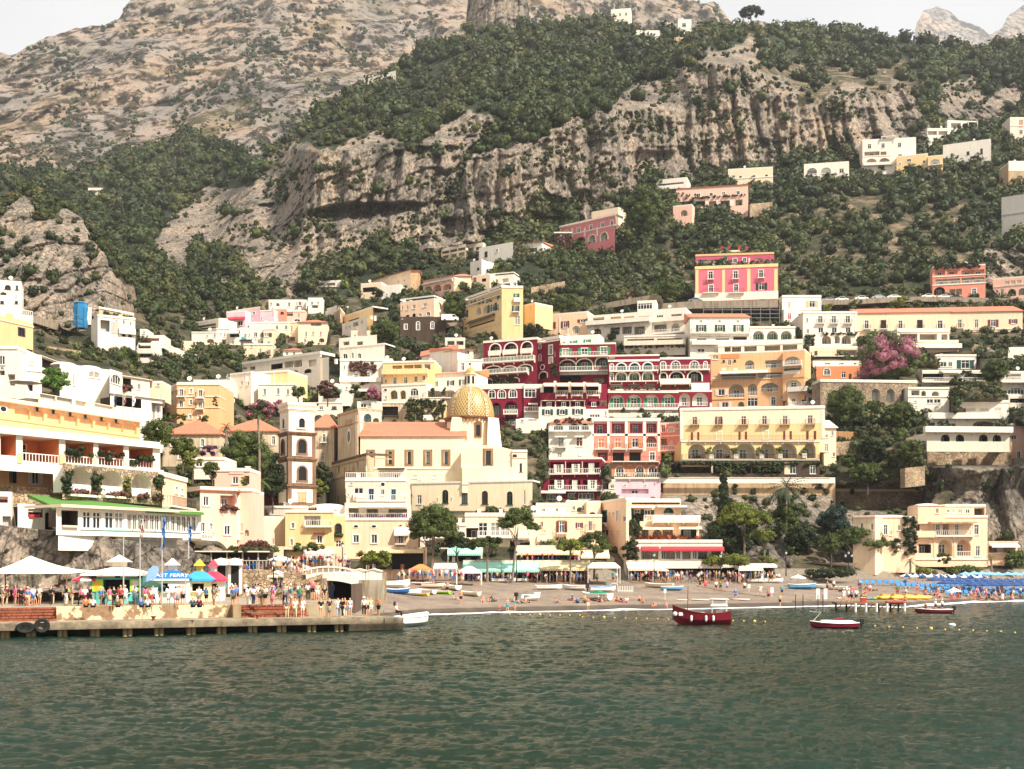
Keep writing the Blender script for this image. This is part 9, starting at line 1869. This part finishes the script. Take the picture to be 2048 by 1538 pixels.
def outboard(parent,x,z=.5,mat=None):
 MB().box(x-.5,x-.1,-.18,.18,z+.15,z+.65).box(x-.35,x-.22,-.08,.08,z-.6,z+.15).build('outboard_motor',mat or pN('motor_black',(.02,.02,.02),.4),parent)
def boat(label,pos,yaw,L_,W_,H_,hm_,rail=WP,cover=None,motor=0,group=None,name='boat',thw=1):
 b=em(name,pos,yaw,label,'boat',group);_,rg_=hu_(L_,W_,H_,mat=hm_,parent=b);rubrail(rg_,rail,b)
 if thw:m_=MB();[m_.box(x-.14,x+.14,-W_*.38,W_*.38,H_*.72,H_*.78)for x in(-L_*.25,0,L_*.15)];m_.build('bench',pN('bench_wood',sG('#b08a5c')),b)
 if motor:outboard(b,-L_/2,H_*.6)
 if cover:
  m_=MB();n=8
  for i in range(n):
   t0,t1=i/n,(i+1)/n;f_=lambda t:(-L_*.42+L_*.75*t,W_*.52*(1-.5*t*t),H_*1.02+.55*math.sin(PI*min(1,t*1.1))*(.7+.3*math.sin(t*17)))
   (xa,wa,ha),(xb,wb,hb2)=f_(t0),f_(t1)
   m_.poly([(xa,-wa,H_*.8),(xb,-wb,H_*.8),(xb,-wb*.4,hb2),(xa,-wa*.4,ha)]).poly([(xa,-wa*.4,ha),(xb,-wb*.4,hb2),(xb,wb*.4,hb2),(xa,wa*.4,ha)]).poly([(xa,wa*.4,ha),(xb,wb*.4,hb2),(xb,wb,H_*.8),(xa,wa,H_*.8)])
  a_=f_(0);m_.poly([(a_[0],-a_[1],H_*.8),(a_[0],-a_[1]*.4,a_[2]),(a_[0],a_[1]*.4,a_[2]),(a_[0],a_[1],H_*.8)]);m_.build('cover',cover,b)
 return b
CRIM=pN('crimson_hull',sG('#7d1a2c'),.3);WH2=pN('gelcoat_white',sG('#eeeae2'),.3);WOOD=pN('varnished_wood',sG('#7a4a30'),.5)
b=em('boat',at_sea(1403,1249),PI-.12,'crimson wooden boat with a mast and a white sun roof moored off the beach','boat')
_,rg_=hu_(5.6,1.9,1.25,mat=CRIM,parent=b,sheer=.5);rubrail(rg_,WOOD,b)
MB().box(-.3,2.2,-.6,.6,1.0,1.32).build('cabin_deck',WH2,b);MB().tube([(1.35,0,.6),(1.3,0,3.8)],[.06,.035],8).build('mast',WOOD,b)
sr=MB().box(-2.5,-.9,-.75,.75,2.62,2.68);sr.build('sun_roof',WH2,b)
for x in(-2.4,-1.0):
 for y in(-.68,.68):MB().tube([(x,y,1.0),(x,y,2.62)],.03,6).build('roof_post',WH2,b)
MB().hull8([(-2.5,-.8,1.95),(-.85,-.8,1.95),(-.85,.8,1.95),(-2.5,.8,1.95)],[(-2.4,-.6,2.15),(-.95,-.6,2.15),(-.95,.6,2.15),(-2.4,.6,2.15)]).build('rolled_awning',WH2,b)
for x in(1.0,-.4,-1.1):MB().tube([(x,.98 if x>-1 else.93,.45),(x,.99,.6),(x,.99,.95),(x,.98,1.05)],[.05,.12,.12,.05],8).build('fender',WH2,b)
MB().lathe([(0,.9),(.2,1.0),(.24,1.15),(.2,1.3),(0,1.4)],10,2.55,.3).build('bow_fender',WH2,b);MB().box(-2.0,-1.4,-.2,.2,1.1,1.5).build('engine_box',WH2,b)
b=boat('white and crimson motorboat moored near the jetty',at_sea(1668,1257),PI-.05,4.3,1.7,.62,CRIM,WH2,motor=1,thw=0)
MB().hull8([(-1.9,-.7,.6),(1.3,-.7,.66),(1.3,.7,.66),(-1.9,.7,.6)],[(-1.6,-.55,.86),(1.1,-.35,.9),(1.1,.35,.9),(-1.6,.55,.86)]).build('deck',WH2,b);MB().hull8([(-.9,-.4,.87),(.2,-.4,.87),(.2,.4,.87),(-.9,.4,.87)],[(-.8,-.3,1.15),(-.1,-.3,1.05),(-.1,.3,1.05),(-.8,.3,1.15)]).build('windscreen',CRIM,b);MB().tube([(1.9,.1,.8),(1.2,.1,1.6),(2.2,-.1,1.7)],.03,6).build('awning_frame',WH2,b)
b=boat('low crimson boat carrying three people beside the jetty',at_sea(1866,1226),PI-.03,4.4,1.5,.55,CRIM,WH2,motor=1)
for i,(x,tp)in enumerate(((.9,'black'),(-.3,'white'),(-1.1,'white'))):pZ(b.location+Vector((-x,0,.35)),'perch' if i==0 else 'stand',tp,'black','shorts',1,'white' if i else None,.5,0,['seated at the bow of the low crimson boat','standing amid the low crimson boat','standing at the stern of the low crimson boat'][i],sc_=.85);r=PLIST[-1];tag(r[0],'person '+r[2]+' '+r[5],'person')
b=boat('white motorboat moored at the end of the quay',at_sea(818,1252,-.1),PI*.5-.5,6.5,2.6,1.0,WH2,WH2,motor=0,thw=0);MB().box(-3.1,-1.2,-1.0,1.0,.9,1.05).build('stern_deck',WH2,b);[MB().tube([(-2.9,y,1.0),(-2.9,y,1.7),(-2.2,y,1.8)],.03,6).build('handrail',pN('steel',(.3,.3,.3),.4,.7),b)for y in(-.9,.9)]
gc=pN('cover_grey',sG('#6f6a62'),.8);gg=pN('cover_green',sG('#1f7f5c'),.7);GK=[('white',WH2),('cream',pN('boat_cream',sG('#e2cfae'),.4)),('pale blue',pN('boat_blue',sG('#5f9cc4'),.4)),('yellow',YEL),('lime green',pN('lime',sG('#8ee02c'),.4)),('pink',pN('boat_pink',sG('#d85a78'),.4)),('navy',NAV)]
BB=[(1058,1202,.9,5.2,1.8,.8,0,'g','white beached boat under a grey tarpaulin near the waterline',1),(1192,1200,2.4,5.2,1.8,.8,0,'G','beached boat heaped with green covers near the waterline',0),(1098,1180,.2,4.2,1.5,.6,0,0,'white beached rowing boat with a yellow kayak inside, right of the grey tarpaulin',0),(1148,1180,2.9,3.6,1.5,.6,0,0,'white inflatable looking boat right of the one with the yellow kayak',1),(940,1192,2.5,3.4,1.3,.5,1,0,'cream rowing boat pulled up left of the standing bather',0),(880,1188,2.6,3.4,.8,.35,4,0,'lime green kayak on the sand',0),(853,1188,2.4,3.4,1.2,.5,0,0,'white dinghy left of the lime green kayak',0),(838,1192,2.6,3.2,.8,.35,3,0,'yellow kayak among the white dinghies',0),(816,1190,.3,3.8,1.6,.6,0,0,'round white dinghy among the stacked boats',0),(797,1188,.2,3.2,1.3,.6,6,0,'navy dinghy at the left of the stacked boats',0),(790,1176,.1,4.4,1.7,.9,0,0,'white boat propped up behind the navy dinghy',0),(846,1170,.1,3.6,.9,.3,5,0,'pink kayak stacked behind the dinghies',0),(866,1176,.1,3.6,1.3,.5,1,0,'cream dinghy stacked behind the lime green kayak',0),(903,1180,2.2,3.8,1.5,.6,0,0,'white dinghy beside the bare chested bather near the kayak',0),(1008,1165,.1,4.2,1.4,.5,0,0,'white boat at the foot of the mint awning, left one',0),(1035,1164,.1,3.6,1.4,.45,0,0,'white boat at the foot of the mint awning, middle one',0),(1060,1160,.1,4.6,1.7,.7,0,0,'white boat at the foot of the mint awning, right one',0),(1205,1184,.3,4.4,1.7,.7,0,0,'white and blue boat behind the green covers',1),(1200,1160,0,3.2,1.2,.5,0,0,'white boat before the slatted beach kiosk',0),(1318,1176,2.8,4.8,1.7,.6,1,0,'cream boat right of the slatted white fence',0),(1345,1181,.1,3.6,1.6,.5,2,0,'pale blue boat in front of the cream boat',0),(1605,1178,.1,4.8,1.7,.7,2,0,'blue and white boat with a ring, left of the jetty signs',0),(1640,1178,2.7,3.8,1.5,.6,0,0,'white boat right of the blue and white boat',1),(1672,1180,2.6,3.8,1.4,.5,0,0,'white pedal boat left of the crowded beach',0),(1515,1166,.1,4.0,1.5,.6,0,0,'white boat by the bar pavilion',0),(1548,1166,.1,3.4,1.4,.6,0,0,'white boat right of the bar pavilion',0)]
for u,v,yw,L_,W_,H_,ci,cv_,lb,mo in BB:boat(lb,ba(u,v)+Vector((0,0,.02)),yw,L_*.92,W_,H_,GK[ci][1],WH2 if ci else GK[2][1]if u in(1205,)else WH2,gc if cv_=='g' else gg if cv_=='G' else None,mo,'boats pulled up on the beach')
for i,(u0,u1)in enumerate(((1352,1373),(1384,1416),(1420,1456),(1462,1498))):
 p=ba((u0+u1)/2,1201.5-i*.4);k=p.y/2400;L_=(u1-u0)*k*1.15;m_=MB();n=10;pr=[(L_*(i_/n-.5),.36*math.sin(PI*min(.999,max(.001,i_/n)))**.6)for i_ in range(n+1)]
 m_.prism([(x,-y)for x,y in pr]+[(x,y)for x,y in pr[::-1]],.12,.22);o=m_.build('paddleboard',WH2);o.location=p;o.rotation_euler=(.0,.03,.12);tag(o,['leftmost','second from left','third from left','rightmost'][i]+' of the white paddleboards lying above the waterline','paddleboard','paddleboards on the sand')
for i in range(4):
 p=ba(1774+i*23,1198);b=em('pedal_boat',p,.08,['leftmost','second from left','third from left','rightmost'][i]+' of the yellow pedal boats in a row','pedal boat','yellow pedal boats')
 for y in(-.5,.5):m_=MB();m_.tube([(-1.3,y,.28),(-1.0,y,.22),(.9,y,.22),(1.35,y,.42)],[.12,.24,.24,.08],8);m_.build('float',YEL,b)
 MB().hull8([(-.9,-.6,.42),(.7,-.6,.42),(.7,.6,.42),(-.9,.6,.42)],[(-.8,-.5,.75),(.2,-.5,.6),(.2,.5,.6),(-.8,.5,.75)]).build('seat',pN('pedal_orange',sG('#e8a03a')),b)
for i,(u,c)in enumerate(((1732,GK[4][1]),(1745,GK[2][1]),(1758,GK[4][1]))):
 p=ba(u,1198);o=MB().hull8([(-.9,-.35,.1),(.9,-.35,.1),(.9,.35,.1),(-.9,.35,.1)],[(-.8,-.3,.28),(.8,-.3,.28),(.8,.3,.28),(-.8,.3,.28)]).build('float_mat',c);o.location=p;tag(o,['left lime float mat','blue float mat','right lime float mat'][i]+' left of the yellow pedal boats','float mat','float mats')
def sign(label,u,v,h,w_,hh,beach=1,z=None,D=None,mat=WP):
 p=ba(u,v)if beach else P(u,v,D);t=em('sign',p,0,label,'sign');MB().box(-w_/2,w_/2,-.03,0,h,h+hh).build('panel',mat,t);MB().tube([(0,.03,-.2),(0,.03,h+hh*.5)],.03,6).build('post',WP,t)
sign('white sign board on a post in the sand above the paddleboards',1330,1201,1.0,.35,.55);sign('white framed board beside the beach path',1498,1184,.6,.4,.6);sign('white framed board right of the child at the gangway',1544,1194,.6,.45,.8);sign('white square sign before the cream awning',1152,1166,.9,.9,.6)
for i,u in enumerate((1636,1651)):sign(('left' if i==0 else 'right')+' tall white panel of the pair at the jetty gangway',u,1204,.4,.5,1.5)
pf=ba(1250,1184);t=em('fence_gate',pf,0,'low white slatted fence with a round arch on the sand','fence');[MB().box(-.9+i*.25,-.82+i*.25,0,.05,0,.9).build('slat',WP,t)for i in range(9)];MB().tube([(-2.2,0,0),(-2.2,0,.9),(-1.9,0,1.25),(-1.5,0,1.3),(-1.1,0,1.1),(-1.0,0,0)],.05,6).build('arch',WP,t);MB().box(-.95,1.2,.01,.06,.15,.22).build('rail',WP,t)
pa=[ba(1395,1172),ba(1440,1181),ba(1480,1187),ba(1530,1193),ba(1580,1196)];m_=MB()
for a,b_ in zip(pa,pa[1:]):m_.hull8([a-Vector((0,.7,.2)),b_-Vector((0,.7,.2)),b_+Vector((0,.7,-.2)),a+Vector((0,.7,-.2))],[a+Vector((0,-.7,.07)),b_+Vector((0,-.7,.07)),b_+Vector((0,.7,.07)),a+Vector((0,.7,.07))])
o=m_.build('beach_path',pN('path_pale',sG('#b3a48c'),.9));o['kind']='structure'
j=em('jetty',P(1743,1222,150),.0,'wooden jetty on white posts with people at the right','jetty');j.location.z=0;k=150/2400
MB().box(-70*k,66*k,-.2,2.2,.95,1.15).build('deck',pq('#8a6e4e','jetty_wood',.5,3),j);MB().box(-152*k,-70.1*k,.6,1.8,1.2,1.3).build('gangway',pq('#8a7a66','gangway_wood',.5,3),j)
for x in(-33,-12,9,30,65):MB().tube([(x*k,-.25,-1.5),(x*k,-.25,1.05)],.15,8).build('post',WH2,j)
for x in(-66,-45,-25,-3,20,44,60):MB().tube([(x*k,1.2,-1.5),(x*k,1.2,.95)],.12,8).build('post',pN('dark_wood',(.03,.022,.016),.8),j);MB().tube([(x*k-.6,.4,-.3),(x*k+.5,.4,.9)],.05,6).build('brace',pN('dark_wood',(.03,.022,.016),.8),j)
for x in(-150,-135,-105,-95):MB().tube([(x*k,.5,-.8),(x*k,.5,2.1)],.05,6).build('gangway_post',pN('dark_wood',(.03,.022,.016),.8),j)
MB().box(30*k,64*k,-.4,.6,1.16,1.35).build('red_float',pN('float_red',sG('#d2574c')),j)
for i,(x,tp,bt)in enumerate(((-52,'white','white'),(-42,'white','black'),(-36,'striped','navy'),(-27,'white','black'))):pZ(Vector((j.location.x+x*k,j.location.y+.8,1.15)),'stand',tp,bt,'shorts',0,'white' if i<2 else None,i,0,'',label='x');tag(PLIST[-1][0],'person in '+tp+' and '+bt+', '+['leftmost','second from left','third from left','rightmost'][i]+' of four on the jetty','person')
o=MB().box(-.3,.3,-.25,.25,0,.5).box(-.34,.34,-.29,.29,.5,.56).build('coolbox',pN('box_red',sG('#c8323c')));o.location=(j.location.x-15*k,j.location.y+.3,1.15);tag(o,'red cool box standing on the jetty deck','cool box')
bm_=MB().lathe([(0,-.1),(.11,-.05),(.15,.05),(.11,.15),(0,.2)],10);b0_=bm_.build('buoy',pN('buoy_yellow',sG('#e8c060')),smooth=True);bl=[(1020+i*20,1230+i*.28)for i in range(8)]+[(1165+i*21.5,1235+i*.6)for i in range(18)]+[(1722+i*28,1253+i*1.25)for i in range(12)]
for i,(u,v)in enumerate(bl):
 if 1345<u<1460 and v<1250:continue
 o=b0_ if i==0 else b0_.copy()
 if i:COL.objects.link(o)
 o.location=at_sea(u,v+R2 .uniform(-.6,.6),.05);big=u in(1165+21.5*6,1165+21.5*13,1778);o.scale=(1.1,)*3 if i%7==3 else(.62,)*3;tag(o,'small yellow buoy floating in the swimming line off the '+('left' if u<1166 else 'middle' if u<1600 else 'right')+' beach','buoy',['yellow buoys off the left beach','yellow buoys off the middle beach','yellow buoys off the right beach'][0 if u<1166 else 1 if u<1600 else 2])
o=b0_.copy();COL.objects.link(o);o.data=o.data.copy();o.data.materials[0]=WH2;o.scale=(2.4,2.4,1.2);o.location=at_sea(1904,1252,.05);o['label']='white mooring buoy on the water at the right';del o['group']
def pr_(label,pos,mats,r=1.25,h=2.1,group=None,closed=0):
 t=em('beach_parasol',pos,0,label,'parasol',group);MB().tube([(0,0,-.3),(0,0,h+.12)],.03,6).build('pole',WP,t)
 a_=MB();b_=MB();n=8
 for i in range(n):
  (a_ if i%2 or len(mats)==1 else b_).poly([(0,0,h),(r*math.cos(2*PI*i/n),r*math.sin(2*PI*i/n),h-.5),(r*math.cos(2*PI*(i+1)/n),r*math.sin(2*PI*(i+1)/n),h-.5)]).poly([(r*math.cos(2*PI*i/n),r*math.sin(2*PI*i/n),h-.5),(r*math.cos(2*PI*i/n),r*math.sin(2*PI*i/n),h-.64),(r*math.cos(2*PI*(i+1)/n),r*math.sin(2*PI*(i+1)/n),h-.64),(r*math.cos(2*PI*(i+1)/n),r*math.sin(2*PI*(i+1)/n),h-.5)])
 a_.build('canopy',mats[0],t)
 if b_.v:b_.build('canopy_panel',mats[1],t)
 return t
DB=pN('parasol_blue',sG('#28487c'),.7);LB=pN('parasol_light',sG('#7fb6e2'),.7);p1=pr_('x',(0,0,0),[DB]);p2=pr_('x',(0,0,0),[DB,WP]);p3=pr_('x',(0,0,0),[LB]);n1={}
rows=[(p2,1812,1960,10,1172,'blue and white parasol in the row nearest the bath pavilion','blue and white parasols'),(p1,1868,2062,13,1180,'deep blue parasol in the rear deep blue row','deep blue parasols of the rear row'),(p1,1890,2064,11,1186,'deep blue parasol in the middle deep blue row','deep blue parasols of the middle row'),(p1,1945,2068,7,1190,'deep blue parasol in the front row nearest the water','deep blue parasols of the front row'),(p3,1930,2066,9,1166,'light blue parasol in the rearmost row at the right','light blue parasols'),(p2,1655,1656,1,1166,'lone blue and white parasol left on the beach',None),(p1,1674,1675,1,1166,'lone deep blue parasol next to the lone striped one',None)]
for pr,u0,u1,n,v,lb,gp in rows:
 for i in range(n):
  t=pr if pr['label']=='x' else copy_tree(pr);pr_used=1;u=u0+(u1-u0)*i/max(1,n-1)+R2 .uniform(-2,2)*(n>1)
  if t is not pr or True:t.location=ba(u,v+R2 .uniform(-.7,.7));t.rotation_euler=(0,0,R2 .uniform(0,1));tag(t,lb,'parasol',gp)
  if not gp and t.get('group'):del t['group']
pr_('cream parasol between the yellow pedal boats and the deep blue rows',ba(1908,1199),[pN('tent_fabric',sG('#f2ece2'),.7)],1.1,1.8);pr_('white parasol over the ring boat',ba(1596,1174),[WP],1.3,2);pr_('red and white striped parasol between the tent and the turquoise kiosk',deck(170,1208),[REDC,WP],1.2,2.7);pr_('dark green parasol left of the ferry kiosk',deck(302,1209),[pN('parasol_green',sG('#24503c'))],1.3,2.15)
pr_('white café parasol above the terrace wall by the dining tents',P(562,1140,140),[WP],1.6,1.7);pr_('white parasol before the sand awning restaurant',ba(1320,1161),[WP],1.5,2.2);pr_('white parasol on the terrace at the left edge',P(50,792,178),[WP],2.3,2.6)
lg=em('sun_lounger',(0,0,0));TBL=pN('lounger_blue',sG('#2f7fc0'),.6);MB().box(-.3,.3,-.9,.35,.28,.34).build('seat',TBL,lg);MB().hull8([(-.3,.35,.28),(.3,.35,.28),(.3,.4,.28),(-.3,.4,.28)],[(-.3,.95,.85),(.3,.95,.85),(.3,1.0,.85),(-.3,1.0,.85)]).build('backrest',TBL,lg)
for x in(-.27,.27):MB().box(x-.02,x+.02,-.85,-.81,0,.28).build('leg',WP,lg);MB().box(x-.02,x+.02,.3,.34,0,.28).build('leg',WP,lg)
first=1
for v,u0,u1,n in((1176,1800,1985,20),(1184,1850,2060,20),(1191,1900,2062,15),(1170,1725,1810,8)):
 for i in range(n):
  t=lg if first else copy_tree(lg);first=0;t.location=ba(u0+(u1-u0)*i/(n-1),v+R2 .uniform(-.5,.5));t.rotation_euler=(0,0,R2 .uniform(-.3,.3));tag(t,'blue sun lounger set among the blue parasols at the right' if u0>1790 else 'blue sun lounger left of the parasols near the bath pavilion','sun lounger','blue sun loungers among the parasols' if u0>1790 else 'blue sun loungers near the bath pavilion')
print('objects',len(bpy.data.objects))
print('persons',sum(o.name.startswith('person')for o in bpy.data.objects))
